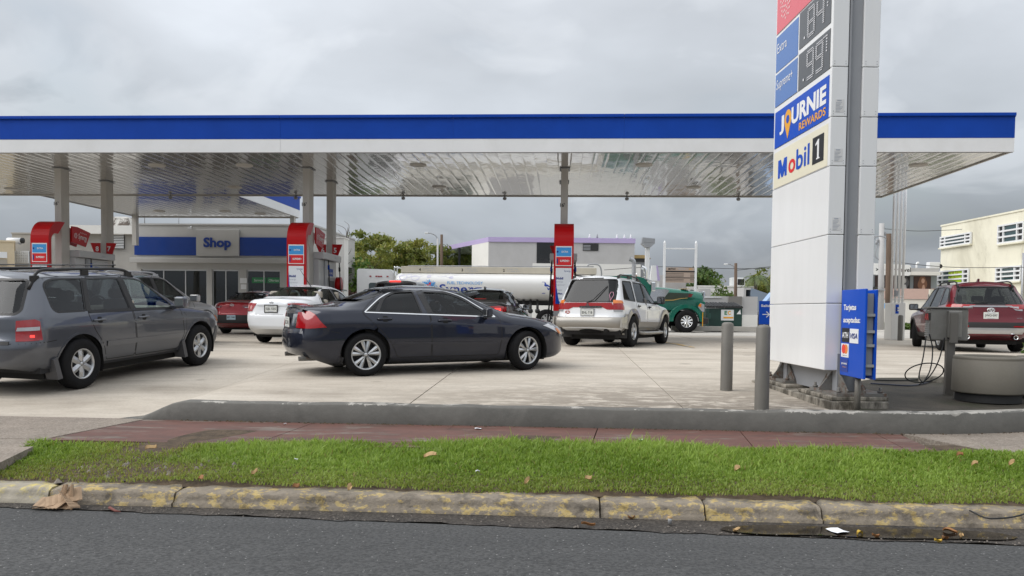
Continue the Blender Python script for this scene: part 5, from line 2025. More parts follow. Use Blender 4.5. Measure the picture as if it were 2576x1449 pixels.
def seat_on_lot(root,c,yaw,wb,track):
 """settle a car so that its wheels touch the sloping forecourt"""
 root.rotation_mode = 'XYZ'
 h = Vector((math.cos(yaw),math.sin(yaw),0))
 l = Vector((-h.y,h.x,0))
 zs = {}
 for fx in (-1,1):
  for ly in (-1,1):
   p = c + h * (fx*wb/2) + l * (ly*track)
   zs[fx,ly] = lotz(p.x,p.y)
 zf,zr = (zs[1,1]+zs[1,-1]) / 2,(zs[-1,1]+zs[-1,-1]) / 2
 zl,zrr = (zs[1,1]+zs[-1,1]) / 2,(zs[1,-1]+zs[-1,-1]) / 2
 X = (h*wb+Vector((0,0,zf-zr))).normalized()
 Yv = (l*2*track+Vector((0,0,zl-zrr)))
 Z = X.cross(Yv).normalized()
 Yv = Z.cross(X)
 M = Matrix((X,Yv,Z)).transposed().to_4x4()
 M.translation = Vector((c.x,c.y,(zf+zr)/2+0.004))
 root.matrix_world = M
#shared recipes
def sedan_spec(xr,xf,W,H,**k):
 sp = dict(xr=xr,xf=xf,W=W,zw=0.50,wb=0.955,clear=0.17,arch=0.385,fround=(0.95,2.6,2.6),rround=(0.75,2.6,3.0),drop=[(-3,0.07),(3,0.07)])
 sp.update(k)
 return sp
def dlo(c,wins,gl,sd_list=(-1,1),seal=M_RUBBER,trim=None,trim_poly=None):
 """cut the side windows and glaze them; wins is a list of (label, polygon, glass)"""
 for sd in sd_list:
  for lab,poly,g in wins:
   c.cut('R' if sd<0 else 'L',poly)
def glaze(c,wins,sd_list=(-1,1),seal=M_RUBBER,sw=0.03):
 for sd in sd_list:
  for lab,poly,g in wins:
   par = c.parts.get(lab % ('R' if sd<0 else 'L')) if lab else None
   if g is not None:
    cen = np.mean(np.array(poly),0)
    big = [tuple(cen+(np.array(p)-cen)*(1+0.02/max(np.hypot(*(np.array(p)-cen)),.05))) for p in poly]
    c.side('window',big,g,sd,parent=par or c.root,off=-0.006,depth=0.004)
   c.outline('window_seal',poly,seal,sd,w=sw,off=0.001,parent=par or c.root,close=True)
def end_glass(c,kind,poly,g,seal=M_RUBBER,sw=0.04,name='windshield'):
 d = (1,0,0) if kind == 'rear' else (-1,0,0)
 xg = c.sp['xr'] * 0.6 if kind == 'rear' else c.sp['xf'] * 0.4
 pts = []
 for y,z in poly:
  h,n = c.cast((6*-d[0],y,z),d)
  pts.append((h.x if h is not None else xg,y,z))
 cen = Vector((sum(p[0] for p in pts)/len(pts),0,sum(p[2] for p in pts)/len(pts)))
 big = [cen+(Vector(p)-cen)*1.02 for p in pts]
 o = c.decal(name,big,d,g,off=-0.006,depth=0.004)
 c.strip('glass_seal',pts,d,seal,w=sw,off=0.001,parent=o,close=True)
 return o
def mirrorpoly(h):
 """close a half outline of (y, z), y > 0, about the middle"""
 return h + [(-y,z) for y,z in h[::-1]]
#slate blue sedan in front
P_ACC = paint('slate_blue_paint',(0.011,0.015,0.030),rough=0.30,metal=0.45,dust=0.02)
def slate_sedan():
 q_ = lambda L_: [(x,z if z<0.9 else 0.9+(z-0.9)*0.88) for x,z in L_]
 sp = sedan_spec(-2.40,2.36,0.91,1.455,zw=0.52,top=q_([(-2.8,0.86),(-2.40,0.90),(-2.37,1.035),(-2.25,1.075),(-1.9,1.095),(-1.70,1.120),(-1.02,1.395),(-0.50,1.452),(-0.05,1.452),(0.30,1.400),(1.14,0.975),(1.6,0.90),(2.05,0.80),(2.26,0.72),(2.33,0.60),(2.36,0.54),(2.7,0.5)]),belt=[(-2.8,0.86),(-2.44,0.965),(-1.6,0.99),(-0.4,0.955),(0.8,0.885),(1.5,0.83),(2.1,0.70),(2.36,0.55),(2.7,.5)],bottom=[(-2.8,0.34),(-2.47,0.34),(-2.1,0.24),(-1.9,0.18),(1.9,0.17),(2.2,0.19),(2.36,0.24),(2.7,.25)],wrail=[(-2.8,0.80),(-1.9,0.80),(-1.62,0.76),(-1.0,0.64),(-0.2,0.61),(0.25,0.62),(1.0,0.78),(1.5,0.80),(2.36,0.78)],drop=[(-3,0.03),(-1.9,0.035),(-1.4,0.085),(-0.8,0.10),(0.2,0.095),(0.7,0.09),(1.2,0.05),(3,0.045)],wbelt=[(-2.8,0.92),(-1.5,0.935),(1.2,0.935),(2.36,0.92)],rear=[(0.30,0.07),(0.42,0.0),(0.62,0.0),(0.70,0.035),(0.95,0.07),(1.1,0.10)],front=[(0.15,-0.10),(0.28,0.0),(0.50,0.0),(0.60,-0.02)])
 c0,yaw = place(922,12.0,1323,13.22,0.86,2.74)
 c = Car('sedan','dark slate blue sedan seen side on at the front of the queue',sp,P_ACC,c0,yaw,None,'car')
 wb,rr = 2.74,0.328
 ra,fa = -1.37,1.37
 # doors
 fd = roundpoly(q_([(-0.30,0.27),(0.86,0.27),(0.90,0.60),(0.86,0.90),(0.34,1.27),(0.05,1.375),(-0.36,1.385),(-0.33,0.9),(-0.31,0.5)]),0.06)
 rd = roundpoly(q_([(-0.315,0.27),(-0.86,0.27),(-0.98,0.52),(-1.22,0.78),(-1.38,0.92),(-1.42,0.985),(-1.05,1.33),(-0.75,1.375),(-0.375,1.385),(-0.345,0.9)]),[0.04,0.05,0.2,0.15,0.05,0.04,0.15,0.05,0.03,0.03])
 for k in ('R','L'):
  c.cut(k,fd,'door:front'+k)
  c.cut(k,rd,'door:rear'+k)
 c.arch(ra,0.335,0.385,0.52)
 c.arch(fa,0.335,0.385,0.52)
 w_f = roundpoly(q_([(-0.30,0.950),(0.66,0.898),(0.60,0.99),(0.28,1.225),(0.02,1.325),(-0.36,1.340)]),[0.02,0.02,0.05,0.1,0.1,0.03])
 w_r = roundpoly(q_([(-0.47,0.957),(-0.52,1.340),(-0.80,1.325),(-1.02,1.235),(-1.17,0.982)]),[0.02,0.02,0.06,0.1,0.03])
 w_q = roundpoly(q_([(-1.20,0.985),(-1.05,1.215),(-1.12,1.17),(-1.33,0.99)]),[0.01,0.01,0.03,0.01])
 wins = [('door:front%s',w_f,glass('smoked_glass',(0.30,0.33,0.36),0.6)),('door:rear%s',w_r,G_VDARK),('door:rear%s',w_q,G_VDARK)]
 dlo(c,wins,None)
 ws = roundpoly(mirrorpoly(q_([(0.62,1.00),(0.66,1.02),(0.53,1.36)])),0.05)
 rw = roundpoly(mirrorpoly(q_([(0.62,1.145),(0.50,1.375)])),0.05)
 c.cut('front',ws,None,lambda p:(p[:,0]>0.1) & (p[:,0]<1.3))
 c.cut('rear',rw,None,lambda p:(p[:,0]<-0.7))
 c.cut('top',mirrorpoly([(2.28,0.60),(1.12,0.72)]) if False else [(2.24,-0.62),(2.24,0.62),(1.20,0.70),(1.20,-0.70)],'hood')
 c.cut('top',[(-2.40,-0.66),(-2.40,0.66),(-1.70,0.66),(-1.70,-0.66)],'trunk_lid')
 c.finish()
 glaze(c,wins)
 end_glass(c,'front',ws,G_MED)
 end_glass(c,'rear',rw,G_VDARK,name='rear_window')
 for sd in (-1,1):
  k = 'R' if sd < 0 else 'L'
  # chrome line round the side windows
  loop = roundpoly(q_([(-1.385,0.975),(0.80,0.885),(0.30,1.255),(0.02,1.355),(-0.40,1.372),(-0.78,1.355),(-1.04,1.255)]),[0.02,0.02,0.15,0.12,0.06,0.1,0.15])
  c.outline('window_trim',loop,M_CHROME,sd,w=0.017,off=0.006,close=True)
  c.outline('pillar_trim',[(-0.335,0.955),(-0.42,1.29)],M_TRIMD,sd,w=0.085,off=0.004)
  c.outline('door_gap',fd,M_SEAM,sd,w=0.012,off=0.0005,close=True,thick=0.003)
  c.outline('door_gap',rd,M_SEAM,sd,w=0.012,off=0.0005,close=True,thick=0.003)
  c.outline('side_moulding',[(-0.92,0.50),(0.84,0.46)],c.mat,sd,w=0.045,off=0.009,thick=0.012)
  c.handle(-1.08,0.865,sd,c.parts.get('door:rear'+k,c.root),P_ACC,0.22)
  c.handle(-0.10,0.835,sd,c.parts.get('door:front'+k,c.root),P_ACC,0.22)
  # wrap-round tail lamp and headlamp
  tl = [(-2.47,sd*0.42,0.955),(-2.30,sd*0.84,0.985),(-2.06,sd*0.88,0.775),(-1.90,sd*0.90,0.725),(-2.40,sd*0.80,0.715),(-2.47,sd*0.45,0.735)]
  c.decal('tail_light',[(-2.42,sd*0.62,0.955),(-2.30,sd*0.83,0.975),(-2.20,sd*0.86,0.935),(-2.04,sd*0.89,0.79),(-1.98,sd*0.89,0.745),(-2.30,sd*0.86,0.722),(-2.44,sd*0.62,0.725)],(0.62,-sd*0.78,0),M_TAIL,off=0.010,depth=0.03)
  hl = c.decal('headlight',[(1.70,sd*0.88,0.735),(1.90,sd*0.84,0.765),(2.16,sd*0.70,0.695),(2.30,sd*0.50,0.62),(2.32,sd*0.52,0.555),(2.17,sd*0.76,0.575),(2.05,sd*0.84,0.615)],(-0.60,-sd*0.80,0),M_CLEARL,off=0.008,depth=0.03)
  c.decal('side_marker',[(1.99,sd*0.84,0.675),(2.05,sd*0.82,0.68),(2.17,sd*0.76,0.585),(2.08,sd*0.82,0.595)],(-0.60,-sd*0.80,0),M_AMBER,parent=hl,off=0.016,depth=0.01)
  # rear end: bumper line, plate, garnish, lip spoiler, exhaust
 c.strip('bumper_gap',[(-1.76,-0.93,0.66),(-2.0,-0.93,0.705),(-2.2,-0.90,0.705)],(0,1,0),M_SEAM,w=0.009,off=0.0005)
 c.strip('trunk_gap',[(-2.6,-0.64,0.99),(-2.6,-0.60,0.66),(-2.6,0.60,0.66),(-2.6,0.64,0.99)],(1,0,0),M_SEAM,w=0.010,off=0.0005)
 c.decal('inner_tail_light',[(-2.6,-0.60,0.94),(-2.6,-0.60,0.74),(-2.6,-0.30,0.75),(-2.6,-0.30,0.93)],(1,0,0),M_CHROME,off=0.008)
 c.plate('ACC 406',-2.5,0.80)
 sp_ = MB()
 pts = [(-2.17,y,1.040-0.10*(abs(y)/0.7)**3) for y in np.linspace(-0.60,0.60,15)]
 for i in range(14):
  (x0,y0,z0),(x1,y1,z1) = pts[i],pts[i+1]
  sp_.add([(x0+0.10,y0,z0-0.02),(x0-0.08,y0,z0+0.03),(x0-0.10,y0,z0-0.01),(x1+0.10,y1,z1-0.02),(x1-0.08,y1,z1+0.03),(x1-0.10,y1,z1-0.01)],[(0,1,4,3),(1,2,5,4),(2,0,3,5)])
 sp_.build('spoiler',M_TAILD if False else P_ACC,c.root)
 for y in (-0.52,0.52):
  MB().lathe([(0.036,-0.14),(0.036,0.16),(0.030,0.16),(0.030,-0.14),(0.036,-0.14)],16,'x',(-2.16,y,0.265)).build('tailpipe',M_RUST,c.root)
 fl = c.strip('mud_flap',[(-1.74,-0.88,0.3),(-1.75,-0.88,0.19)],(0,1,0),c.mat,w=0.08,off=0.01)
 # grille and bumper mouth
 c.decal('grille',mirrorpoly3(2.5,[(0.30,0.66),(0.40,0.58),(0.34,0.545)]),(-1,0,0),M_BLACK,off=0.006)
 c.mirror(0.60,0.885,P_ACC,0.82,sides=(-1,1))
 c.wheels(fa,ra,rr,0.215,0.795,dict(rim=0.235,n=5,split=0.24,w0=0.030,w1=0.062,dish=0.012),R(17))
 c.cabin(-1.35,0.95,0.95,0.74)
 c.seats([(0.15,2),(-0.75,3)],M_CABIN,0.50,0.98)
 sw = MB()
 sw.lathe([(0.18+0.016*math.cos(q*.785),0.016*math.sin(q*.785)) for q in range(9)],24,'x',(0.52,0.37,0.88))
 sw.tube([(0.52,0.37,0.88),(0.75,0.37,0.80)],0.03)
 sw.box(0.505,0.53,0.20,0.54,0.865,0.895)
 sw.build('steering_wheel',M_BLACK,c.root)
 MB().box(0.66,1.02,-0.70,0.70,0.62,0.90,0.06).build('dashboard',M_CABIN,c.root)
 seat_on_lot(c.root,c0,yaw,wb,0.79)
 return c
def mirrorpoly3(x,h):
 return [(x,y,z) for y,z in h] + [(x,-y,z) for y,z in h[::-1]]
slate_sedan()
#sport utilities
def suv_spec(xr,xf,W,**k):
 sp = dict(xr=xr,xf=xf,W=W,zw=0.62,wb=0.955,clear=0.20,arch=0.42,fround=(0.85,2.8,2.8),rround=(0.55,3.0,4.0),drop=[(-3,0.08),(3,0.06)])
 sp.update(k)
 return sp
P_HIGH = paint('blue_grey_paint',(0.105,0.114,0.135),rough=0.30,metal=0.7,dust=0.05)
P_SILV = paint('silver_paint',(0.29,0.29,0.295),rough=0.32,metal=0.5,dust=0.05)
P_WHITE = paint('white_paint',(0.80,0.82,0.85),rough=0.30,dust=0.015)
P_RED = paint('deep_red_paint',(0.125,0.006,0.014),rough=0.28,metal=0.30,dust=0.02)
P_RED2 = paint('bright_red_paint',(0.33,0.006,0.014),rough=0.28,metal=0.25,dust=0.02)
P_BLACK = paint('black_paint',(0.010,0.010,0.011),rough=0.28,metal=0.2,dust=0.02)
P_TAUPE = paint('taupe_trim_paint',(0.30,0.285,0.26),rough=0.40,metal=0.3,dust=0.12)
def rack(c,x0,x1,y,z0,mt,h=0.07,r=0.018):
 for sd in (-1,1):
  mb = MB()
  zt = lambda x: (c.cast((x,sd*y,5),(0,0,-1))[0] or Vector((0,0,z0))).z
  pts = [(x0,sd*y,zt(x0)+0.0),(x0+0.16,sd*y,zt(x0+.16)+h*0.9)]
  n = 6
  for q in range(1,n):
   x = x0 + 0.16 + (x1-x0-0.32) * q / n
   pts.append((x,sd*y,zt(x)+h))
  pts += [(x1-0.16,sd*y,zt(x1-.16)+h*0.9),(x1,sd*y,zt(x1))]
  mb.tube(catmull(pts,4),r,8)
  for x in (x0+0.10,(x0+x1)/2,x1-0.10):
   mb.box(x-0.07,x+0.07,sd*y-0.018,sd*y+0.018,zt(x)-0.01,zt(x)+h*0.8,0.008)
  mb.build('roof_rail',mt,c.root)
def grey_suv():
 sp = suv_spec(-2.35,2.33,0.912,zw=0.60,arch=0.425,leanr=0.75,top=[(-2.8,1.60),(-2.35,1.615),(-2.0,1.655),(-1.2,1.675),(-0.3,1.675),(0.15,1.62),(1.02,1.12),(1.3,1.06),(1.9,0.965),(2.2,0.86),(2.30,0.70),(2.33,0.62),(2.7,.6)],belt=[(-2.8,1.08),(-2.3,1.075),(-0.5,1.055),(0.9,1.01),(1.6,0.94),(2.1,0.82),(2.33,0.64),(2.7,.6)],bottom=[(-2.8,0.42),(-2.35,0.40),(-1.9,0.29),(1.8,0.27),(2.2,0.29),(2.33,0.34),(2.7,.35)],wrail=[(-2.8,0.745),(-1.5,0.755),(-0.2,0.745),(0.3,0.75),(0.95,0.84),(1.3,0.84),(2.33,0.80)],drop=[(-3,0.085),(-1,0.085),(0.2,0.085),(0.9,0.07),(1.3,0.05),(3,0.05)],rear=[(0.4,0.0),(0.70,-0.01),(0.78,0.05),(1.05,0.075),(1.62,0.40)],front=[(0.25,-0.10),(0.40,0.0),(0.56,0.0),(0.68,-0.03)])
 c0,yaw = place(207,11.24,505,13.9,0.89,2.715)
 c = Car('suv','blue grey family utility wagon with black roof rails cut off by the left edge',sp,P_HIGH,c0,yaw,None,'suv')
 ra,fa = -1.3575,1.3575
 fd = roundpoly([(-0.235,0.36),(0.80,0.36),(0.92,0.60),(0.88,1.02),(0.30,1.50),(0.05,1.575),(-0.28,1.585),(-0.26,1.0)],0.05)
 rd = roundpoly([(-0.25,0.36),(-0.84,0.36),(-0.95,0.62),(-1.12,0.84),(-1.18,1.06),(-1.02,1.575),(-0.31,1.585),(-0.285,1.0)],[0.03,0.04,0.15,0.1,0.06,0.05,0.03,0.03])
 for k in ('R','L'):
  c.cut(k,fd,'door:front'+k)
  c.cut(k,rd,'door:rear'+k)
 c.arch(ra,0.36,0.425,0.52)
 c.arch(fa,0.36,0.425,0.52)
 w_f = roundpoly([(-0.20,1.075),(0.74,1.045),(0.66,1.15),(0.27,1.44),(0.06,1.535),(-0.265,1.55)],[0.02,0.03,0.05,0.1,0.08,0.03])
 w_r = roundpoly([(-0.315,1.078),(-0.375,1.55),(-1.02,1.555),(-1.13,1.10),(-1.08,1.09)],[0.02,0.03,0.03,0.03,0.03])
 w_b = roundpoly([(-1.215,1.10),(-1.10,1.555),(-1.62,1.555),(-1.80,1.50),(-1.78,1.16),(-1.72,1.105)],[0.03,0.03,0.05,0.08,0.08,0.05])
 wins = [('door:front%s',w_f,G_CLEAR),('door:rear%s',w_r,G_DARK),(None,w_b,G_DARK)]
 dlo(c,wins,None)
 ws = roundpoly(mirrorpoly([(0.70,1.13),(0.60,1.58)]),0.06)
 rw = roundpoly(mirrorpoly([(0.62,1.10),(0.66,1.15),(0.57,1.55)]),0.07)
 c.cut('front',ws,None,lambda p:(p[:,0]>0.0) & (p[:,0]<1.3))
 c.cut('rear',rw,None,lambda p:(p[:,0]<-1.5))
 c.cut('rear',roundpoly(mirrorpoly([(0.66,0.76),(0.72,1.0),(0.66,1.60)]),0.05),'tailgate')
 c.cut('top',[(2.20,-0.66),(2.20,0.66),(1.14,0.76),(1.14,-0.76)],'hood')
 c.finish()
 glaze(c,wins)
 end_glass(c,'front',ws,G_CLEAR)
 end_glass(c,'rear',rw,G_DARK,name='rear_window')
 for sd in (-1,1):
  k = 'R' if sd < 0 else 'L'
  c.outline('door_gap',fd,M_SEAM,sd,w=0.013,off=0.0005,close=True,thick=0.003)
  c.outline('door_gap',rd,M_SEAM,sd,w=0.013,off=0.0005,close=True,thick=0.003)
  c.outline('pillar_trim',[(-0.255,1.07),(-0.325,1.56)],M_TRIMD,sd,w=0.10,off=0.005)
  c.outline('pillar_trim',[(-1.17,1.09),(-1.05,1.56)],M_TRIMD,sd,w=0.07,off=0.005)
  c.outline('belt_moulding',[(-1.16,1.072),(0.80,1.032)],M_CHROME if False else M_RUBBER,sd,w=0.022,off=0.008)
  c.outline('side_moulding',[(-0.88,0.60),(0.86,0.585)],c.mat,sd,w=0.075,off=0.012,thick=0.014)
  c.handle(-1.00,0.955,sd,c.parts.get('door:rear'+k,c.root),P_HIGH,0.22)
  c.handle(-0.07,0.94,sd,c.parts.get('door:front'+k,c.root),P_HIGH,0.22)
  tl = c.decal('tail_light',[(-2.30,sd*0.74,1.015),(-2.12,sd*0.86,1.03),(-2.06,sd*0.88,1.00),(-2.05,sd*0.90,0.755),(-2.2,sd*0.88,0.745),(-2.33,sd*0.75,0.745)],(0.72,-sd*0.70,0),M_TAIL,off=0.010,depth=0.03)
  c.decal('reverse_lens',[(-2.30,sd*0.76,0.925),(-2.07,sd*0.88,0.93),(-2.07,sd*0.88,0.885),(-2.32,sd*0.76,0.88)],(0.72,-sd*0.70,0),M_CLEARL,parent=tl,off=0.016,depth=0.01)
  if sd < 0:
   c.decal('lit_bulb',[(-2.18,sd*0.83,0.825),(-2.13,sd*0.85,0.825),(-2.13,sd*0.85,0.79),(-2.18,sd*0.83,0.79)],(0.72,-sd*0.70,0),M_LIT,parent=tl,off=0.016,depth=0.005)
  hl = c.decal('headlight',[(1.86,sd*0.87,0.90),(2.0,sd*0.83,0.915),(2.2,sd*0.64,0.83),(2.25,sd*0.60,0.69),(2.08,sd*0.82,0.70),(1.98,sd*0.86,0.76)],(-0.66,-sd*0.75,0),M_CLEARL,off=0.008,depth=0.03)
  c.decal('side_marker',[(1.96,sd*0.86,0.84),(2.04,sd*0.82,0.84),(2.12,sd*0.80,0.715),(2.02,sd*0.85,0.735)],(-0.66,-sd*0.75,0),M_AMBER,parent=hl,off=0.016,depth=0.01)
  # wheel arch lips and mud flaps
  for x in (ra,fa):
   pts = [(x+0.437*math.cos(R(q)),sd*0.9,0.36+0.437*math.sin(R(q))) for q in range(-5,186,10)]
   c.strip('arch_lip',pts,(0,-sd,0),c.mat,w=0.03,off=0.008,thick=0.012)
  for x in (ra-0.47,fa-0.45):
   f_ = MB()
   f_.prism([(x-0.05,0.47),(x+0.02,0.50),(x+0.10,0.20),(x+0.02,0.19)],sd*0.70,sd*0.895,'y')
   f_.build('mud_flap',mat('flap_plastic',(0.085,0.085,0.09),0.5),c.root)
 c.strip('bumper_gap',[(-1.80,-0.93,0.735),(-1.95,-0.93,0.72),(-2.3,-0.9,0.715)],(0,1,0),M_SEAM,w=0.012,off=0.0005)
 c.decal('bumper_top',[(-2.6,-0.60,0.745),(-2.6,0.60,0.745),(-2.6,0.60,0.70),(-2.6,-0.60,0.70)],(1,0,0),M_TRIMD,off=0.006)
 c.strip('fender_gap',[(0.93,-0.93,1.0),(1.0,-0.93,0.9),(0.97,-0.93,0.6),(0.88,-0.93,0.40)],(0,1,0),M_SEAM,w=0.007,off=0.0005)
 c.decal('front_bumper_trim',[(1.90,-0.90,0.66),(2.2,-0.82,0.64),(2.34,-0.5,0.62),(2.33,-0.55,0.38),(2.1,-0.82,0.33),(1.82,-0.88,0.36)],(-0.6,0.8,0),mat('bumper_plastic',(0.06,0.062,0.068),0.5),off=0.012,depth=0.03)
 c.decal('grille',mirrorpoly3(2.5,[(0.50,0.83),(0.46,0.68)]),(-1,0,0),M_BLACK,off=0.006)
 c.mirror(0.70,1.04,P_HIGH,0.86,size=(0.13,0.20,0.19))
 rack(c,-1.95,0.05,0.62,1.67,M_RUBBER,0.085,0.022)
 rk = MB()
 for x in (-1.3,-0.3):
  rk.box(x-0.03,x+0.03,-0.60,0.60,1.735,1.755,0.008)
 rk.build('crossbar',M_RUBBER,c.root)
 c.plate('HKB 217',-2.4,0.86)
 c.wheels(fa,ra,0.358,0.225,0.80,dict(rim=0.222,n=6,w0=0.085,w1=0.095,dish=0.022),R(2))
 beige = mat('beige_cloth',(0.36,0.33,0.28),0.85)
 c.cabin(-2.0,1.0,1.05,0.76)
 c.seats([(0.05,2),(-0.85,3)],beige,0.62,1.22)
 MB().box(0.55,0.98,-0.72,0.72,0.75,1.06,0.06).build('dashboard',beige,c.root)
 sw = MB()
 sw.lathe([(0.18+0.016*math.cos(q*.785),0.016*math.sin(q*.785)) for q in range(9)],24,'x',(0.44,0.37,1.05))
 sw.build('steering_wheel',M_BLACK,c.root)
 seat_on_lot(c.root,c0,yaw,2.715,0.8)
 return c
grey_suv()
def simple_suv(name,label,p,c0,yaw,cat='suv',gl=G_DARK,H=1.68,W=0.90,xr=-2.25,xf=2.30,wheel=None,rail=M_STEEL,extra=None,rear_plate=None,rear_trim=None,wb=2.68,tail='corner',rimat=None,steer=0.0,group=None):
 sp = suv_spec(xr,xf,W,zw=0.62,arch=0.415,leanr=0.8,top=[(xr-.4,H-.10),(xr,H-.085),(xr+.4,H-.02),(-0.9,H),(-0.2,H),(0.2,H-.06),(1.08,1.09),(1.35,1.03),(1.85,0.95),(2.15,0.85),(xf-.03,0.70),(xf,0.60),(xf+.3,.58)],belt=[(xr-.4,1.08),(xr,1.08),(-0.5,1.03),(0.9,0.98),(1.6,0.92),(2.1,0.80),(xf,0.62),(xf+.3,.6)],bottom=[(xr-.4,0.42),(xr,0.40),(-1.85,0.28),(1.8,0.26),(2.15,0.28),(xf,0.32),(xf+.3,.35)],wrail=[(xr-.4,0.70),(-1.5,0.73),(-0.2,0.72),(0.3,0.73),(1.0,0.84),(1.3,0.84),(xf,0.80)],drop=[(-3,0.09),(-1,0.085),(0.2,0.085),(0.9,0.07),(1.3,0.05),(3,0.05)],rear=[(0.40,0.03),(0.50,0.0),(0.68,0.0),(0.80,0.05),(1.08,0.08),(1.60,0.55)],front=[(0.25,-0.10),(0.40,0.0),(0.56,0.0),(0.68,-0.03)])
 c = Car(name,label,sp,p,c0,yaw,group,cat)
 ra,fa = -wb / 2,wb / 2
 fd = roundpoly([(-0.24,0.36),(0.80,0.36),(0.92,0.60),(0.90,0.98),(0.33,H-.19),(0.05,H-.10),(-0.28,H-.09),(-0.26,1.0)],0.05)
 rd = roundpoly([(-0.255,0.36),(-0.84,0.36),(-0.95,0.62),(-1.14,0.84),(-1.22,1.06),(-1.02,H-.10),(-0.31,H-.09),(-0.285,1.0)],[0.03,0.04,0.15,0.1,0.06,0.05,0.03,0.03])
 for k in ('R','L'):
  c.cut(k,fd,'door:front'+k)
  c.cut(k,rd,'door:rear'+k)
 c.arch(ra,0.355,0.415,0.52)
 c.arch(fa,0.355,0.415,0.52)
 w_f = roundpoly([(-0.22,1.04),(0.78,1.01),(0.66,1.12),(0.27,H-.24),(0.06,H-.145),(-0.265,H-.13)],[0.02,0.03,0.05,0.1,0.08,0.03])
 w_r = roundpoly([(-0.315,1.045),(-0.365,H-.13),(-1.00,H-.135),(-1.14,1.08),(-1.08,1.06)],[0.02,0.03,0.03,0.03,0.03])
 w_b = roundpoly([(-1.21,1.10),(-1.08,H-.14),(-1.45,H-.18),(-1.72,1.22),(-1.70,1.14)],[0.03,0.03,0.05,0.06,0.05])
 wins = [('door:front%s',w_f,gl),('door:rear%s',w_r,gl),(None,w_b,G_DARK)]
 dlo(c,wins,None)
 ws = roundpoly(mirrorpoly([(0.70,1.10),(0.58,H-.10)]),0.06)
 rw = roundpoly(mirrorpoly([(0.66,1.12),(0.70,1.18),(0.57,H-.15)]),0.07)
 c.cut('front',ws,None,lambda q:(q[:,0]>0.0) & (q[:,0]<1.35))
 c.cut('rear',rw,None,lambda q:(q[:,0]<-1.3))
 c.cut('rear',roundpoly(mirrorpoly([(0.62,0.72),(0.74,1.05),(0.66,H-.08)]),0.05),'tailgate')
 c.cut('top',[(2.15,-0.66),(2.15,0.66),(1.22,0.76),(1.22,-0.76)],'hood')
 c.finish()
 glaze(c,wins)
 end_glass(c,'front',ws,G_MED)
 end_glass(c,'rear',rw,gl if gl is not G_MED else G_DARK,name='rear_window')
 for sd in (-1,1):
  k = 'R' if sd < 0 else 'L'
  c.outline('door_gap',fd,M_SEAM,sd,w=0.013,off=0.0005,close=True,thick=0.003)
  c.outline('door_gap',rd,M_SEAM,sd,w=0.013,off=0.0005,close=True,thick=0.003)
  c.outline('pillar_trim',[(-0.265,1.04),(-0.32,H-.12)],M_TRIMD,sd,w=0.08,off=0.005)
  c.outline('sill_trim',[(-0.93,0.36),(0.92,0.36)],M_TRIMD,sd,w=0.12,off=0.010,thick=0.012)
  c.handle(-1.00,0.93,sd,c.parts.get('door:rear'+k,c.root),M_CHROME if rail is M_STEEL else p,0.2)
  c.handle(-0.07,0.915,sd,c.parts.get('door:front'+k,c.root),M_CHROME if rail is M_STEEL else p,0.2)
  c.decal('headlight',[(1.86,sd*0.87,0.88),(2.0,sd*0.83,0.90),(2.2,sd*0.64,0.80),(2.2,sd*0.62,0.69),(2.08,sd*0.80,0.70)],(-0.66,-sd*0.75,0),M_CLEARL,off=0.008,depth=0.03)
  if tail == 'corner':
   c.decal('tail_light',[(xr+.04,sd*0.64,1.05),(-1.95,sd*0.86,1.07),(-1.95,sd*0.88,0.82),(xr,sd*0.66,0.82)],(0.72,-sd*0.70,0),M_TAIL,off=0.010,depth=0.03)
  for x in (ra,fa):
   pts = [(x+0.43*math.cos(R(q)),sd*0.9,0.355+0.43*math.sin(R(q))) for q in range(-5,186,10)]
   c.strip('arch_lip',pts,(0,-sd,0),M_TRIMD,w=0.05,off=0.008,thick=0.014)
 c.mirror(0.72,1.0,p if rail is M_STEEL else M_BLACK,0.86,size=(0.13,0.22,0.17))
 rack(c,-1.75,0.05,0.58,H,rail,0.06,0.018)
 c.wheels(fa,ra,0.355,0.23,0.79,wheel or dict(rim=0.235,n=5,split=0.22,w0=0.055,w1=0.055,dish=0.012),steer)
 c.cabin(-1.8,1.0,1.02,0.76)
 c.seats([(0.05,2),(-0.80,3)],mat('grey_cloth',(0.15,0.15,0.15),0.85),0.60,1.18)
 MB().box(0.6,1.0,-0.72,0.72,0.75,1.02,0.06).build('dashboard',M_CABIN,c.root)
 if extra:
  extra(c)
 if rear_plate:
  c.plate(*rear_plate[:1],xr,rear_plate[1])
 seat_on_lot(c.root,c0,yaw,wb,0.79)
 return c
 # silver crossover behind the blue grey one
def right_corner_place(px,d,yaw,xloc,yloc):
 """put the body point (xloc, yloc) of a car at a pixel column and depth"""
 p = Vector(((px-1288)/F*d,d,0))
 h = Vector((math.cos(yaw),math.sin(yaw),0))
 l = Vector((-h.y,h.x,0))
 return p - h * xloc - l * yloc
yaw = R(77)
simple_suv('suv','silver crossover with bright roof rails directly behind the blue grey wagon',P_SILV,right_corner_place(556,19.8,yaw,2.12,-0.78),yaw,gl=G_MED,H=1.66,W=0.90)
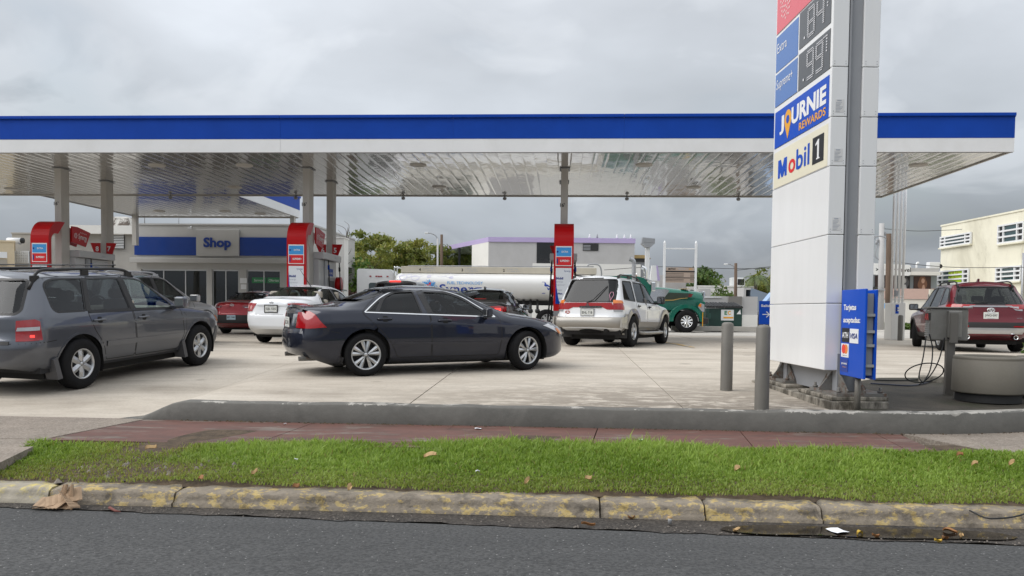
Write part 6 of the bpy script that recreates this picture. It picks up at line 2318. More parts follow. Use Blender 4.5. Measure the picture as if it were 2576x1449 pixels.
# silver car at the far left whose roof just shows
yaw = R(80)
simple_suv('suv','silver wagon at the left edge with only its roof and dark windscreen showing',P_SILV,right_corner_place(112,19.5,R(72),0.2,-0.6),R(72),gl=G_DARK,H=1.72,W=0.90)
def maroon_extra(c):
 c.root['label'] = 'deep red crossover seen from behind beside the air machine'
 H = 1.69
 # silver garnish, lamps, black lower trim and silver skid panel
 c.strip('tailgate_garnish',[(-2.6,-0.66,0.985),(-2.6,-0.52,1.00),(-2.6,-0.42,1.075),(-2.6,0.42,1.075),(-2.6,0.52,1.00),(-2.6,0.66,0.985)],(1,0,0),M_RIM,w=0.035,off=0.012,thick=0.02)
 for sd in (-1,1):
  t = c.decal('tail_light',[(-2.2,sd*0.36,1.105),(-2.1,sd*0.84,1.115),(-1.86,sd*0.90,1.10),(-1.90,sd*0.90,1.045),(-2.2,sd*0.60,1.00),(-2.25,sd*0.42,1.055)],(0.80,-sd*0.60,0),M_TAIL,off=0.014,depth=0.04)
  c.decal('reverse_lens',[(-2.25,sd*0.42,1.068),(-2.2,sd*0.62,1.068),(-2.2,sd*0.62,1.02),(-2.25,sd*0.48,1.05)],(0.80,-sd*0.60,0),M_CLEARL,parent=t,off=0.020,depth=0.01)
  c.strip('pillar_black',[(-1.5,sd*0.72,1.50),(-1.85,sd*0.80,1.18)],(0.5,-sd*0.85,0),M_BLACK,w=0.05,off=0.006)
  MB().lathe([(0.05,-0.10),(0.055,0.10),(0.042,0.10),(0.04,-0.10),(0.05,-0.10)],18,'x',(-2.20,sd*0.50,0.36)).build('tailpipe',M_CHROME,c.root)
  c.decal('reflector',[(-2.4,sd*0.56,0.625),(-2.3,sd*0.80,0.625),(-2.3,sd*0.80,0.595),(-2.4,sd*0.56,0.595)],(0.85,-sd*0.5,0),M_TAIL,off=0.022,depth=0.01)
 c.decal('bumper_trim',mirrorpoly3(-2.5,[(0.80,0.70),(0.76,0.58)]),(1,0,0),M_TRIMD,off=0.010,depth=0.03)
 c.decal('skid_panel',mirrorpoly3(-2.5,[(0.74,0.575),(0.66,0.44)]),(1,0,0),M_RIM,off=0.014,depth=0.03)
 em = MB()
 for (rx,rz,cx,cz) in ((0.075,0.05,0,0),(0.022,0.045,0,0),(0.05,0.022,0,0.02)):
  pts = [(-2.205+0.0,rx*math.cos(t),0.985+cz+rz*math.sin(t)) for t in np.linspace(0,2*math.pi,25)]
  h,n = c.cast((-5,0,0.985),(1,0,0))
  em.tube([(h.x-0.012,p[1],p[2]) for p in pts],0.009,6,cap=False)
 em.build('badge',M_CHROME,c.root)
 sf = MB()
 sf.prism([(-1.18,1.685),(-1.05,1.685),(-1.16,1.76),(-1.19,1.755)],-0.02,0.02,'y')
 sf.build('antenna',P_RED,c.root)
 wp = MB()
 h,n = c.cast((-5,0,1.17),(1,0,0))
 wp.tube([(h.x-0.03,0.05,1.165),(h.x-0.02,0.34,1.19)],0.012,6)
 wp.build('wiper',M_BLACK,c.root)
 text('LIMITED',M_CHROME,c.root,((c.cast((-5,-0.6,0.80),(1,0,0))[0].x-0.01),-0.58,0.80),(0,-1,0),(0,0,1),w=0.14,h=0.025)
yaw = R(75)
simple_suv('suv','deep red crossover',P_RED,right_corner_place(2388,18.7,yaw,-2.12,0.84),yaw,gl=G_DARK,H=1.69,W=0.927,rail=M_BLACK,extra=maroon_extra,rear_plate=('JWO·097',0.86),tail='none',steer=R(-14))
#white off-road wagon
def white_wagon():
 sp = suv_spec(-2.30,2.32,0.86,zw=0.64,arch=0.435,leanr=0.7,bow=0.03,rround=(0.35,3.0,4.5),top=[(-2.8,1.70),(-2.30,1.71),(-1.9,1.735),(-0.8,1.735),(-0.2,1.70),(0.1,1.65),(0.82,1.16),(1.2,1.08),(1.9,1.0),(2.2,0.90),(2.30,0.74),(2.32,.66),(2.7,.6)],belt=[(-2.8,1.10),(-2.0,1.09),(0.8,1.06),(1.6,0.99),(2.1,0.88),(2.32,0.68),(2.7,.6)],bottom=[(-2.8,0.47),(-2.30,0.46),(-1.9,0.36),(1.8,0.34),(2.2,0.36),(2.32,0.42),(2.7,.45)],wrail=[(-2.8,0.74),(-1.5,0.75),(-0.2,0.75),(0.2,0.76),(0.8,0.85),(1.2,0.84),(2.32,0.80)],drop=[(-3,0.07),(3,0.06)],rear=[(0.45,0.0),(0.70,0.0),(0.76,0.04),(1.08,0.05),(1.72,0.42)],front=[(0.3,-0.1),(0.45,0.0),(0.6,0.0),(0.7,-0.03)])
 yaw = R(63)
 c0 = right_corner_place(1560,18.75,yaw,-2.22,-0.82)
 c = Car('suv','white off-road wagon with taupe bumper and red tailgate band seen from behind',sp,P_WHITE,c0,yaw,None,'suv')
 ra,fa = -1.3625,1.3625
 fd = roundpoly([(-0.20,0.48),(0.80,0.48),(0.86,1.04),(0.16,1.56),(-0.02,1.62),(-0.22,1.63)],0.05)
 rd = roundpoly([(-0.215,0.48),(-0.84,0.48),(-0.96,0.72),(-1.05,1.0),(-1.0,1.63),(-0.24,1.635)],[0.03,0.04,0.15,0.08,0.05,0.03])
 for k in ('R','L'):
  c.cut(k,fd,'door:front'+k)
  c.cut(k,rd,'door:rear'+k)
 c.arch(ra,0.40,0.43,0.50)
 c.arch(fa,0.40,0.43,0.50)
 w_f = roundpoly([(-0.18,1.10),(0.72,1.08),(0.16,1.52),(-0.02,1.585),(-0.205,1.59)],[0.02,0.03,0.08,0.05,0.02])
 w_r = roundpoly([(-0.27,1.10),(-0.30,1.595),(-0.93,1.60),(-0.98,1.11)],0.03)
 w_b = roundpoly([(-1.08,1.12),(-1.05,1.61),(-1.68,1.60),(-1.90,1.15)],[0.03,0.03,0.06,0.06])
 wins = [('door:front%s',w_f,G_DARK),('door:rear%s',w_r,G_DARK),(None,w_b,G_VDARK)]
 dlo(c,wins,None)
 ws = roundpoly(mirrorpoly([(0.70,1.16),(0.62,1.61)]),0.05)
 rw = roundpoly(mirrorpoly([(0.655,1.09),(0.60,1.635)]),0.06)
 c.cut('front',ws,None,lambda q:(q[:,0]>-0.1) & (q[:,0]<1.2))
 c.cut('rear',rw,None,lambda q:(q[:,0]<-1.5))
 c.cut('rear',roundpoly(mirrorpoly([(0.56,0.70),(0.66,0.80),(0.68,1.05),(0.64,1.68)]),0.05),'tailgate')
 c.cut('top',[(2.2,-0.64),(2.2,0.64),(1.0,0.74),(1.0,-0.74)],'hood')
 c.finish()
 glaze(c,wins)
 end_glass(c,'front',ws,G_MED)
 end_glass(c,'rear',rw,G_VDARK,name='rear_window')
 # red band across the tailgate with its lettering
 band = c.decal('tailgate_band',mirrorpoly3(-2.5,[(0.60,1.065),(0.665,0.905),(0.50,0.90),(0.38,0.955)]),(1,0,0),M_TAIL,off=0.010,depth=0.03)
 hx = c.cast((-5,0,0.97),(1,0,0))[0].x
 gp = MB().box(hx-0.02,hx-0.011,-0.36,0.20,0.945,0.985).build('lettering_bar',M_TRIMD,c.root)
 text('MITSUBISHI',M_CHROME,gp,(hx-0.02,-0.08,0.966),(0,-1,0),(0,0,1),w=0.48,h=0.03,bold=0.02)
 em = MB()
 for an in (90,210,330):
  a = R(an)
  e = Vector((math.cos(a),math.sin(a)))
  q = Vector((-e.y,e.x))
  p_ = [e*0.004,e*0.026+q*0.016,e*0.048,e*0.026-q*0.016]
  em.prism([(v.x,1.02+v.y) for v in p_],hx-0.018,hx-0.010,'x')
 em.build('badge',M_CHROME,c.root)
 c.plate('ENL·718',-2.3,0.835,border=mat('steel_frame',(0.4,0.4,0.4),0.4,metal=0.6))
 st = MB()
 hx2 = c.cast((-5,0.5,0.80),(1,0,0))[0].x
 text('NATIVA',M_TRIMD,c.root,(hx2-0.004,0.50,0.745),(0,-1,0),(0,0,1),w=0.17,h=0.022)
 for q in range(9):
  st.prism([(0.52+0.05*math.cos(q*2.4)+0.018*math.cos(k),0.835+0.03*math.sin(q*2.4)+0.014*math.sin(k)) for k in (0,1.26,2.5,3.77,5.0)],hx2-0.006,hx2-0.001,'x')
 st.build('sticker',mat('red_sticker',(0.45,0.10,0.08),0.6),c.root)
 wp = MB()
 hw_ = c.cast((-5,0,1.10),(1,0,0))[0].x
 wp.tube([(hw_-0.02,0.02,1.07),(hw_-0.03,-0.14,1.13),(c.cast((-5,-0.42,1.47),(1,0,0))[0].x-0.02,-0.42,1.47)],0.011,6)
 wp.build('wiper',M_BLACK,c.root)
 c.strip('high_brake_light',[(-2.4,-0.27,1.665),(-2.4,0.27,1.665)],(1,0,0),M_TRIMD,w=0.025,off=0.006)
 rs = [c.cast((-5,-0.56+dy,1.20+dz),(1,0,0))[0]-Vector((0.012,0,0)) for dy,dz in ((0.0,-0.09),(0.02,-0.02),(0.05,0.05),(0.03,0.12),(-0.02,0.12),(-0.045,0.05),(-0.02,-0.02),(0.0,-0.09))]
 MB().tube(rs,0.007,5).build('ribbon_sticker',mat('pink_sticker',(0.6,0.3,0.4),0.6),c.root)
 for sd in (-1,1):
  k = 'R' if sd < 0 else 'L'
  t = c.decal('tail_light',[(-2.3,sd*0.68,1.05),(-2.1,sd*0.84,1.05),(-2.05,sd*0.86,0.96),(-2.05,sd*0.86,0.90),(-2.3,sd*0.69,0.90)],(0.86,-sd*0.5,0),M_TAIL,off=0.012,depth=0.04)
  c.decal('amber_lens',[(-2.27,sd*0.675,1.13),(-2.1,sd*0.83,1.12),(-2.06,sd*0.85,1.053),(-2.3,sd*0.68,1.053)],(0.86,-sd*0.5,0),M_AMBER,parent=t,off=0.012,depth=0.04)
  c.decal('reverse_lens',[(-2.3,sd*0.69,0.897),(-2.1,sd*0.84,0.897),(-2.12,sd*0.84,0.855),(-2.3,sd*0.70,0.855)],(0.86,-sd*0.5,0),M_CLEARL,parent=t,off=0.012,depth=0.04)
  c.decal('fog_light',[(-2.4,sd*0.70,0.63),(-2.4,sd*0.52,0.63),(-2.4,sd*0.52,0.55),(-2.4,sd*0.70,0.55)],(1,0,0),M_TAIL,off=0.035,depth=0.04)
  c.outline('door_gap',fd,M_SEAM,sd,w=0.012,off=0.0005,close=True,thick=0.003)
  c.outline('door_gap',rd,M_SEAM,sd,w=0.012,off=0.0005,close=True,thick=0.003)
  c.outline('pillar_trim',[(-0.225,1.09),(-0.25,1.60)],M_TRIMD,sd,w=0.07,off=0.005)
  c.handle(-0.90,1.0,sd,c.parts.get('door:rear'+k,c.root),M_BLACK,0.15)
  c.handle(-0.05,0.98,sd,c.parts.get('door:front'+k,c.root),M_BLACK,0.15)
  # taupe lower cladding, arch flares, side step
  c.side('side_cladding',[(-0.93,0.62),(0.92,0.60),(0.92,0.41),(-0.93,0.42)],P_TAUPE,sd,off=0.014,depth=0.03)
  for x in (ra,fa):
   o,i_ = 0.535,0.425
   an = [R(q) for q in range(-14,195,8)]
   pl_ = [(x+o*math.cos(a),max(0.40+o*math.sin(a),0.30)) for a in an] + [(x+i_*math.cos(a),max(0.40+i_*math.sin(a),0.30)) for a in an[::-1]]
   c.side('arch_flare',pl_,P_TAUPE,sd,off=0.035,depth=0.06,res=0.09)
  stp = MB()
  stp.tube(catmull([(-0.88,sd*0.80,0.36),(-0.80,sd*0.93,0.33),(0.0,sd*0.95,0.325),(0.82,sd*0.93,0.33),(0.90,sd*0.80,0.36)],5),0.045,8)
  stp.build('side_step',P_TAUPE,c.root)
  mf = MB()
  mf.box(ra-0.50,ra-0.47,sd*0.56,sd*0.86,0.22,0.55,0.01)
  mf.build('mud_flap',M_TRIMD,c.root)
  c.decal('headlight',[(1.9,sd*0.82,0.93),(2.2,sd*0.60,0.88),(2.2,sd*0.60,0.76),(2.0,sd*0.80,0.78)],(-0.66,-sd*0.75,0),M_CLEARL,off=0.008,depth=0.03)
  # wrap-round taupe bumper
 bp = MB()
 n = 30
 vs,fs = [],[]
 for i in range(n+1):
  u = -1 + 2 * i / n
  y = 0.865 * u
  e = abs(u)
  x = -2.33 + 0.10 * e ** 6 + (0.0 if e<0.999 else 0.0)
  vs += [(x+0.06,y,0.47),(x-0.015,y,0.50),(x-0.03,y,0.60),(x-0.015,y,0.70),(x+0.03,y,0.725),(x+0.12,y,0.725)]
 for i in range(n):
  for j in range(5):
   fs.append((i*6+j,i*6+j+1,(i+1)*6+j+1,(i+1)*6+j))
 bp.add(vs,fs,True)
 for sd in (-1,1):
  y = sd * 0.868
  bp.prism([(-2.32,0.48),(-1.86,0.44),(-1.80,0.80),(-1.95,0.80),(-2.0,0.735),(-2.30,0.725)],y-0.02*sd,y+0.022*sd,'y')
 bp.build('rear_bumper',P_TAUPE,c.root)
 c.mirror(0.60,1.08,M_BLACK,0.80,size=(0.14,0.20,0.20))
 rack(c,-1.80,-0.15,0.58,1.73,M_RUBBER,0.075,0.02)
 pp = MB()
 pp.tube([(-2.25,-0.45,0.40),(-1.8,-0.45,0.42),(-1.2,-0.40,0.42)],0.04,8)
 pp.build('tailpipe',M_UNDER,c.root)
 MB().lathe([(0.0,-0.12),(0.30,-0.12),(0.35,-0.08),(0.35,0.08),(0.30,0.12),(0.0,0.12)],28,'z',(-1.85,0.0,0.46)).build('spare_wheel',M_TYRE,c.root)
 c.wheels(fa,ra,0.385,0.265,0.76,dict(rim=0.215,n=5,w0=0.09,w1=0.10,dish=0.02),R(3))
 c.cabin(-2.0,0.85,1.07,0.70)
 c.seats([(0.0,2),(-0.85,3)],mat('grey_cloth',(0.15,0.15,0.15),0.85),0.66,1.22)
 MB().box(0.5,0.8,-0.68,0.68,0.8,1.08,0.05).build('dashboard',M_CABIN,c.root)
 seat_on_lot(c.root,c0,yaw,2.725,0.76)
 return c
white_wagon()
#small sedans seen from behind
def simple_sedan(label,p,c0,yaw,H=1.47,W=0.855,xr=-2.28,xf=2.22,wb=2.60,tail=None,gl=G_DARK,rgl=None,plate=None,seat=None,extra=None,deck=1.08):
 sp = sedan_spec(xr,xf,W,H,zw=0.55,top=[(xr-.4,deck-.14),(xr,deck-.13),(xr+.03,deck-.02),(xr+.15,deck),(-1.85,deck+.015),(-1.62,deck+.035),(-0.95,H-.06),(-0.5,H-.003),(-0.1,H),(0.25,H-.05),(1.12,0.99),(1.5,0.93),(1.95,0.83),(2.12,0.75),(xf-.02,0.60),(xf,0.54),(xf+.3,.5)],belt=[(xr-.4,deck-.16),(xr,deck-.12),(-1.6,deck-.06),(-0.4,0.96),(0.8,0.90),(1.5,0.84),(2.0,0.71),(xf,0.55),(xf+.3,.5)],bottom=[(xr-.4,0.36),(xr,0.36),(-1.95,0.25),(-1.8,0.21),(1.8,0.20),(2.05,0.21),(xf,0.25),(xf+.3,.25)],wrail=[(xr-.4,0.82),(-1.85,0.82),(-1.55,0.78),(-0.9,0.66),(-0.2,0.63),(0.25,0.64),(1.0,0.80),(1.5,0.82),(xf,0.78)],drop=[(-3,0.03),(-1.9,0.035),(-1.4,0.075),(-0.8,0.085),(0.2,0.085),(0.7,0.08),(1.2,0.05),(3,0.045)],rear=[(0.30,0.06),(0.42,0.0),(0.66,0.0),(0.72,0.03),(1.0,0.06),(1.1,0.08)],front=[(0.15,-0.10),(0.28,0.0),(0.50,0.0),(0.60,-0.02)],rround=(0.60,2.6,3.4))
 c = Car('sedan',label,sp,p,c0,yaw,None,'car')
 ra,fa = -wb / 2,wb / 2
 fd = roundpoly([(-0.26,0.28),(0.82,0.28),(0.88,0.60),(0.84,0.90),(0.32,H-.19),(0.05,H-.085),(-0.32,H-.075),(-0.29,0.9)],0.05)
 rd = roundpoly([(-0.275,0.28),(-0.80,0.28),(-0.92,0.52),(-1.12,0.78),(-1.30,0.94),(-1.33,1.0),(-1.0,H-.14),(-0.75,H-.085),(-0.335,H-.075),(-0.305,0.9)],[0.03,0.04,0.2,0.15,0.05,0.04,0.15,0.05,0.03,0.03])
 for k in ('R','L'):
  c.cut(k,fd,'door:front'+k)
  c.cut(k,rd,'door:rear'+k)
 c.arch(ra,0.315,0.365,0.50)
 c.arch(fa,0.315,0.365,0.50)
 w_f = roundpoly([(-0.25,0.965),(0.72,0.915),(0.58,1.02),(0.26,H-.235),(0.02,H-.13),(-0.31,H-.12)],[0.02,0.02,0.05,0.1,0.1,0.03])
 w_r = roundpoly([(-0.38,0.97),(-0.42,H-.12),(-0.76,H-.125),(-0.98,H-.20),(-1.10,0.99)],[0.02,0.02,0.06,0.1,0.03])
 w_q = roundpoly([(-1.13,0.995),(-1.02,H-.225),(-1.08,H-.27),(-1.25,1.005)],[0.01,0.01,0.03,0.01])
 wins = [('door:front%s',w_f,gl),('door:rear%s',w_r,gl),('door:rear%s',w_q,gl)]
 dlo(c,wins,None)
 ws = roundpoly(mirrorpoly([(0.60,1.01),(0.64,1.03),(0.52,H-.095)]),0.05)
 rw = roundpoly(mirrorpoly([(0.60,deck+.065),(0.63,deck+.08),(0.50,H-.085)]),0.05)
 c.cut('front',ws,None,lambda q:(q[:,0]>0.0) & (q[:,0]<1.3))
 c.cut('rear',rw,None,lambda q:(q[:,0]<-0.7))
 c.cut('rear',roundpoly(mirrorpoly([(0.54,0.70),(0.60,deck-.12)]),0.04),'trunk_lid')
 c.cut('top',[(xr+.05,-0.62),(xr+.05,0.62),(-1.68,0.62),(-1.68,-0.62)],'trunk_lid')
 c.cut('top',[(2.1,-0.60),(2.1,0.60),(1.18,0.68),(1.18,-0.68)],'hood')
 c.finish()
 glaze(c,wins)
 end_glass(c,'front',ws,G_MED)
 end_glass(c,'rear',rw,rgl or gl,name='rear_window')
 for sd in (-1,1):
  k = 'R' if sd < 0 else 'L'
  c.outline('door_gap',fd,M_SEAM,sd,w=0.012,off=0.0005,close=True,thick=0.003)
  c.outline('door_gap',rd,M_SEAM,sd,w=0.012,off=0.0005,close=True,thick=0.003)
  c.outline('pillar_trim',[(-0.315,0.965),(-0.365,H-.115)],M_TRIMD,sd,w=0.06,off=0.005)
  c.handle(-1.0,0.88,sd,c.parts.get('door:rear'+k,c.root),p,0.2)
  c.handle(-0.08,0.86,sd,c.parts.get('door:front'+k,c.root),p,0.2)
  c.decal('headlight',[(1.75,sd*0.82,0.76),(1.88,sd*0.78,0.77),(2.06,sd*0.62,0.70),(2.1,sd*0.60,0.58),(1.95,sd*0.76,0.60)],(-0.6,-sd*0.8,0),M_CLEARL,off=0.008,depth=0.03)
 c.strip('trunk_gap',[(xr-.2,-0.585,deck-.13),(xr-.2,-0.53,0.74),(xr-.2,-0.47,0.70),(xr-.2,0.47,0.70),(xr-.2,0.53,0.74),(xr-.2,0.585,deck-.13)],(1,0,0),M_SEAM,w=0.009,off=0.0005,thick=0.003)
 for sd in (-1,1):
  tail(c,sd)
 c.mirror(0.62,0.90,p,0.77)
 c.wheels(fa,ra,0.312,0.20,0.745,dict(rim=0.205,n=7,w0=0.05,w1=0.05,dish=0.015),0)
 c.cabin(-1.3,0.95,0.95,0.70)
 c.seats([(0.10,2),(-0.78,2)],seat or M_CABIN,0.50,1.08,0.52,0.20)
 MB().box(-1.62,-1.15,-0.62,0.62,0.93,1.0).build('parcel_shelf',seat or M_CABIN,c.root)
 MB().box(0.66,1.0,-0.66,0.66,0.62,0.90,0.06).build('dashboard',M_CABIN,c.root)
 if plate:
  c.plate(plate[0],xr,plate[1],border=plate[2] if len(plate)>2 else None,mt=plate[3] if len(plate)>3 else None)
 if extra:
  extra(c)
 seat_on_lot(c.root,c0,yaw,wb,0.745)
 return c
def wtail(c,sd):
 t = c.decal('tail_light',[(-2.28,sd*0.46,0.955),(-2.20,sd*0.70,0.97),(-2.0,sd*0.82,0.955),(-1.96,sd*0.83,0.90),(-2.05,sd*0.82,0.78),(-2.2,sd*0.74,0.765),(-2.28,sd*0.60,0.77)],(0.80,-sd*0.60,0),M_TAIL,off=0.010,depth=0.03)
 for (y,z,r) in ((0.585,0.86,0.045),(0.73,0.875,0.04)):
  p = [(-2.2,sd*y+r*math.cos(q),z+r*math.sin(q)) for q in np.linspace(0,2*math.pi,12,endpoint=False)]
  c.decal('round_lens',p,(0.85,-sd*0.52,0),mat('pale_red_lens',(0.62,0.28,0.26),0.1,coat=1.0),parent=t,off=0.016,depth=0.006)
def wextra(c):
 c.strip('plate_garnish',[(-2.5,-0.40,0.925),(-2.5,0.40,0.925)],(1,0,0),P_WHITE,w=0.04,off=0.02,thick=0.03)
 hx = c.cast((-5,0.0,0.975),(1,0,0))[0].x
 em = MB()
 for rx,rz in ((0.05,0.033),(0.018,0.03)):
  em.tube([(hx-0.008,rx*math.cos(t),0.975+rz*math.sin(t)) for t in np.linspace(0,2*math.pi,21)],0.006,5,cap=False)
 em.build('badge',M_CHROME,c.root)
 text('COROLLA',M_RIM,c.root,(c.cast((-5,-0.50,0.985),(1,0,0))[0].x-0.002,-0.47,0.985),(0,-1,0),(0,0,1),w=0.22,h=0.026)
 h = c.cast((-0.88,-0.30,5),(0,0,-1))[0]
 MB().tube([(h.x,h.y,h.z),(h.x-0.28,h.y+0.16,h.z+0.42)],[0.012,0.004],6).build('antenna',M_BLACK,c.root)
 b = MB()
 for k in range(5):
  b.lathe([(0.0,-0.06),(0.07,-0.04),(0.09,0.0),(0.06,0.06),(0.0,0.08)],10,'z',(-1.38+0.02*k,-0.40+0.22*k,1.05))
 b.build('soft_toys',mat('pale_plush',(0.42,0.46,0.36),0.9,var=0.4,scale=9),c.root)
yaw = R(76)
simple_sedan('white sedan with round tail lamps waiting behind the slate blue sedan',P_WHITE,right_corner_place(608,18.9,yaw,-2.20,0.80),yaw,tail=wtail,gl=G_MED,rgl=glass('greenish_glass',(0.42,0.48,0.42),1.0),plate=('GJL 535',0.83,M_BLACK),seat=mat('beige_cloth',(0.36,0.33,0.28),0.85),extra=wextra)
def rtail(c,sd):
 t = c.decal('tail_light',[(-2.28,sd*0.40,0.94),(-2.20,sd*0.72,0.965),(-1.95,sd*0.83,0.95),(-2.0,sd*0.83,0.89),(-2.2,sd*0.72,0.87),(-2.28,sd*0.44,0.88)],(0.80,-sd*0.60,0),M_TAILD,off=0.010,depth=0.03)
 c.decal('reverse_lens',[(-2.28,sd*0.50,0.895),(-2.2,sd*0.68,0.905),(-2.2,sd*0.68,0.878),(-2.28,sd*0.50,0.875)],(0.80,-sd*0.6,0),M_CLEARL,parent=t,off=0.014,depth=0.006)
def rextra(c):
 hx = c.cast((-5,0.0,0.965),(1,0,0))[0].x
 em = MB()
 em.tube([(hx-0.008,0.075*math.cos(t),0.965+0.032*math.sin(t)) for t in np.linspace(0,2*math.pi,21)],0.007,5,cap=False)
 em.build('badge',M_CHROME,c.root)
 text('KIA',M_CHROME,c.root,(hx-0.006,0,0.965),(0,-1,0),(0,0,1),w=0.085,h=0.032,bold=0.02)
 c.decal('bumper_trim',mirrorpoly3(-2.5,[(0.52,0.64),(0.74,0.60),(0.70,0.37)]),(1,0,0),M_TRIMD,off=0.010,depth=0.03)
 h = c.cast((-0.85,0.0,5),(0,0,-1))[0]
 MB().tube([(h.x,0,h.z),(h.x-0.16,0,h.z+0.22)],[0.012,0.005],6).build('antenna',M_BLACK,c.root)
yaw = R(80)
simple_sedan('dark red sedan between the silver crossover and the white sedan',P_RED2,right_corner_place(528,26.2,yaw,-2.2,0.80),yaw,H=1.49,tail=rtail,plate=('IJD 748',0.56,None,mat('pale_blue_plate',(0.42,0.55,0.62),0.4)),extra=rextra,gl=G_DARK)
def ktail(c,sd):
 t = c.decal('tail_light',[(-2.28,sd*0.42,0.955),(-2.20,sd*0.72,0.975),(-1.95,sd*0.83,0.95),(-2.0,sd*0.83,0.84),(-2.2,sd*0.72,0.81),(-2.28,sd*0.48,0.85)],(0.80,-sd*0.60,0),M_TAIL,off=0.010,depth=0.03)
 c.decal('lit_bulb',[(-2.25,sd*0.60,0.915),(-2.2,sd*0.76,0.915),(-2.2,sd*0.76,0.85),(-2.25,sd*0.60,0.85)],(0.80,-sd*0.6,0),M_LIT,parent=t,off=0.016,depth=0.006)
def kextra(c):
 text('NISSAN',M_CHROME,c.root,(c.cast((-5,0.0,0.985),(1,0,0))[0].x-0.006,0.0,0.985),(0,-1,0),(0,0,1),w=0.18,h=0.025)
 h = c.cast((-0.80,0.0,5),(0,0,-1))[0]
 MB().prism([(h.x-0.10,h.z-0.01),(h.x+0.06,h.z-0.01),(h.x-0.07,h.z+0.06)],-0.02,0.02,'y').build('antenna',M_BLACK,c.root)
 c.strip('high_brake_light',[(-1.9,-0.16,1.20),(-1.9,0.16,1.20)],(1,0,0),M_LIT,w=0.02,off=-0.03)
yaw = R(80)
simple_sedan('black sedan with lit brake lamps seen over the roof of the slate blue sedan',P_BLACK,right_corner_place(1268,20.4,yaw,-2.18,-0.80),yaw,H=1.495,W=0.88,tail=ktail,gl=G_DARK,plate=('JBK 208',0.80),extra=kextra)
#pick-up whose cab shows above the slate sedan
def pickup():
 yaw = R(80)
 c0 = right_corner_place(931,26.3,yaw,-0.75,0.83)
 W = 0.95
 H = 1.86
 sp = suv_spec(-0.85,3.0,W,zw=0.75,arch=0.45,leanr=0.3,rround=(0.25,3,4),top=[(-1.3,H-.10),(-0.85,H-.06),(-0.5,H),(0.4,H),(0.8,H-.08),(1.5,1.32),(1.8,1.26),(2.6,1.18),(2.9,1.05),(3.0,0.85),(3.3,.8)],belt=[(-1.3,1.20),(1.3,1.16),(2.4,1.08),(3.0,0.86),(3.3,.8)],bottom=[(-1.3,0.45),(3.3,0.42)],wrail=[(-1.3,0.74),(0.6,0.75),(1.4,0.86),(3,0.84)],rear=[(0.4,0.0),(1.2,0.0),(1.8,0.14)])
 c = Car('pickup_truck','grey pick-up cab with a high red brake lamp beyond the slate blue sedan roof',sp,P_SILV,c0,yaw,None,'pickup truck')
 wf = roundpoly([(0.30,1.24),(1.25,1.20),(0.72,1.66),(0.30,1.71)],0.04)
 wr_ = roundpoly([(0.20,1.24),(0.20,1.71),(-0.45,1.70),(-0.50,1.25)],0.04)
 rw = roundpoly(mirrorpoly([(0.68,1.26),(0.60,1.72)]),0.06)
 ws = roundpoly(mirrorpoly([(0.72,1.34),(0.62,1.75)]),0.06)
 wins = [(None,wf,G_DARK),(None,wr_,G_DARK)]
 c.arch(2.2,0.40,0.45,0.5)
 dlo(c,wins,None)
 c.cut('rear',rw,None,lambda q:q[:,0]<-0.4)
 c.cut('front',ws,None,lambda q:(q[:,0]>0.5) & (q[:,0]<1.7))
 c.finish()
 glaze(c,wins)
 end_glass(c,'rear',rw,G_DARK,name='rear_window')
 end_glass(c,'front',ws,G_DARK)
 hx = c.cast((-5,0,1.795),(1,0,0))[0].x
 MB().box(hx-0.03,hx+0.05,-0.19,0.19,1.785,1.825,0.008).build('high_brake_light',M_LIT,c.root)
 bed = MB()
 bed.box(-2.75,-0.88,-W,-W+0.10,0.55,1.20,0.02)
 bed.box(-2.75,-0.88,W-0.10,W,0.55,1.20,0.02)
 bed.box(-2.80,-2.70,-W,W,0.55,1.20,0.02)
 bed.box(-2.7,-0.88,-W+0.1,W-0.1,0.72,0.78)
 bed.build('cargo_bed',P_SILV,c.root)
 MB().box(-2.9,-2.78,-W+.02,W-.02,0.48,0.66,0.03).build('rear_bumper',M_CHROME,c.root)
 for sd in (-1,1):
  MB().box(-2.82,-2.74,sd*(W-0.16),sd*(W-0.01),0.85,1.16,0.02).build('tail_light',M_TAIL,c.root)
 c.sp['W'] = W
 c.wheels(2.2,-1.65,0.40,0.25,0.80,dict(rim=0.23,n=5,w0=0.08,w1=0.09,dish=0.02),0)
 c.seats([(0.3,2)],M_CABIN,0.75,1.35)
 c.cabin(-0.6,1.3,1.2,0.8)
 c.mirror(1.15,1.2,M_BLACK,0.90,size=(0.12,0.22,0.24))
 seat_on_lot(c.root,c0+Vector((math.cos(yaw),math.sin(yaw),0))*0.0,yaw,3.8,0.8)
pickup()
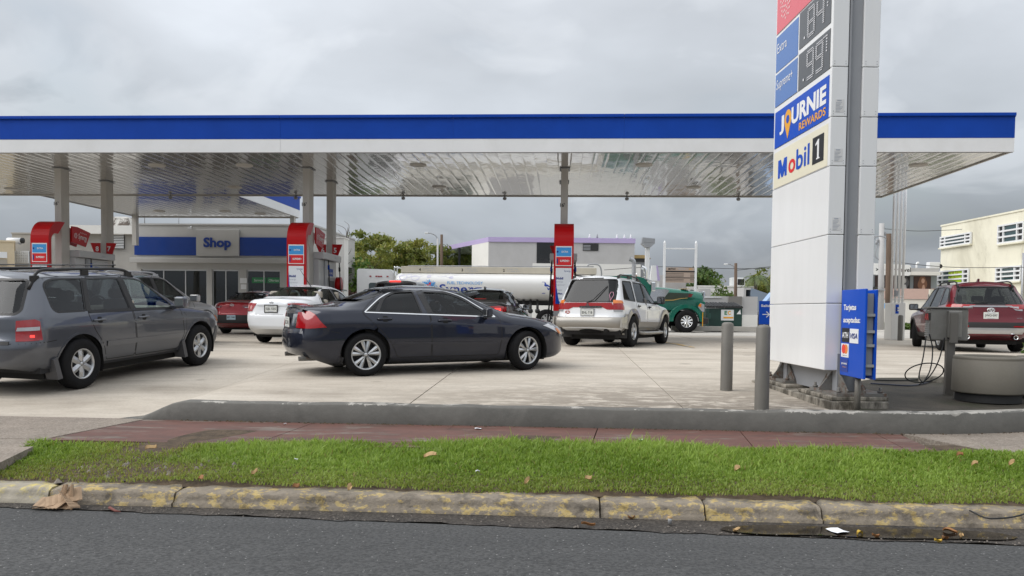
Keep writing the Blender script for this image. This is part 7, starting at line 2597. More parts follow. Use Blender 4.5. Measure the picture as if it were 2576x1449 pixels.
#fuel tanker
M_TANK = mat('tank_white',(0.78,0.78,0.77),0.22,coat=0.6,var=0.03,scale=0.6,dirt=(0.62,0.61,0.58),damt=0.2)
M_CREAMT = mat('cream_steel',(0.56,0.52,0.43),0.45,var=0.05,scale=2)
M_LILAC = mat('lilac_ink',(0.56,0.55,0.68),0.4)
M_TEAL = paint('teal_green_paint',(0.006,0.135,0.093),rough=0.25,metal=0.15,dust=0.04)
TD = 38.0
def zg(px,py,d):
 return P(px,py,d).z
def tanker():
 zL = 0.537
 xa,xb = P(998,720,TD).x,P(1497,720,TD).x
 Lt = xb - xa
 zt,zb = zg(1200,688,TD) - zL,zg(1200,757,TD) - zL
 t = thing('tank_trailer','long white tank trailer with lilac dots and blue lettering parked behind the pumps','tank trailer',(xa,TD,zL),R(-1.0))
 ry,rz = 1.10,(zt-zb) / 2
 zc = (zt+zb) / 2
 mb = MB()
 n,m = 40,14
 st = [(0.0,0.55),(0.05,0.80),(0.16,0.93),(0.34,1.0)]
 xs = [(x,k) for x,k in st] + [(Lt*q/m,1.0) for q in range(1,m)] + [(Lt-x,k) for x,k in st[::-1]]
 vs,fs = [],[]
 for x,k in xs:
  for q in range(n):
   a = 2 * math.pi * q / n
   ca,sa = math.cos(a),math.sin(a)
   e = 0.80
   vs.append((x,ry*k*math.copysign(abs(ca)**e,ca),zc+rz*k*math.copysign(abs(sa)**e,sa)))
 for i in range(len(xs)-1):
  for q in range(n):
   q2 = (q+1) % n
   fs.append((i*n+q,i*n+q2,(i+1)*n+q2,(i+1)*n+q))
 fs += [tuple(range(n)),tuple((len(xs)-1)*n+q for q in range(n))[::-1]]
 mb.add(vs,fs,True)
 tk = mb.build('tank',M_TANK,t)
 def surf(x,z,o=0.004):
  v = max(-0.999,min(0.999,(z-zc)/rz))
  sa = math.copysign(abs(v)**(1/0.8),v)
  ca = math.sqrt(max(0,1-sa*sa))
  return Vector((x,-ry*ca**0.8-o,z))
 def curved_text(txt,x0,zmid,w,h,mt,bold,o=0.006):
  co,lo,hi,fs = text_mesh(txt,bold)
  sx,sz = w / (hi[0]-lo[0]),h / (hi[1]-lo[1])
  v = [surf(x0+(c[0]-lo[0])*sx,zmid+(c[1]-(lo[1]+hi[1])/2)*sz,o) for c in co]
  b = MB()
  b.add(v,fs)
  return b.build('lettering',mt,tk)
 px2x = lambda px: P(px,715,TD).x - xa
 py2z = lambda py: zg(1200,py,TD) - zL
 curved_text('FUEL TECHNOLOGY',px2x(1131),py2z(714),px2x(1218)-px2x(1131),py2z(711)-py2z(718),M_SKYB,0.008)
 curved_text('Synergy',px2x(1112),py2z(732),2.2,py2z(719)-py2z(748),mat('royal_blue_ink',(0.008,0.05,0.36),0.4),0.015)
 curved_text('Mobil',px2x(1362),py2z(724),2.4,py2z(709)-py2z(738),mat('royal_blue_ink',(0.008,0.05,0.36),0.4),0.015)
 d1,d2 = MB(),MB()
 for k in range(70):
  an,rr = k * 2.39996,0.042 * math.sqrt(k+1)
  cx,cz = px2x(1086) + rr * 1.1 * math.cos(an),py2z(722) + rr * 0.85 * math.sin(an)
  rd = 0.035 + 0.012 * ((k*7) % 3) - 0.0005 * k
  pts = [surf(cx+rd*math.cos(q),cz+rd*math.sin(q),0.007) for q in np.linspace(0,2*math.pi,9)[:-1]]
  (d2 if k<12 and k % 2 else d1).add(pts,[tuple(range(8))[::-1]])
 d1.build('dot_emblem',M_SKYB,tk)
 d2.build('dot_emblem',M_REDINK,tk)
 g = random.Random(3)
 db = MB()
 for px,py,r in ((1022,701,.20),(1036,697,.14),(1060,692,.26),(1052,703,.20),(1015,713,.18),(1087,691,.16),(1116,690,.30),(1134,695,.18),(1150,691,.12),(1140,701,.10),(1190,690,.08),(1085,699,.10),(1140,712,.0)):
  cx,cz = px2x(px),py2z(py)
  if r > 0:
   pts = [surf(cx+r*math.cos(q),cz+0.62*r*math.sin(q),0.005) for q in np.linspace(0,2*math.pi,15)[:-1]]
   db.add(pts,[tuple(range(14))[::-1]])
 db.build('lilac_spots',M_LILAC,tk)
 # walkway box with compartment figures
 zr0,zr1 = py2z(688) - 0.02,py2z(673)
 wk = MB().box(px2x(1013),px2x(1497),-0.52,0.52,zr0,zr1,0.02).build('top_walkway',M_CREAMT,t)
 for px,a_,b_ in ((1060,'4','3,000 Gls.'),(1165,'3','1,800 Gls.'),(1268,'2','2,500 Gls.')):
  text(a_,M_BLACK,wk,(px2x(px),-0.52,(zr0+zr1)/2),(1,0,0),UP,h=0.13,bold=0.03)
  text(b_,M_GREYINK,wk,(px2x(px)+0.42,-0.52,(zr0+zr1)/2+0.05),(1,0,0),UP,w=0.55,h=0.07)
  text('11,356.2 L',M_GREYINK,wk,(px2x(px)+0.45,-0.52,(zr0+zr1)/2-0.05),(1,0,0),UP,w=0.6,h=0.07)
 rl = MB()
 rl.tube([(px2x(1030),-0.5,zr1+0.02),(px2x(1490),-0.5,zr1+0.06)],0.02,6)
 rl.tube(catmull([(px2x(1475),-0.5,zr1+0.05),(px2x(1478),-0.5,zr1+0.16),(px2x(1500),-0.5,zr1+0.16),(px2x(1508),-0.5,zr1-0.05),(px2x(1510),-0.5,zr1-0.5)],4),0.035,8)
 rl.build('hand_rail',M_STEEL,t)
 MB().box(0.3,Lt-0.3,-0.45,0.45,zb-0.18,zb+0.10).build('chassis',M_TRIMD,t)
 pipe = MB()
 for px in (1300,1318,1335,1352):
  x = px2x(px)
  pipe.tube([(x,-0.7,zb+0.05),(x,-0.95,zb-0.25),(x,-1.0,zb-0.45)],0.06,8)
  pipe.lathe([(0,-0.06),(0.12,-0.06),(0.12,0.06),(0,0.06)],12,'y',(x,-1.02,zb-0.45))
 pipe.build('outlet_valves',M_BLACK,t)
 MB().box(px2x(1310)-0.3,px2x(1322),-1.02,-0.7,zb-0.75,zb-0.15,0.03).build('locker',M_WHITE,t)
 rm = dict(rim=0.29,n=8,w0=0.10,w1=0.11,dish=0.05)
 for x in (1.35,2.65,Lt-2.3,Lt-1.05):
  for sd in (-1,1):
   w = sub('wheel',t,(x,sd*1.0,0.51))
   make_wheel(w,0.51,0.34,sd,rm)
 MB().box(px2x(1445),px2x(1490),-1.05,1.05,zb-0.05,zb+0.02).build('mudguard',M_STEEL,t)
 # tractor unit
 c = thing('tractor_unit','teal green long-nosed truck tractor with chrome grille beyond the white off-road wagon','truck',(P(1717,800,TD).x,TD,zL),R(-1.0))
 x_ = lambda px: P(px,780,TD-1.1).x - P(1717,800,TD).x
 z_ = lambda py,px=1700: zg(px,py,TD-1.1) - zL
 wy = 0.98
 # hood: side profile lofted across, narrowing to the grille
 mb = MB()
 top = [(-1.95,2.16),(-1.2,2.14),(-0.4,2.06),(0.35,1.98),(0.72,1.93),(0.80,1.86)]
 vs,fs = [],[]
 kk = 13
 for x,z in top:
  w = wy * (0.86-0.10*(x+1.95)/2.75)
  zb_ = 1.05 if x < 0.5 else 0.98
  for q in range(kk):
   a = math.pi * q / (kk-1)
   ca,sa = math.cos(a),math.sin(a)
   vs.append((x,-w*math.copysign(abs(ca)**0.45,ca),zb_+(z-zb_)*abs(sa)**0.45))
 for i in range(len(top)-1):
  for q in range(kk-1):
   fs.append((i*kk+q,(i+1)*kk+q,(i+1)*kk+q+1,i*kk+q+1))
 fs.append(tuple((len(top)-1)*kk+q for q in range(kk))[::-1])
 mb.add(vs,fs,True)
 hood = mb.build('hood',M_TEAL,c)
 # arched mudguards over the front wheels
 for sd in (-1,1):
  an = [R(q) for q in range(0,181,10)]
  o,i_ = 0.80,0.62
  pl_ = [(-0.02+o*math.cos(a)*(1.08 if math.cos(a)<0 else 0.92),0.52+o*math.sin(a)) for a in an] + [(-0.02+i_*math.cos(a),0.52+i_*math.sin(a)) for a in an[::-1]]
  MB().prism(pl_,sd*0.60,sd*1.10,'y',True).build('mudguard',M_TEAL,c)
  MB().prism([(0.55,0.75),(0.80,0.75),(0.82,1.45),(0.55,1.45)],sd*0.60,sd*1.04,'y').build('nose_corner',M_TEAL,c)
  MB().prism([(0.50,1.20),(0.60,1.40),(0.79,1.32),(0.80,0.98),(0.70,0.98)],sd*1.041,sd*1.055,'y').build('headlight',M_AMBER if False else M_CLEARL,c)
  MB().prism([(0.50,1.24),(0.58,1.36),(0.66,1.33),(0.64,1.18)],sd*1.056,sd*1.066,'y').build('marker_lamp',M_AMBER,c)
  w = sub('wheel',c,(-0.02,sd*0.98,0.52))
  make_wheel(w,0.53,0.32,sd,dict(rim=0.285,n=10,w0=0.06,w1=0.075,dish=0.01,mat=M_CHROME))
  for x in (-4.0,-5.3):
   w = sub('wheel',c,(x,sd*0.95,0.52))
   make_wheel(w,0.53,0.5,sd,rm)
   # chrome intake, dark flash and gold stripe along the hood
  yy = sd * wy * 0.875
  MB().prism([(-1.80,1.45),(-1.80,2.0),(-0.95,2.02),(-0.80,1.95),(-1.15,1.45)],yy-0.02*sd,yy+0.015*sd,'y').build('air_intake',M_CHROME,c)
  MB().prism([(-1.10,1.52),(-0.82,1.86),(0.22,1.83),(0.12,1.66),(-0.25,1.62),(-0.6,1.56)],yy-0.03*sd,yy+0.010*sd,'y').build('hood_flash',mat('dark_flash',(0.03,0.045,0.03),0.3,coat=0.5),c)
  MB().prism([(-1.15,1.46),(-1.05,1.52),(-0.65,1.53),(-0.3,1.60),(0.05,1.63),(0.05,1.60),(-0.3,1.565),(-0.6,1.49)],yy-0.03*sd,yy+0.012*sd,'y').build('hood_stripe',mat('gold_stripe',(0.42,0.30,0.10),0.35),c)
  MB().prism([(0.06,1.65),(0.12,1.81),(0.30,1.80),(0.22,1.66)],yy-0.05*sd,yy+0.014*sd,'y').build('hood_badge',mat('maroon_flash',(0.16,0.02,0.02),0.35),c)
 st_ = MB()
 st_.box(-0.18,0.18,-0.60,0.60,2.035,2.06,0.005)
 st_.build('hood_band',mat('gold_stripe',(0.42,0.30,0.10),0.35),c)
 gr = MB()
 gr.box(0.80,0.90,-0.62,0.62,0.72,1.95,0.04)
 gro = gr.build('grille',M_CHROME,c)
 MB().box(0.901,0.905,-0.52,0.52,0.85,1.85).build('grille_mesh',M_STEELP,gro)
 MB().box(0.62,1.0,-1.08,1.08,0.42,0.70,0.05).build('bumper',M_TRIMD,c)
 MB().box(0.70,0.73,-1.11,-1.09,0.30,0.95).build('yellow_guide',M_YEL,c)
 # cab
 cab = MB()
 prof = [(-3.9,0.95),(-1.9,0.95),(-1.62,2.10),(-2.02,2.86),(-2.30,3.0),(-3.9,3.02)]
 prof = [(x,z if z<2.1 else 2.1+(z-2.1)*0.55) for x,z in prof]
 cab.prism(prof,-0.98,0.98,'y')
 co = cab.build('cab',M_TEAL,c)
 ws_ = MB()
 ws_.add([(-1.655,-0.84,2.12),(-1.655,0.84,2.12),(-2.0,0.76,2.48),(-2.0,-0.76,2.48)],[(0,1,2,3)])
 ws_.xf(Matrix.Translation((0.014,0,0.008)))
 ws_.build('windshield',mat('cab_glass',(0.05,0.07,0.075),0.06,coat=1.0),c)
 for sd in (-1,1):
  MB().prism([(-1.95,1.85),(-2.2,2.42),(-2.95,2.42),(-2.95,1.85)],sd*0.981,sd*0.992,'y').build('window',mat('cab_glass',(0.05,0.07,0.075),0.06,coat=1.0),c)
  m_ = MB()
  m_.box(-1.72,-1.52,sd*1.12,sd*1.32,1.9,2.34,0.05)
  m_.tube([(-1.7,sd*0.98,2.2),(-1.62,sd*1.15,2.2)],0.02,6)
  m_.build('mirror',M_CHROME,c)
 vz = MB()
 vz.add([(-1.62,-0.90,2.40),(-1.62,0.90,2.40),(-2.06,0.86,2.57),(-2.06,-0.86,2.57),(-1.62,-0.90,2.36),(-1.62,0.90,2.36),(-2.06,0.86,2.53),(-2.06,-0.86,2.53)],[(0,1,2,3),(7,6,5,4),(4,5,1,0),(5,6,2,1),(6,7,3,2),(7,4,0,3)])
 vz.build('sun_visor',M_CHROME,c)
 for y in (-0.6,-0.3,0.0,0.3,0.6):
  MB().box(-2.42,-2.30,y-0.05,y+0.05,2.59,2.66,0.02).build('roof_lamp',M_AMBER,c)
 for y in (-0.35,0.35):
  h_ = MB()
  h_.lathe([(0.03,0.0),(0.04,0.5),(0.09,0.62)],12,'x',(-2.9,y,2.70))
  h_.build('air_horn',M_CHROME,c)
  # exhaust stacks
 for px,top_,sd in ((1596,650,-1),(1640,665,1)):
  x = P(px,700,TD-1.0).x - P(1717,800,TD).x
  zt_ = zg(px,top_,TD-1.0) - zL
  e = MB()
  e.tube(catmull([(x,sd*0.95,0.9),(x,sd*0.95,zt_-0.5),(x,sd*0.95,zt_-0.25),(x-0.04,sd*0.95,zt_-0.10),(x-0.20,sd*0.95,zt_-0.02)],5),0.10,12,cap=False)
  e.build('exhaust_stack',M_STEEL if sd<0 else M_CHROME,c)
 MB().box(-6.0,-1.9,-0.45,0.45,0.62,0.92).build('chassis',M_TRIMD,c)
 MB().lathe([(0.0,0),(0.34,0),(0.36,0.05),(0.36,1.2),(0.34,1.25),(0,1.25)],20,'x',(-3.4,-0.85,0.68)).build('fuel_tank',M_CHROME,c)
tanker()
#motorhome
def motorhome():
 d = 41.0
 x0,x1 = P(898,700,d).x,P(1003,700,d).x
 z0,zt = 0.68,zg(940,676,d)
 w = x1 - x0
 t = thing('motorhome','white box motorhome with a dark side window left of the tank trailer','motorhome',(x0,d,z0),0)
 H = zt - z0
 mb = MB()
 mb.prism([(0,0.5),(w*0.93,0.5),(w+0.5,0.9),(w+0.5,H*0.58),(w*0.92,H-0.35),(w*0.80,H-0.03),(0.08,H),(0,H-0.08)],0,2.3,'y')
 mb.build('body',M_WHITE,t)
 MB().prism(roundpoly([(P(928,700,d).x-x0,H-1.35),(P(985,700,d).x-x0,H-1.35),(P(985,700,d).x-x0,H-0.72),(P(928,700,d).x-x0,H-0.72)],0.12),-0.02,-0.002,'y').build('window',mat('cab_glass',(0.05,0.07,0.075),0.06,coat=1.0),t)
 for px in (932,947,953,959,975):
  x = P(px,690,d).x - x0
  MB().box(x-0.05,x+0.05,-0.025,-0.002,H-0.42,H-0.36).build('marker_lamp',M_TAIL,t)
 for px in (993,1000):
  x = P(px,690,d).x - x0
  lad = MB()
  lad.tube(catmull([(x,-0.12,0.8),(x,-0.12,H-0.1),(x+0.02,-0.08,H+0.08),(x+0.15,0.2,H+0.05)],4),0.035,7)
  lad.build('grab_rail',M_CHROME,t)
 for x in (0.9,w+0.1):
  wl = sub('wheel',t,(x,0.12,0.38))
  make_wheel(wl,0.38,0.24,-1,dict(rim=0.2,n=8,w0=0.06,w1=0.07))
  wl = sub('wheel',t,(x,2.18,0.38))
  make_wheel(wl,0.38,0.24,1,dict(rim=0.2,n=8,w0=0.06,w1=0.07))
motorhome()
#trees
M_BARK = mat('bark',(0.105,0.085,0.065),0.9,var=0.35,scale=6,bump=0.6,bscale=20)
def m_leaf(name,lo,hi,dry):
 m = bpy.data.materials.new(name)
 m.use_nodes = True
 t = NT(m.node_tree)
 b = t.n('ShaderNodeBsdfPrincipled',i_Roughness=0.55)
 at = t.n('ShaderNodeAttribute',attribute_name='tone')
 sp = t.n('ShaderNodeSeparateColor',i_0=at.outputs[0])
 c = t.mix(sp.outputs[0],lo,hi)
 c = t.mix(sp.outputs[1],c,dry)
 t.put(b,'Base Color',c)
 tl = t.n('ShaderNodeBsdfTranslucent',i_Color=c)
 mx = t.n('ShaderNodeMixShader',i_0=0.35,i_1=b.outputs[0],i_2=tl.outputs[0])
 t.n('ShaderNodeOutputMaterial',i_Surface=mx.outputs[0])
 return m
L_OLIVE = m_leaf('olive_leaf',(0.090,0.135,0.018),(0.33,0.34,0.065),(0.30,0.25,0.08))
L_GREEN = m_leaf('green_leaf',(0.035,0.085,0.014),(0.120,0.200,0.035),(0.20,0.18,0.05))
L_BRIGHT = m_leaf('bright_leaf',(0.05,0.13,0.015),(0.17,0.30,0.05),(0.25,0.25,0.06))
def leaf_mesh(name,cents,rads,n,size,seed,flat=0.6,squash=0.6):
 """many small leaves spread through uneven clumps"""
 g = np.random.default_rng(seed)
 cents,rads = np.array(cents),np.array(rads)
 w = rads ** 2
 ci = g.choice(len(cents),n,p=w/w.sum())
 dirs = g.normal(size=(n,3))
 dirs /= np.linalg.norm(dirs,axis=1)[:,None]
 rr = g.uniform(0.25,1.0,n) ** 0.6 * (1+0.15*g.normal(size=n))
 p = cents[ci] + dirs * (rads[ci]*rr)[:,None] * np.array([1,1,squash])
 nrm = dirs * flat + g.normal(size=(n,3)) * 0.7 + np.array([0,0,0.35])
 nrm /= np.linalg.norm(nrm,axis=1)[:,None]
 t1 = np.cross(nrm,g.normal(size=(n,3)))
 t1 /= np.linalg.norm(t1,axis=1)[:,None]
 t2 = np.cross(nrm,t1)
 s = size * g.uniform(0.55,1.35,n)[:,None]
 V = np.stack([p-t1*s,p-t2*s*0.45+nrm*s*.1,p+t1*s,p+t2*s*0.45+nrm*s*.1],1).astype(np.float32)
 me = bpy.data.meshes.new(name)
 me.vertices.add(n*4)
 me.vertices.foreach_set('co',V.reshape(-1))
 me.loops.add(n*4)
 me.loops.foreach_set('vertex_index',np.arange(n*4,dtype=np.int32))
 me.polygons.add(n)
 me.polygons.foreach_set('loop_start',(np.arange(n)*4).astype(np.int32))
 me.polygons.foreach_set('loop_total',np.full(n,4,dtype=np.int32))
 me.update(calc_edges=True)
 ctone = g.uniform(0.15,0.85,len(cents))
 tone = np.clip(ctone[ci]+g.normal(0,0.2,n),0,1)
 col = np.zeros((n,4,4),dtype=np.float32)
 col[:,:,0] = tone[:,None]
 col[:,:,1] = np.where(g.uniform(size=n)>0.93,0.7,0.05)[:,None]
 col[:,:,3] = 1
 at = me.color_attributes.new('tone','FLOAT_COLOR','POINT')
 at.data.foreach_set('color',col.reshape(-1))
 return me
def tree(name,label,base,h,spread,leafm,seed,n=7000,size=0.13,clump=0.75,nl=7,group=None,cat='tree',squash=0.55,lowest=0.35):
 g = random.Random(seed)
 t = thing(name,label,cat,base,g.uniform(0,6),group)
 tr = MB()
 top = Vector((g.uniform(-.2,.2)*spread*.3,g.uniform(-.2,.2)*spread*.3,h*0.55))
 r0 = 0.035 * h
 tr.tube(catmull([(0,0,-0.1),(g.uniform(-.1,.1),g.uniform(-.1,.1),h*0.22),top],4),[r0*(1-0.5*k/8) for k in range(9)],8)
 cents,rads = [],[]
 for k in range(nl):
  an = 2 * math.pi * k / nl + g.uniform(-0.4,0.4)
  st = Vector((0,0,h*0.2)).lerp(top,g.uniform(0.3,1.0))
  rr = spread * g.uniform(0.55,1.0)
  end = Vector((rr*math.cos(an),rr*math.sin(an),h*g.uniform(max(lowest,.45),0.93)))
  mid = st.lerp(end,0.5) + Vector((0,0,h*0.05))
  tr.tube(catmull([st,mid,end],4),[r0*(0.45-0.38*q/8) for q in range(9)],6)
  for q in range(4):
   e2 = mid.lerp(end,g.uniform(0.2,1.1)) + Vector((g.gauss(0,.22),g.gauss(0,.22),g.gauss(0,.10))) * spread
   tr.tube([mid.lerp(end,0.3*q/4+.2),e2],[r0*0.12,r0*0.03],4)
   cents.append(e2)
   rads.append(clump*g.uniform(0.6,1.25))
  cents.append(end)
  rads.append(clump)
 for q in range(nl):
  cents.append(Vector((g.gauss(0,.35)*spread,g.gauss(0,.35)*spread,h*g.uniform(lowest,0.98))))
  rads.append(clump*g.uniform(0.6,1.2))
 tr.build('trunk',M_BARK,t)
 link('crown',leaf_mesh('crown',cents,rads,n,size,seed,squash=squash),leafm,t)
 return t
def treeat(px,pyb,d,**k):
 p = P(px,pyb,d)
 return (p.x,p.y,0.62)
def htop(py,px,d):
 return zg(px,py,d) - 0.62
tree('tree','broad olive green tree behind the motorhome with its crown above the roof line',treeat(1010,780,62),htop(606,1010,62)+.2,4.2,L_OLIVE,11,15000,0.16,0.85,11,squash=0.5)
tree('tree','olive tree whose bare twigs rise at the left of the grove by the white block',treeat(925,780,58),htop(590,925,58),2.3,L_OLIVE,12,4500,0.14,0.6,8,squash=0.5)
tree('tree','olive green tree seen through the glazed corner of the lavender building',treeat(1120,780,68),htop(610,1120,68),3.2,L_OLIVE,13,8000,0.16,0.8,9,squash=0.5)
tree('shrub','bright green bush filling the gap between the white block and the motorhome',treeat(888,780,47),htop(655,888,47),1.3,L_BRIGHT,14,3500,0.13,0.7,8,cat='shrub',lowest=0.1,squash=0.9)
tree('tree','dark green tree low behind the grove right of the white block',treeat(965,780,72),htop(640,965,72),5.0,L_OLIVE,15,9000,0.18,0.9,10,lowest=0.12)
tree('tree','bright green tree behind the notice board frame',treeat(1745,780,60),htop(664,1745,60),1.9,L_GREEN,16,4500,0.15,0.7,8)
tree('tree','low spreading green tree right of the notice board frame',treeat(1785,780,66),htop(700,1785,66),1.6,L_GREEN,17,3000,0.15,0.6,7,lowest=0.3)
tree('tree','round green tree behind the blue grey block left of the pylon',treeat(1905,780,66),htop(678,1905,66),1.9,L_OLIVE,18,4500,0.15,0.75,8)
tree('tree','green tree left of the notice board by the grey stack',treeat(1655,780,64),htop(700,1655,64),1.2,L_GREEN,19,1500,0.14,0.6,5)
tree('shrub','small green shrub on the white wall beside the lamp post',treeat(1805,780,49),htop(722,1805,49),0.8,L_GREEN,20,1000,0.11,0.42,5,cat='shrub',lowest=0.55)
def palm():
 b = treeat(1897,780,57)
 h = htop(700,1897,57)
 t = thing('palm_tree','small palm with drooping fronds in front of the round green tree','palm tree',b)
 MB().tube(catmull([(0,0,0),(0.1,0,h*0.5),(0.05,0,h)],5),0.12,8).build('trunk',M_BARK,t)
 g = random.Random(5)
 for k in range(16):
  an = 2 * math.pi * k / 16 + g.uniform(-.2,.2)
  L_ = g.uniform(1.1,1.6)
  up = g.uniform(0.2,0.9)
  mb = MB()
  pts = []
  for q in range(7):
   u = q / 6
   r = L_ * u * (1-0.15*u)
   pts.append(Vector((0.05+r*math.cos(an),r*math.sin(an),h+up*L_*u-1.25*L_*u*u*0.8)))
  for q in range(6):
   d = (pts[q+1]-pts[q]).normalized()
   s = d.cross(Vector((0,0,1))).normalized()
   for w in range(4):
    p = pts[q].lerp(pts[q+1],w/4)
    for sg in (-1,1):
     tip = p + s * sg * 0.34 * (1-0.5*q/6) + d * 0.22 - Vector((0,0,0.14))
     mb.add([p,p+d*0.05,tip],[(0,1,2)])
  mb.build('frond',mat('palm_green',(0.09,0.13,0.035),0.5),t)
palm()
def bare_tree():
 b = treeat(868,780,45)
 t = thing('bare_tree','thin leafless sapling with arching twigs beside the white block','tree',b)
 mb = MB()
 d = 45
 base = Vector(b)
 loc = lambda px,py: P(px,py,d) - base
 mb.tube(catmull([loc(866,760),loc(866,690),loc(869,640),loc(873,590),loc(875,572)],4),[0.05-0.0025*k for k in range(17)],6)
 g = random.Random(8)
 for (a,m_,e) in (((872,600),(868,575),(838,562)),((874,590),(878,568),(866,556)),((871,615),(860,590),(850,578)),((868,650),(880,635),(884,625)),((867,670),(880,660),(888,655)),((868,690),(858,660),(857,640)),((872,605),(879,590),(877,573)),((867,700),(884,690),(890,688)),((866,640),(856,620),(853,600))):
  mb.tube(catmull([loc(*a),loc(*m_),loc(*e)],4),[0.022-0.002*k for k in range(9)],5)
 mb.build('trunk',M_BARK,t)
bare_tree()
# shrub in the right planter
tree('shrub','small bright green shrub growing in the right-hand planter',(pl2.location.x-0.10,pl2.location.y-0.05,pl2.location.z+ph-0.1),0.28,0.17,L_BRIGHT,33,400,0.045,0.09,6,cat='shrub',lowest=0.1,squash=0.9)
# verge far right behind the store
def far_grass():
 g = np.random.default_rng(9)
 p0 = P(2225,835,48)
 c = [(p0.x+x,p0.y+y,0.72) for x in np.linspace(-2,4,14) for y in (0,.6)]
 return tag(link('verge_weeds',leaf_mesh('verge_weeds',c,[0.45]*len(c),2600,0.16,9,squash=0.5),L_GREEN),kind='stuff')
far_grass()
#buildings behind
M_LAV = mat('lavender_paint',(0.46,0.38,0.62),0.5,var=0.04,scale=0.6)
M_LGREY = mat('light_grey_wall',(0.46,0.455,0.455),0.65,var=0.04,scale=0.8,dirt=(0.38,0.37,0.36),damt=0.3)
M_GLASSD = mat('dark_window',(0.012,0.013,0.015),0.08,coat=0.6)
M_CREAMW = m_worn('weathered_cream_wall',(0.50,0.47,0.36),(0.80,0.77,0.63),0.30,0.42,0.45,(0.44,0.41,0.31),(0.76,0.73,0.60),streak=(1,1,0.4),bump=0.1,darkamt=0.45)
def lavender():
 d = 56.0
 z0 = 0.62
 t = thing('lavender_building','flat grey building with a lavender roof band and a glazed open corner','building',(P(1228,700,d).x,d,z0),0)
 ox = P(1228,700,d).x
 x_ = lambda px,dd=d: P(px,640,dd).x - ox
 z_ = lambda py,px=1300,dd=d: zg(px,py,dd) - z0
 W_ = x_(1596)
 zt,zb = z_(597),z_(609)
 MB().box(0,W_,0,9,0,zb-0.004).build('wall',M_LGREY,t)
 MB().box(-0.02,W_+0.05,-0.08,9,zb,zt).build('roof_band',M_LAV,t)
 MB().box(x_(1350),x_(1404),-0.03,-0.002,z_(664),z_(609)-0.01).build('door',M_GLASSD,t)
 w = MB().box(x_(1466),x_(1505),-0.05,-0.002,z_(629),z_(611)).build('window',M_TRIMD,t)
 for k in range(4):
  zz = z_(628) + 0.1 * k + 0.02
  MB().box(x_(1467),x_(1485),-0.065,-0.052,zz,zz+0.05).build('louvre',M_STEELP,w)
  # the roof band turns and recedes to the left over a glazed corner
 dl = 66.0
 xl,yl = P(1105,612,dl).x - ox,dl - d
 mb = MB()
 zt2 = zg(1105,604,dl) - z0
 zb2 = zg(1105,613,dl) - z0
 mb.add([(0,0,zb),(xl,yl,zb),(xl,yl,zt),(0,0,zt),(0.3,1.2,zb),(xl+.3,yl+1.2,zb),(xl+.3,yl+1.2,zt),(0.3,1.2,zt)],[(1,0,3,2),(0,1,5,4),(3,7,6,2),(4,5,6,7),(1,2,6,5)])
 mb.build('roof_band',M_LAV,t)
 u = Vector((xl,yl,0)).normalized()
 L_ = Vector((xl,yl,0)).length
 a1 = u * (L_*0.30)
 wl = MB()
 wl.add([(0,0.01,0),(a1.x,a1.y,0),(a1.x,a1.y,zb-.004),(0,0.01,zb-.004),(0,0.4,0),(a1.x,a1.y+.4,0),(a1.x,a1.y+.4,zb-.004),(0,0.4,zb-.004)],[(1,0,3,2),(4,5,6,7),(1,2,6,5),(0,4,7,3)])
 wl.build('return_wall',M_BRIGHT,t)
 gl_ = glass('thin_glass',(0.72,0.78,0.76),0.8)
 for s0,s1 in ((0.30,0.54),(0.56,0.80)):
  p,q = u * (L_*s0),u * (L_*s1)
  g = MB()
  g.add([(p.x,p.y,0),(q.x,q.y,0),(q.x,q.y,zb),(p.x,p.y,zb),(p.x,p.y+.03,0),(q.x,q.y+.03,0),(q.x,q.y+.03,zb),(p.x,p.y+.03,zb)],[(1,0,3,2),(4,5,6,7),(0,4,7,3),(1,2,6,5)])
  g.build('glass_pane',gl_,t)
 for s in (0.55,0.81):
  p = u * (L_*s)
  MB().box(p.x-0.08,p.x+0.08,p.y-0.05,p.y+0.1,0,zb-0.004).build('mullion',M_BLACK,t)
 MB().add([(xl,yl,zb-0.006),(0,0,zb-0.006),(0.3,8,zb-0.006),(xl+.3,yl+8,zb-0.006)],[(0,1,2,3)]).build('ceiling',M_LGREY,t)
 g = random.Random(3)
 for px in (1484,1503,1553,1572,1588):
  b = MB()
  b.lathe([(0,0),(0.06,0.02),(0.08,0.10),(0.04,0.2),(0.05,0.26),(0.0,0.31)],8,c=(0,0,0))
  tag(b.build('bird',M_INK if px != 1503 else M_STEELP,None,(P(px,600,d).x,d+0.2,z0+zt)),{1484:'small pale bird perched above the building window',1503:'small grey bird perched on the lavender roof',1553:'pale bird perched on the lavender roof between two others',1572:'pale bird perched second from the right roof end',1588:'pale bird perched nearest the right roof end'}[px],'bird','birds on the roof')
  # lower white wall in front
 w0,w1 = P(1340,660,50).x,P(1612,660,50).x
 lw = thing('boundary_wall','low white wall running in front of the lavender roofed building','wall',(w0,50,z0))
 MB().box(0,w1-w0,0,0.25,0,zg(1500,664,50)-z0).build('wall',M_BRIGHT,lw)
lavender()
def block(label,px0,px1,pyt,d,depth,mt,name='building',cat='building',z0=0.62,rot=0.0,cap=True):
 x0,x1 = P(px0,pyt,d).x,P(px1,pyt,d).x
 t = thing(name,label,cat,(x0,d,z0),rot)
 H = zg((px0+px1)/2,pyt,d) - z0
 MB().box(0,x1-x0,0,depth,0,H).build('wall',mt,t)
 if cap:
  MB().box(-0.05,x1-x0+0.05,-0.05,depth,H+0.002,H+0.09).build('parapet_cap',mt,t)
 t['w'] = x1 - x0
 t['h'] = H
 return t
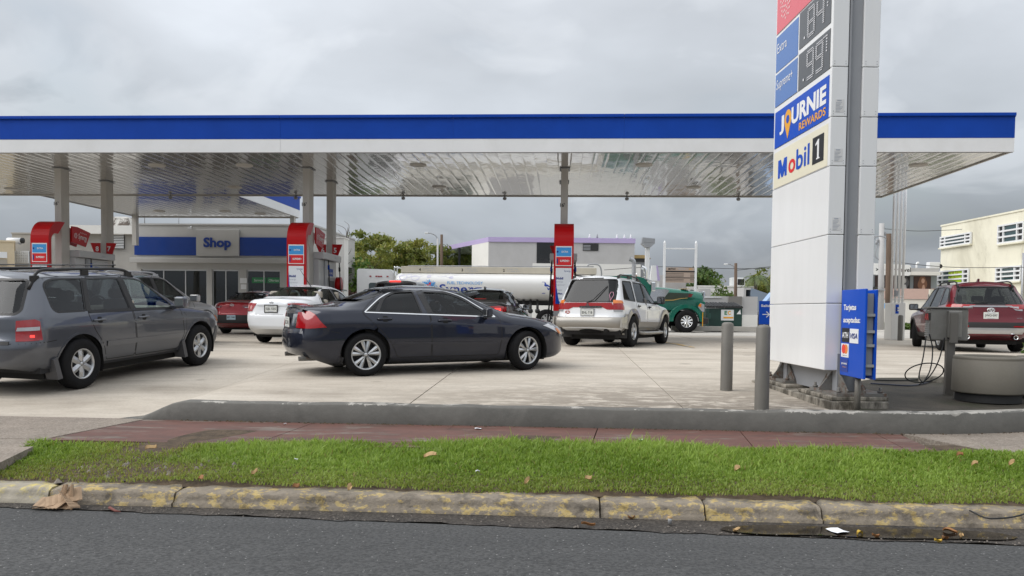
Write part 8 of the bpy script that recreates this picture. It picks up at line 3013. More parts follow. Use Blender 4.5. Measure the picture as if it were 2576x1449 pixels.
 # grey building left of the shop
gb = block('long grey masonry building with a louvred vent behind the left pumps',30,343,590,52,9,M_GREYW)
gx = lambda px: P(px,620,52).x - P(30,590,52).x
gz_ = lambda py,px=200: zg(px,py,52) - 0.62
MB().box(gx(165),gx(350),-0.5,8,gz_(590,300),gz_(569,300)).build('parapet',M_BRIGHT,gb)
vf = MB().box(gx(282),gx(314),-0.10,-0.002,gz_(626,298),gz_(585,298)).build('vent',M_BLACK,gb)
nz = 10
for k in range(nz):
 z = gz_(625.5,298) + (gz_(585,298)-gz_(626,298)) * k / nz
 MB().box(gx(282),gx(314),-0.17,-0.102,z+0.02,z+0.075).build('slat',M_WHITE,vf)
 # pale screen block on the left of that building
sc_ = thing('block_screen','white pierced block screen on the grey wall left of the first fuel sign','screen',(P(38,640,49.5).x,49.5,0.62))
sx = P(70,640,49.5).x - P(38,640,49.5).x
s0,s1 = zg(55,661,49.5) - 0.62,zg(55,632,49.5) - 0.62
n = 8
for k in range(n):
 x = sx * k / (n-1)
 MB().box(x-0.022,x+0.022,0,0.12,s0,s1).build('upright_bar',M_WHITE,sc_)
for k in range(n):
 z = s0 + (s1-s0) * k / (n-1)
 MB().box(-0.03,sx+0.03,0.005,0.115,z-0.022,z+0.022).build('cross_bar',M_WHITE,sc_)
MB().box(-0.05,sx+0.05,0.13,0.16,s0,s1).build('backing',M_DARK,sc_)
MB().box(0,sx,0.0,0.3,-0.1,s0-0.04).build('base_wall',M_GREYW,sc_)
# rooftop tank behind the shop
rt = thing('roof_tank','weathered white water tank on the roof left of the shop','tank',(P(281,570,56).x,56,zg(300,570,56)-1.0))
MB().box(0,P(322,560,56).x-P(281,560,56).x,0,1.5,0,1.0+zg(300,545,56)-zg(300,570,56),0.06).build('tank_body',m_worn('peeling_tank',(0.16,0.13,0.11),(0.66,0.64,0.60),0.46,0.52,1.5,(0.10,0.08,0.07)),rt)
# cream house at the far left with its tank
ch = block('cream house cut by the left edge with horizontal shutters',-130,36,609,45,8,mat('cream_plaster',(0.62,0.52,0.36),0.7,var=0.05),rot=0.0)
ch.rotation_euler.z = R(32)
ch.location = (P(36,609,45).x-ch['w']*math.cos(R(32)),45-ch['w']*math.sin(R(32)),0.62)
for k in range(3):
 MB().box(ch['w']-2.2,ch['w']-0.35,-0.06,-0.002,ch['h']-0.9-k*0.42,ch['h']-0.56-k*0.42).build('shutter',M_WHITE if k != 1 else mat('beige_cloth',(0.36,0.33,0.28),0.85),ch)
rt2 = thing('roof_tank','white horizontal cylinder tank on the cream house roof at the far left','tank',(P(8,610,46).x,46,ch['h']+0.62))
MB().lathe([(0.0,0.0),(0.14,0.0),(0.16,0.03),(0.16,0.82),(0,0.82)],22,'x',(0,0.4,0.22)).build('tank_body',M_WHITE,rt2)
MB().lathe([(0.163,0.81),(0.163,0.92),(0.0,0.92)],22,'x',(0,0.4,0.22)).build('end_cap',M_BLACK,rt2)
for x in (0.15,0.7):
 MB().box(x-0.05,x+0.05,0.3,0.5,0,0.09).build('saddle',M_STEELP,rt2)
 # white wall and pier behind the skip
ww = thing('boundary_wall','white painted yard wall with a grey pier behind the dark green skip','wall',(P(1690,750,41.5).x,41.5,0.66))
wx = lambda px: P(px,780,41.5).x - P(1690,780,41.5).x
wz = lambda py,px=1790: zg(px,py,41.5) - 0.66
MB().box(0,wx(1906),0,0.25,-0.05,wz(745)).build('wall',M_LGREY,ww)
MB().box(wx(1832),wx(1865),-0.10,0.26,-0.05,wz(746)+0.02).build('pier',mat('dark_pier',(0.20,0.19,0.18),0.7),ww)
MB().box(wx(1866),wx(1906),-0.06,-0.002,-0.05,wz(791)).build('wall_foot',M_BRIGHT,ww)
MB().tube([(wx(1705),-0.04,wz(749)),(wx(1815),-0.04,wz(748))],0.03,6).build('conduit',M_WHITE,ww)
kb = MB().box(0,wx(1985)+3,0,0.3,-0.1,0.14,0.02).build('yard_kerb',M_CURBC,None,(P(1690,830,38.6).x,38.6,0.68))
tag(kb,'long grey concrete kerb in front of the dark green skip','kerb')
w2 = block('tall white wall panel left of the notice board behind the truck',1634,1726,692,47,0.3,M_LGREY,'boundary_wall','wall',cap=False)
w3 = block('lower white wall panel with a round black hole under the notice board',1727,1746,721,47,0.3,M_BRIGHT,'boundary_wall','wall',cap=False)
wb_ = block('low white flat roofed building between the notice board and the pylon',1757,1902,722,58,8,M_BRIGHT)
MB().box(0,0.001+wb_['w']*0.19,-0.30,-0.002,0,wb_['h']-0.15).build('side_bay',M_LGREY,wb_)
MB().box(wb_['w']*0.06,wb_['w']*0.10,-0.33,-0.302,wb_['h']-1.6,wb_['h']-0.5).build('window',M_STEELP,wb_)
MB().box(wb_['w']*0.90,wb_['w']*0.97,-0.03,-0.002,wb_['h']-2.4,wb_['h']-1.2).build('window',M_STEELP,wb_)
ac = thing('air_conditioner','white air conditioner on the low white roof','air conditioner',(P(1850,722,58.5).x,58.6,wb_['h']+0.62+0.09))
MB().box(-0.3,0.75,0,0.5,0,0.62,0.03).build('casing',M_WHITE,ac)
MB().box(0.18,0.68,-0.012,-0.002,0.08,0.52).build('grille',M_BLACK,ac)
# blue grey block with a deep reveal
bg = thing('building','blue grey block with a deep shaded reveal left of the pylon','building',(P(1871,722,52).x,52,0.62))
bx_ = lambda px: P(px,740,52).x - P(1871,740,52).x
bz = lambda py: zg(1900,py,52) - 0.62
M_BLUEG = mat('blue_grey_wall',(0.20,0.25,0.32),0.7)
MB().box(0,0.15,0,4,0,bz(724)).build('wall',M_LGREY,bg)
MB().box(0.152,bx_(1889),0,4,bz(729),bz(724)).build('lintel',M_LGREY,bg)
MB().box(0.152,bx_(1889),1.2,1.4,0,bz(729)-.003).build('reveal_wall',M_GREYW,bg)
MB().prism([(bx_(1889),0),(bx_(1960),0),(bx_(1960),bz(748)),(bx_(1889),bz(724))],0,4,'y').build('wall',M_BLUEG,bg)
lb = thing('building','light blue arched porch beside the exit sign','building',(P(1928,760,46).x,46,0.62))
M_LBLUE = mat('light_blue_plaster',(0.36,0.50,0.72),0.6)
pz_ = lambda py: zg(1928,py,46) - 0.62
MB().prism([(0,pz_(757)),(0.4,pz_(735)),(0.6,pz_(735)),(3,pz_(731)),(3,pz_(739)),(0.75,pz_(742)),(0.55,pz_(746)),(0.35,pz_(757))],0,0.8,'y').build('arch',M_LBLUE,lb)
MB().box(0.02,0.33,0.02,0.78,0,pz_(757)-.003).build('pillar',M_LBLUE,lb)
pst = thing('poster_sign','pale poster with a face on the low white building beside the lamp post','sign',(P(1812,740,56).x,57.0,0.62))
p0,p1 = P(1843,740,57).x,P(1862,740,57).x
pst.location = (p0,57.0,0.62)
MB().box(0,p1-p0,-0.06,0,zg(1850,748,57)-.62,zg(1850,731,57)-.62).build('board',mat('pale_poster',(0.55,0.56,0.66),0.5),pst)
MB().lathe([(0,0),(0.09,0)],14,'y',((p1-p0)*0.5,-0.065,zg(1850,741,57)-.62)).build('face_print',mat('skin_print',(0.48,0.28,0.22),0.6),pst)
# lavender sign blade and floodlight pole
bl = thing('blade_sign','slanted white and lavender sign blade behind the green truck','sign',(P(1640,720,44).x,44,0.62))
q0 = lambda px,py: (P(px,py,44).x-P(1640,720,44).x,zg(px,py,44)-0.62)
MB().prism([q0(1636,706),q0(1659,706),q0(1653,668),q0(1640,668)],0,0.3,'y').build('blade',M_WHITE,bl)
MB().prism([q0(1654,706),q0(1660.5,706),q0(1654.5,668),q0(1651,668)],-0.02,-0.002,'y').build('edge',M_LAV,bl)
a0,a1 = q0(1641,800),q0(1657,800)
MB().box(0.3,0.42,0.1,0.2,0,q0(1640,706)[1]-0.003).build('post',M_WHITE,bl)
fp = thing('floodlight_pole','white square pole with a shoebox floodlight beyond the truck stacks','lamp',(P(1627,720,43).x,43,0.62))
fz_ = lambda py: zg(1627,py,43) - 0.62
MB().box(-0.11,0.11,-0.1,0.1,0,fz_(623)).build('pole',M_WHITE,fp)
MB().prism([(-0.12,fz_(623)),(0.12,fz_(623)),(0.36,fz_(613)),(0.36,fz_(601)),(-0.30,fz_(598)),(-0.36,fz_(613))],-0.25,0.25,'y').build('lamp_head',M_STEEL,fp)
MB().box(-0.24,0.30,-0.27,-0.252,fz_(611),fz_(602)).build('lens',M_STEELP,fp)
# cupola on the roof
cp = thing('roof_cupola','dark stepped vent cupola with a tan cap right of the grey stack','vent',(P(1607,665,60).x,60,zg(1607,672,60)-1.2))
MB().box(-0.3,0.45,0,0.7,0,1.6).build('shaft',M_STEELP,cp)
MB().prism([(-0.5,1.6),(0.6,1.6),(0.85,1.85),(-0.7,1.85)],-0.1,0.8,'y').build('neck',M_TRIMD,cp)
MB().prism([(-0.75,1.853),(0.9,1.853),(0.35,2.1),(-0.6,2.1)],-0.15,0.85,'y').build('cap',mat('tan_tile',(0.42,0.30,0.13),0.6),cp)
# notice board frame
nb = thing('notice_board','tall white steel sign frame with an open top and a tan notice board','sign',(P(1671,700,46).x,46,0.62))
nx = lambda px: P(px,680,46).x - P(1671,700,46).x
nz_ = lambda py: zg(1710,py,46) - 0.62
for px in (1671,1750):
 m_ = MB()
 m_.box(nx(px)-0.06,nx(px)+0.06,-0.06,0.06,0,nz_(612))
 m_.lathe([(0.07,0),(0.07,0.05),(0.03,0.12),(0.0,0.16)],8,c=(nx(px),0,nz_(612)))
 m_.build('post',M_WHITE,nb)
MB().box(nx(1671)+0.062,nx(1750)-0.062,-0.04,0.04,nz_(627),nz_(624)).build('top_bar',M_WHITE,nb)
bo = MB().box(nx(1672)+0.07,nx(1749)-0.07,-0.03,0.03,nz_(711),nz_(673)).build('board',mat('tan_board',(0.42,0.33,0.27),0.5),nb)
for i,(z0_,z1_) in enumerate(((685,681.5),(700,698))):
 MB().box(nx(1673),nx(1748),-0.036,-0.0305,nz_(z0_),nz_(z1_)).build('black_band',M_BLACK,bo)
text('MOTOO',M_BLACK,bo,(nx(1690),-0.031,nz_(677)),(1,0,0),UP,w=0.42,h=0.12,bold=0.04)
text('optica',M_GREYINK,bo,(nx(1714),-0.031,nz_(677)),(1,0,0),UP,w=0.40,h=0.12)
text('spa',M_YEL,bo,(nx(1737),-0.031,nz_(677)),(1,0,0),UP,w=0.2,h=0.10)
for py in (688.5,692,695.5,703,706.5):
 MB().box(nx(1675),nx(1675+45),-0.034,-0.0305,nz_(py+.7),nz_(py-.4)).build('text_line',M_TRIMD,bo)
 MB().box(nx(1736),nx(1746),-0.034,-0.0305,nz_(py+.7),nz_(py-.4)).build('text_line',M_TRIMD,bo)
MB().lathe([(0,0),(0.22,0)],18,'y',(P(1740,737,46.9).x-P(1671,700,46).x,0.88,nz_(737))).build('round_mark',M_BLACK,nb)
# skip
sk = thing('skip','dark green lidded waste skip with an EC sticker','waste skip',(P(1775,828,38.9).x,38.9,0.70))
kx = lambda px: P(px,800,38.9).x - P(1775,800,38.9).x
kz = lambda py: zg(1820,py,38.9) - 0.70
M_SKIP = mat('dark_green_steel',(0.010,0.045,0.036),0.5,var=0.15,scale=2)
M_SKIPL = mat('green_steel_end',(0.025,0.085,0.070),0.5,var=0.1,scale=2)
MB().prism([(kx(1783),0),(kx(1866),0),(kx(1866),kz(774)),(kx(1775),kz(776)),(kx(1775),0.0)],0,1.3,'y').build('body',M_SKIP,sk)
MB().box(kx(1775)+0.0,kx(1783),-0.02,-0.002,0.05,kz(776)).build('corner_post',M_SKIPL,sk)
for k in range(4):
 a0,a1 = kx(1774) + (kx(1868)-kx(1774)) * k / 4,kx(1774) + (kx(1868)-kx(1774)) * (k+1) / 4
 ld = MB()
 ld.prism([(-0.08,kz(775)),(1.32,kz(775)+0.22),(1.32,kz(775)+0.28),(-0.08,kz(775)+0.07)],a0+0.02,a1-0.02,'x')
 lo = ld.build('lid',M_TRIMD,sk)
 for q in range(3):
  x = a0 + (a1-a0) * (q+0.7) / 3.4
  rb = MB()
  rb.prism([(-0.085,kz(775)+.075),(1.3,kz(775)+0.285),(1.3,kz(775)+0.31),(-0.085,kz(775)+0.10)],x-0.04,x+0.04,'x')
  rb.build('lid_rib',M_BLACK,lo)
MB().box(kx(1776),kx(1786),-0.12,-0.021,kz(802),kz(788)).build('lift_pocket',M_SKIPL,sk)
es = MB().box(kx(1813),kx(1845),-0.012,-0.001,kz(806),kz(779)).build('sticker',M_INK,sk)
text('E',mat('leaf_green_ink',(0.03,0.22,0.10),0.5),es,(kx(1825),-0.012,kz(787)),(1,0,0),UP,w=0.14,h=0.20,bold=0.05)
text('C',M_YEL,es,(kx(1833.5),-0.012,kz(787)),(1,0,0),UP,w=0.15,h=0.20,bold=0.05)
MB().box(kx(1819),kx(1844),-0.016,-0.0125,kz(801),kz(797)).build('orange_bar',M_YEL,es)
MB().prism([(kx(1852),kz(790)),(kx(1863),kz(790)),(kx(1861),kz(778))],-0.012,-0.001,'y').build('sticker',M_INK,sk)
for px in (1786,1858):
 MB().lathe([(0.0,-0.05),(0.09,-0.05),(0.09,0.05),(0,0.05)],12,'y',(kx(px),0.1,-0.0)).build('castor',M_BLACK,sk)
 # exit sign
ex = thing('exit_sign','small blue exit sign with a white arrow left of the pylon','sign',(P(1910,800,24.0).x,24.0,lotz(P(1910,800,24).x,24)))
zx = lotz(P(1910,800,24).x,24)
exx = lambda px: P(px,790,24).x - P(1910,800,24).x
exz = lambda py: zg(1925,py,24) - zx
pn = MB().box(0,exx(1945),0,0.06,exz(816),exz(757),0.008).build('panel',M_BLUE2,ex)
text('Salida',M_INK,pn,(exx(1928),0,exz(769)),(1,0,0),UP,w=exx(1942)-exx(1914),h=0.075,bold=0.03)
ar = MB()
cx,cz = exx(1927),exz(791)
ar.box(cx-0.11,cx+0.08,-0.006,-0.001,cz-0.012,cz+0.012)
for s in (1,-1):
 ar.prism([(cx+0.115,cz),(cx+0.02,cz+s*0.095),(cx+0.0,cz+s*0.075),(cx+0.08,cz)][::s],-0.008,-0.0012,'y')
ar.build('arrow',M_INK,pn)
MB().box(exx(1924)-0.025,exx(1924)+0.025,0.01,0.05,0,exz(816)-0.002).build('post',M_STEEL,ex)
# dark car beyond the exit sign
def far_car():
 simple_sedan('dark grey sedan far off behind the exit sign',mat('far_grey_paint',(0.035,0.037,0.042),0.3,coat=1.0),Vector((P(1945,800,44).x,44,0)),R(170),tail=lambda c,sd:None,gl=G_DARK)
far_car()
#right side: store, pole sign, cream block
st = thing('store_building','grey and white hair store with portrait posters behind the white poles','building',(P(2188,700,60).x,60,0.62))
tx = lambda px: P(px,710,60).x - P(2188,700,60).x
tz = lambda py: zg(2270,py,60) - 0.62
M_STOREG = mat('store_grey',(0.27,0.30,0.325),0.65)
MB().box(0,tx(2362),0.3,8,0,tz(680)).build('wall',M_STOREG,st)
MB().box(tx(2285),tx(2362),0.0,8,tz(683),tz(674)).build('roof_edge',M_LGREY,st)
MB().box(tx(2285),tx(2362),-0.2,0.29,tz(692),tz(683)-.003).build('canopy_slab',M_BRIGHT,st)
sgn = MB().prism(roundpoly([(0.0,tz(692)),(tx(2286),tz(694)),(tx(2287),tz(667)),(0.0,tz(663))],[0,.2,.2,0]),-0.25,0.05,'y').build('sign_panel',M_WHITE,st)
text('JOICO',M_BLACK,sgn,(tx(2244),-0.25,tz(679)),(1,0,0),UP,w=1.0,h=0.17)
text('nivel',M_BLACK,sgn,(tx(2272),-0.25,tz(679)),(1,0,0),UP,w=0.85,h=0.34,bold=0.02)
text('ZOTOS',M_GREYINK,sgn,(tx(2216),-0.25,tz(680)),(1,0,0),UP,w=0.7,h=0.15)
ar = MB()
ar.prism([(tx(2198),tz(683)),(tx(2206),tz(679)),(tx(2198),tz(675)),(tx(2201),tz(679))],-0.262,-0.252,'y')
ar.build('emblem',M_BLACK,sgn)
for i,(px0,px1,c1,c2,c3) in enumerate(((2205,2226,(0.05,0.03,0.035),(0.42,0.33,0.28),(0.05,0.03,0.03)),(2230,2255,(0.10,0.045,0.055),(0.58,0.45,0.40),(0.13,0.07,0.06)),(2263,2293,(0.008,0.008,0.010),(0.55,0.55,0.55),(0.09,0.09,0.10)),(2303,2346,(0.055,0.022,0.018),(0.58,0.36,0.27),(0.22,0.10,0.06)))):
 po = MB().box(tx(px0),tx(px1),0.24,0.298,tz(727),tz(694)).build('poster',mat('poster_ground_%s' % 'abcd'[i],c1,0.5),st)
 xm,zm = (tx(px0)+tx(px1)) / 2,tz(707)
 # hair, face and shoulders as plain flat shapes
 hp = [(xm+0.33*math.cos(q)*(1+0.2*math.sin(3*q+i)),zm-0.05+0.48*math.sin(q)*(1.0 if math.sin(q)>0 else 1.35)) for q in np.linspace(0,2*math.pi,22)[:-1]]
 hp = [(min(max(x,tx(px0)+.02),tx(px1)-.02),min(max(z,tz(727)+.02),tz(694)-.02)) for x,z in hp]
 MB().prism(hp,0.234,0.2385,'y').build('hair_print',mat('hair_print_%s' % 'abcd'[i],c3,0.6),po)
 MB().prism([(xm+0.04+0.13*math.cos(q),zm+0.04+0.19*math.sin(q)) for q in np.linspace(0,2*math.pi,16)[:-1]],0.228,0.2325,'y').build('face_print',mat('face_print_%s' % 'abcd'[i],c2,0.6),po)
 MB().prism([(xm-0.03,tz(727)+.03),(xm+0.22,tz(727)+.03),(xm+0.14,zm-0.25),(xm+0.03,zm-0.28)],0.229,0.2330,'y').build('shoulder_print',mat('face_print_%s' % 'abcd'[i],c2,0.6),po)
M_PINKW = mat('pink_plaster',(0.56,0.40,0.36),0.7,var=0.03)
for nm,px0,px1,p0,p1,mt,yy in (('pink_wall',2198,2340,753,727,M_PINKW,-1.0),('brown_pier',2331,2349,753,726,mat('brown_pier',(0.22,0.17,0.15),0.7),-1.06),('white_base',2198,2338,812,754,M_BRIGHT,-0.9),('awning',2345,2420,741,727,M_BRIGHT,-1.6)):
 MB().box(tx(px0),tx(px1),yy,yy+0.3,max(tz(p0),0),tz(p1)).build(nm,mt,st)
MB().box(tx(2198),tx(2240),-0.2,0.298,tz(727),tz(722)).build('dark_window',M_GLASSD,st)
pv = MB()
pv.tube(catmull([(tx(2313),0.5,tz(674)),(tx(2313),0.5,tz(662)),(tx(2316),0.5,tz(659)),(tx(2318),0.5,tz(661))],4),0.07,8)
pv.build('vent_pipe',M_WHITE,st)
ac2 = thing('air_conditioner','white air conditioner on the store roof beside the cream building','air conditioner',(P(2338,672,60.5).x,60.5,tz(674)+0.62))
MB().box(0,0.8,0,0.5,0.02,0.5,0.03).build('casing',M_WHITE,ac2)
MB().lathe([(0,0.0),(0.16,0),(0.16,0.05),(0,0.05)],14,'y',(0.95,0.2,0.2)).build('pipe_end',M_DARK,ac2)
lot_w = thing('boundary_wall','pale beige low wall with a post between store and maroon crossover','wall',(P(2338,740,52).x,52,0.62))
MB().box(0,P(2420,740,52).x-P(2338,740,52).x,0,0.2,0,zg(2370,741,52)-.62).build('wall',mat('beige_wall',(0.34,0.33,0.30),0.7),lot_w)
MB().box(0.0,0.22,-0.1,0.1,0,zg(2340,728,52)-.62).build('post',mat('pale_post',(0.58,0.56,0.48),0.6),lot_w)
# four-pole sign on a white base
ps_ = P(2259,855,28.5)
zp_ = lotz(ps_.x,ps_.y)
pp = thing('pole_sign','four tall thin white poles rising from a square white base with a card notice','sign',(ps_.x,ps_.y,zp_))
qx = lambda px: P(px,800,28.5).x - ps_.x
qz = lambda py: zg(2259,py,28.5) - zp_
MB().box(qx(2243),qx(2277),0,0.55,0,qz(762),0.01).build('base',M_BRIGHT,pp)
nt = MB().box(qx(2252),qx(2260),-0.012,-0.001,qz(789),qz(766)).build('notice',M_BLUE2,pp)
for k in range(4):
 MB().box(qx(2253)+0.005+0.05*(k % 2),qx(2253)+0.045+0.05*(k % 2),-0.016,-0.0125,qz(777+6*(k // 2)),qz(773+6*(k // 2))).build('card_mark',M_INK if k % 2 else M_BLACK,nt)
for k in range(4):
 x = qx(2246) + (qx(2274)-qx(2246)) * k / 3
 MB().cyl((x,0.15,qz(762)),(x,0.15,qz(430)),0.045,n=12).build('pole',mat('sunlit_white_paint',(0.88,0.88,0.87),0.4),pp)  # white raised so the colour carries the sun on the poles
for py in (745,752):
 MB().tube([(qx(2246),0.12,qz(py)),(qx(2274),0.12,qz(py))],0.015,6).build('tie_rod',M_WHITE,pp)
jb = MB()
jb.box(qx(2250),qx(2258),0.0,0.1,qz(745),qz(731),0.01)
jb.build('junction_box',M_STEELP,pp)
for px,dd,lab in ((2240,30.5,'brown steel bollard left of the white pole sign base'),(2264,27.9,'brown steel bollard in front of the white pole sign base')):
 p = P(px,853,dd)
 z = lotz(p.x,p.y)
 zt = zg(px,792 if px>2250 else 795,dd) - z
 b = MB()
 b.lathe([(0.085,-0.03),(0.085,zt-0.05),(0.06,zt-0.01),(0,zt)],18)
 tag(b.build('bollard',M_BOLL,None,(p.x,p.y,z)),lab,'bollard','bollards by the pole sign')
 # utility poles
def upole(px,pyt,pyb,d,r,label,mt,lamp=None,name='utility_pole'):
 p = P(px,pyb,d)
 z0 = 0.65
 t = thing(name,label,'utility pole' if name=='utility_pole' else 'lamp',(p.x,d,z0))
 top = P(px,pyt,d)
 MB().tube([(0,0,0),(top.x-p.x,0,top.z-z0)],[r,r*0.75],10).build('pole',mt,t)
 return t,(lambda x,y:P(x,y,d)-Vector((p.x,d,z0)))
M_WOOD = mat('pole_wood',(0.125,0.085,0.06),0.85,var=0.25,scale=3,stretch=(4,4,0.4))
t1,l1 = upole(2236,588,760,40,0.16,'brown wooden utility pole left of the white poles',M_WOOD)
br = MB()
br.tube(catmull([l1(2233,604),l1(2225,597),l1(2212,594),l1(2200,595)],4),0.035,6)
br.build('lamp_arm',M_STEEL,t1)
MB().box(l1(2193,597).x,l1(2202,597).x,-0.12,0.12,l1(2197,598).z,l1(2197,594).z,0.02).build('lamp_head',M_STEEL,t1)
nb_ = MB().box(-0.30,0.30,-0.19,-0.17,l1(2236,776).z,l1(2236,763).z).build('notice',M_SKYB,t1)
t2,l2 = upole(2218,562,740,43,0.17,'pale concrete utility pole just right of the pylon',M_LGREY)
ft = MB()
for (x,y) in ((2222,573),(2228,588),(2207,605),(2205,610)):
 p = l2(x,y)
 ft.lathe([(0,-0.12),(0.06,-0.1),(0.08,0.0),(0.05,0.1),(0,0.12)],8,c=tuple(p))
 ft.tube([p,l2(2218,y-3)],0.025,5)
ft.tube(catmull([l2(2209,615),l2(2203,632),l2(2202,645),l2(2210,652),l2(2218,655)],4),0.025,5)
ft.build('insulators',M_STEELP,t2)
rk2 = MB()
rk2.box(l2(2204,735).x,l2(2225,735).x,-0.3,0.3,l2(2218,731).z,l2(2218,728).z)
rk2.tube([l2(2204,728),l2(2222,800)],0.04,6)
rk2.tube([l2(2236,742),l2(2252,790)],0.04,6)
rk2.build('bracket',M_STEEL,t2)
t3,l3 = upole(2194,640,760,46,0.08,'thin dark pole beside the right edge of the pylon',M_WOOD)
t4,l4 = upole(1851,662,760,46,0.11,'dark street lamp post with a curved arm above the skip',M_WOOD,name='street_lamp')
br = MB()
br.tube(catmull([l4(1849,676),l4(1843,668),l4(1834,664),l4(1826,664)],4),0.03,6)
br.build('lamp_arm',M_STEEL,t4)
MB().box(l4(1822,664).x,l4(1830,664).x,-0.1,0.1,l4(1825,666).z,l4(1825,663).z,0.02).build('lamp_head',M_WHITE,t4)
t5,l5 = upole(1101,600,760,50,0.07,'pale street lamp post with a long curved arm before the lavender building',M_LGREY,name='street_lamp')
br = MB()
br.tube(catmull([l5(1101,603),l5(1096,593),l5(1084,587),l5(1074,586)],4),0.035,6)
br.build('lamp_arm',M_STEEL,t5)
MB().box(l5(1069,587).x,l5(1077,587).x,-0.12,0.12,l5(1072,588).z,l5(1072,584).z,0.02).build('lamp_head',M_WHITE,t5)
t6,l6 = upole(1111,590,760,60,0.13,'dark post at the glazed corner of the lavender building',M_WOOD)
# overhead wires, hung between poles
M_WIRE = mat('cable',(0.02,0.02,0.02),0.6)
def wire(pts,label):
 q = [P(x,y,d) for x,y,d in pts]
 o = MB().tube(catmull(q,8),0.016,5).build('overhead_wire',M_WIRE)
 return tag(o,label,'wire','overhead wires')
wire([(1520,679,48),(1660,671,47),(1851,676,46),(1990,671,46),(2194,655,46)],'overhead wire crossing behind the notice board frame')
wire([(1851,680,46),(2000,666,46),(2194,661,46)],'overhead wire running from the dark lamp post to the pylon')
wire([(2218,575,43),(2300,581,45),(2358,580,47),(2420,577,49)],'upper overhead wire between the concrete pole and the cream building')
wire([(2236,655,40),(2300,665,40),(2420,673,40),(2600,672,40)],'lower overhead wire crossing the cream building')
wire([(2100,601,40),(2150,602,40),(2200,601,40)],'overhead wire meeting the lamp arm beside the pylon')
# cream apartment block, its wall running away from us
def cream_block():
 XW = 33.3
 t = thing('apartment_block','weathered cream two-storey block with white louvred windows at the right edge','building',(XW,40,0.62))
 yy = lambda px: XW * F / (px-1290) - 40
 zz = lambda px,py: P(px,py,XW*F/(px-1290)).z - 0.62
 y1 = yy(2362)
 zt = zz(2362,570)
 MB().box(0,12,-16,y1,0,zt).build('wall',M_CREAMW,t)
 MB().box(-0.06,12,-16.05,y1+0.06,zt+0.002,zt+0.12).build('parapet_cap',M_CREAMW,t)
 for px0,px1,pt,pb,cell,sale in ((2364,2439,600,622,(0.15,0.83),0),(2508,2571,564,607,(0.22,0.76),0),(2360,2436,680,712,(0.16,0.84),1),(2506,2568,671,708,(0.22,0.76),0)):
  y0,y1_ = yy(px1),yy(px0)
  z0,z1 = zz(px0,pb),zz(px0,pt-5 if False else pt)
  z1 = zz(px1,{2364:585,2508:558,2360:677,2506:669}[px0])
  z0 = zz(px1,{2364:611,2508:604,2360:711,2506:704}[px0])
  w = MB().box(-0.03,-0.002,y0,y1_,z0,z1).build('window',M_GLASSD,t)
  ww = y1_ - y0
  th = 0.11
  for k in range(4):
   z = z0 + (z1-z0) * k / 3
   MB().box(-0.16,-0.031,y0-0.05,y1_+0.05,z-th/2,z+th/2).build('cross_bar',M_WHITE,w)
  for u in (0.0,1-cell[1],1-cell[0],1.0):
   y = y0 + ww * u
   MB().box(-0.15,-0.032,y-th/2,y+th/2,z0,z1).build('upright_bar',M_WHITE,w)
  for k in range(3):
   za,zb = z0 + (z1-z0) * k / 3 + th / 2,z0 + (z1-z0) * (k+1) / 3 - th / 2
   MB().box(-0.06,-0.034,y0+ww*(1-cell[1])+th/2,y0+ww*(1-cell[0])-th/2,za+0.02,zb-0.02).build('pane',mat('teal_glass',(0.03,0.07,0.075),0.12,coat=1.0),w)
  MB().box(-0.22,-0.004,y0-0.1,y1_+0.1,z0-0.16,z0-th/2-0.003).build('sill',M_CREAMW,w)
  if sale:
   b = MB().box(-0.085,-0.062,y0+ww*0.22,y0+ww*0.64,z0+0.1,z1-0.06).build('banner',mat('lime_banner',(0.36,0.60,0.02),0.5),w)
   text('FOR SALE',mat('brown_ink',(0.20,0.12,0.02),0.5),b,(-0.085,y0+ww*0.43,z0+(z1-z0)*0.80),(0,-1,0),UP,w=ww*0.38,h=0.26,bold=0.03)
   text('787-746-0777',mat('brown_ink',(0.20,0.12,0.02),0.5),b,(-0.085,y0+ww*0.43,z0+(z1-z0)*0.47),(0,-1,0),UP,w=ww*0.38,h=0.22,bold=0.02)
 dp = MB()
 yp = yy(2574)
 dp.tube([(-0.12,yp,0),(-0.12,yp,zz(2574,636))],0.08,8)
 dp.build('downpipe',M_STEEL,t)
cream_block()
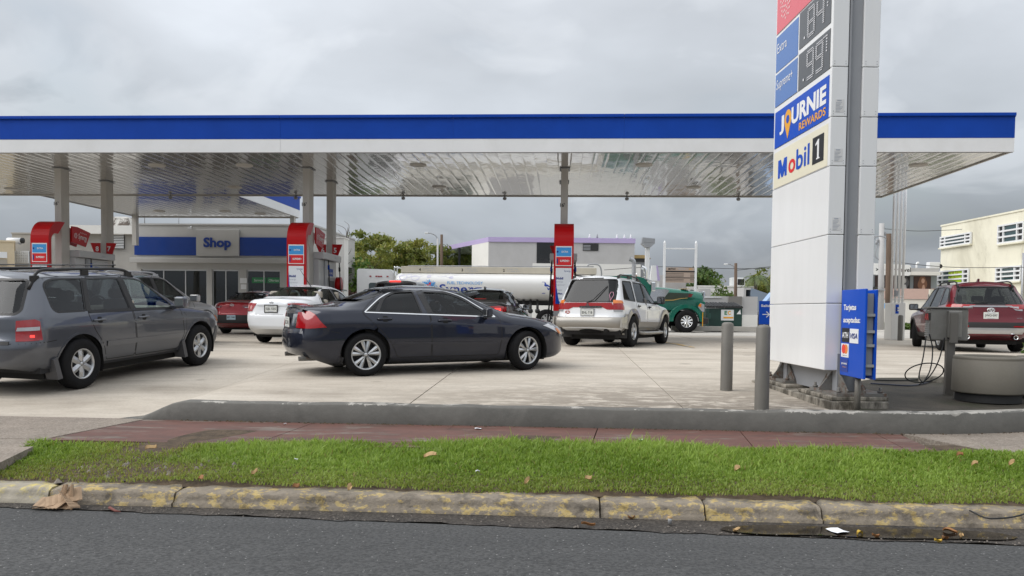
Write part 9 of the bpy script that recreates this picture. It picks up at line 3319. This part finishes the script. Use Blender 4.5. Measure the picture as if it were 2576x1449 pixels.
#litter and leaves
M_CARD = mat('corrugated_card',(0.36,0.25,0.16),0.85,var=0.15,scale=9)
def cardboard():
 p = G(150,1268,0.03)
 t = thing('cardboard','crushed brown cardboard lying on the kerb gutter at the left','cardboard',(p.x,p.y,0.0),PHI)
 g = random.Random(4)
 for (cx,cy,cz,L_,W_,rx,ry,rz) in ((-0.02,0.0,0.045,0.27,0.16,0.30,0.10,0.2),(0.02,0.02,0.075,0.24,0.12,0.55,-0.15,0.5),(0.08,-0.02,0.07,0.17,0.11,-0.5,0.75,-0.3),(-0.05,-0.04,0.025,0.22,0.10,0.1,-0.08,-0.2),(0.00,0.05,0.115,0.05,0.10,1.2,0.1,0.1),(0.05,0.05,0.115,0.06,0.09,1.1,-0.2,0.0)):
  mb = MB()
  n = 12
  vs,fs = [],[]
  for i in range(n+1):
   u = i / n - 0.5
   for j in range(3):
    v = j / 2 - 0.5
    z = 0.004 * math.sin(i*math.pi) + 0.02 * math.sin(u*4) * (0.4+v) + (0.004 if i % 2 else 0)
    vs.append((u*L_,v*W_,z))
  for i in range(n):
   for j in range(2):
    fs.append((i*3+j,(i+1)*3+j,(i+1)*3+j+1,i*3+j+1))
  k = len(vs)
  vs += [(x,y,z-0.006) for x,y,z in vs]
  fs += [tuple(q+k for q in f[::-1]) for f in fs]
  for i in range(n):
   for j in (0,2):
    a,b = i * 3 + j,(i+1) * 3 + j
    fs.append((a,b,b+k,a+k))
  from mathutils import Euler
  M = Matrix.Translation((cx,cy,cz)) @ Euler((rx,ry,rz)).to_matrix().to_4x4()
  mb.add([M @ Vector(v) for v in vs],fs)
  mb.build('card_flap',M_CARD,t)
cardboard()
M_PAPER = mat('white_paper',(0.80,0.82,0.86),0.6)
def sheet_thing(name,label,cat,px,py,z,L_,W_,mt,rot,curl=0.02,group=None,tilt=0.0):
 p = G(px,py,z)
 if z > 0.1 and py > 1100:
  for _ in range(6):
   a_,b_ = toS(p)
   z = (verge_z(a_,b_) if b_>5.98 else 0.12) + 0.035 + 0.04 * (b_>6.8)
   p = G(px,py,z)
 elif z < 0.1:
  z = 0.002
  p = G(px,py,z)
 mb = MB()
 n = 6
 vs,fs = [],[]
 for i in range(n+1):
  u = i / n - 0.5
  w = W_ * (1.0 if mt is M_PAPER else math.sqrt(max(0.02,1-(2*u)**2)))
  for j in range(3):
   v = j / 2 - 0.5
   vs.append((u*L_,v*w,curl*0.35*math.sin(u*5+px)+curl*0.8*abs(v*2)+tilt*v+tilt*0.8*u))
 for i in range(n):
  for j in range(2):
   fs.append((i*3+j,(i+1)*3+j,(i+1)*3+j+1,i*3+j+1))
 k = len(vs)
 vs += [(x,y,z_-0.0015) for x,y,z_ in vs]
 fs += [tuple(q+k for q in f[::-1]) for f in fs]
 mb.add(vs,fs)
 o = mb.build(name,mt,None,(p.x,p.y,z),(0,0,rot))
 return tag(o,label,cat,group)
sheet_thing('paper_scrap','white sheet of paper lying in the wet gutter','paper',2107,1335,0.010,0.105,0.115,M_PAPER,0.35,0.006)
L_BROWN,L_TAN,L_YEL = mat('brown_leaf',(0.30,0.14,0.05),0.7,var=0.3,scale=20),mat('tan_leaf',(0.42,0.28,0.13),0.7,var=0.25,scale=20),mat('yellow_leaf',(0.62,0.42,0.06),0.6,var=0.15,scale=20)
leaves = [(2163,1342,.010,.05,.03,L_YEL,.3,'yellow leaf on the gutter right beside the white paper'),(2203,1349,.010,.055,.025,L_BROWN,.1,'rusty leaf on the gutter second right of the white paper'),(2390,1337,.010,.09,.05,L_BROWN,-.6,'largest rusty leaf at the right end of the puddle'),(2378,1355,.010,.06,.035,L_BROWN,.5,'rusty leaf below the largest leaf at the puddle end'),(2360,1362,.008,.06,.03,L_YEL,.2,'yellow leaf on the asphalt edge at the puddle end'),(2418,1350,.010,.04,.03,L_TAN,1.0,'small tan leaf right of the largest leaf at the puddle end'),(1853,1335,.010,.055,.04,L_TAN,.2,'tan leaf on the gutter at the left end of the puddle'),(1588,1303,.012,.05,.03,L_BROWN,.1,'brown leaf on the dirt gutter near the tall kerb joint'),(1480,1320,.010,.10,.02,L_BROWN,.05,'long thin brown leaf on the asphalt edge near the middle'),(380,1128,.28,.095,.06,L_TAN,.7,'large curled tan leaf standing in the left of the grass'),(1082,1147,.27,.11,.07,L_TAN,.1,'large crumpled tan leaf cluster in the middle grass'),(880,1228,.20,.05,.035,L_TAN,1.2,'tan leaf caught on the kerb edge left of the middle'),(1326,1212,.21,.07,.025,L_TAN,.9,'pale two-part tan leaf low in the middle grass'),(1480,1205,.22,.055,.03,L_TAN,-.3,'tan leaf low in the grass right of the middle'),(1855,1180,.24,.06,.045,L_TAN,.4,'tan leaf upright in the grass below the first bollard'),(2545,1166,.25,.06,.03,L_TAN,.2,'tan leaf farthest right in the grass'),(2452,1168,.25,.05,.03,L_TAN,-.2,'tan leaf in the right grass left of the farthest one'),(2415,1145,.26,.06,.03,L_BROWN,0.0,'brown leaf high in the right grass'),(640,1190,.23,.05,.03,L_TAN,.5,'tan leaf in the left grass below the white litter'),(745,1225,.2,.05,.03,L_BROWN,.2,'brown leaf at the kerb side of the left grass'),(505,1205,.21,.05,.035,L_BROWN,-.4,'orange brown leaf by the first kerb joint'),(1640,1290,.012,.04,.025,L_TAN,.3,'tan leaf on the dirt gutter right of the tall kerb joint')]
for i,(x,y,z,l,w,m_,r,lab) in enumerate(leaves):
 sheet_thing('fallen_leaf',lab,'leaf',x,y,z,l,w,m_,r,0.02,'fallen leaves',0.02 if z>0.1 else 0.0)
for (x,y,z,l,lab) in ((1203,1079,.21,.07,'flat white paper scrap on the red pavement'),(1202,1186,.24,.035,'small white litter scrap in the middle grass'),(1613,1107,.25,.04,'small white litter scrap at the top of the grass'),(745,1156,.27,.03,'small white litter scrap in the left grass'),(717,1067,.21,.03,'tiny white paper scrap on the left red pavement')):
 sheet_thing('paper_scrap',lab,'paper',x,y,z,l,l*0.6,M_PAPER,0.2,0.01,'litter scraps')
def bottle_cap():
 p = G(1685,1318,0.0)
 t = thing('crushed_cup','small crushed clear cup with a tan lid in the gutter','cup',(p.x,p.y,0.0))
 MB().lathe([(0.0,0),(0.013,0),(0.016,0.04),(0.014,0.042),(0.011,0.004)],12).build('cup',M_CLEARL,t)
 MB().lathe([(0.017,0.041),(0.018,0.052),(0.0,0.054)],12).build('lid',L_TAN,t)
bottle_cap()
tw = [G(x,y,0.0) for x,y in ((276,1284),(290,1292),(303,1294))]
tag(MB().tube([(p.x,p.y,0.02) for p in tw],[0.012,0.009,0.005],6).build('twig',mat('red_bark',(0.16,0.05,0.04),0.8)),'short reddish twig on the gutter right of the cardboard','twig')
cb = [G(x,y,z) for x,y,z in ((2440,1272,.17),(2480,1284,.185),(2520,1285,.185),(2560,1278,.19),(2590,1268,.19))]
tag(MB().tube(catmull([(p.x,p.y,0.135) for p in cb],5),0.006,6).build('cable',M_WIRE),'thin black cable lying over the kerb at the right','cable')
# stones and grit on the bare end of the verge and along the gutter
def grit():
 g = np.random.default_rng(21)
 mb = MB()
 spots = []
 for k in range(46):
  a,b = g.normal(-3.3,0.35),g.normal(6.5,0.35)
  if b > 5.95:
   spots.append((a,b,verge_z(a,b),g.uniform(0.012,0.040)))
 for k in range(420):
  a = g.uniform(-4.5,5)
  b = 5.46 - 0.04 * a + abs(g.normal(0,0.14))
  if b < 5.76:
   spots.append((a,b,-0.006,g.uniform(0.003,0.011)))
 for a,b,z,r in spots:
  p = S(a,b,z)
  v = []
  for q in range(5):
   an = 2 * math.pi * q / 5 + g.uniform(-.3,.3)
   v.append((p.x+r*math.cos(an)*g.uniform(.7,1.3),p.y+r*math.sin(an)*g.uniform(.7,1.2),p.z-0.004))
  v.append((p.x+g.normal(0,r*.2),p.y+g.normal(0,r*.2),p.z+r*g.uniform(.4,.9)))
  mb.add(v,[(q,(q+1) % 5,5) for q in range(5)])
 return tag(mb.build('gravel',mat('grit',(0.17,0.15,0.13),0.9,var=0.6,scale=14)),kind='stuff')
grit()
def wall_debris():
 g = np.random.default_rng(31)
 mb = MB()
 for k in range(420):
  a = g.uniform(-4.3,6)
  b = 8.795 - abs(g.normal(0,0.025)) + max(0,a-3.6) ** 2 * 0.13
  r = g.uniform(0.004,0.017)
  p = S(a,b,0.203)
  v = [(p.x+r*1.6*math.cos(q*1.257),p.y+r*math.sin(q*1.257),p.z-0.002) for q in range(5)] + [(p.x,p.y,p.z+r*g.uniform(.4,1.1))]
  mb.add(v,[(q,(q+1) % 5,5) for q in range(5)])
 return tag(mb.build('wall_foot_debris',M_SOIL),kind='stuff')
wall_debris()
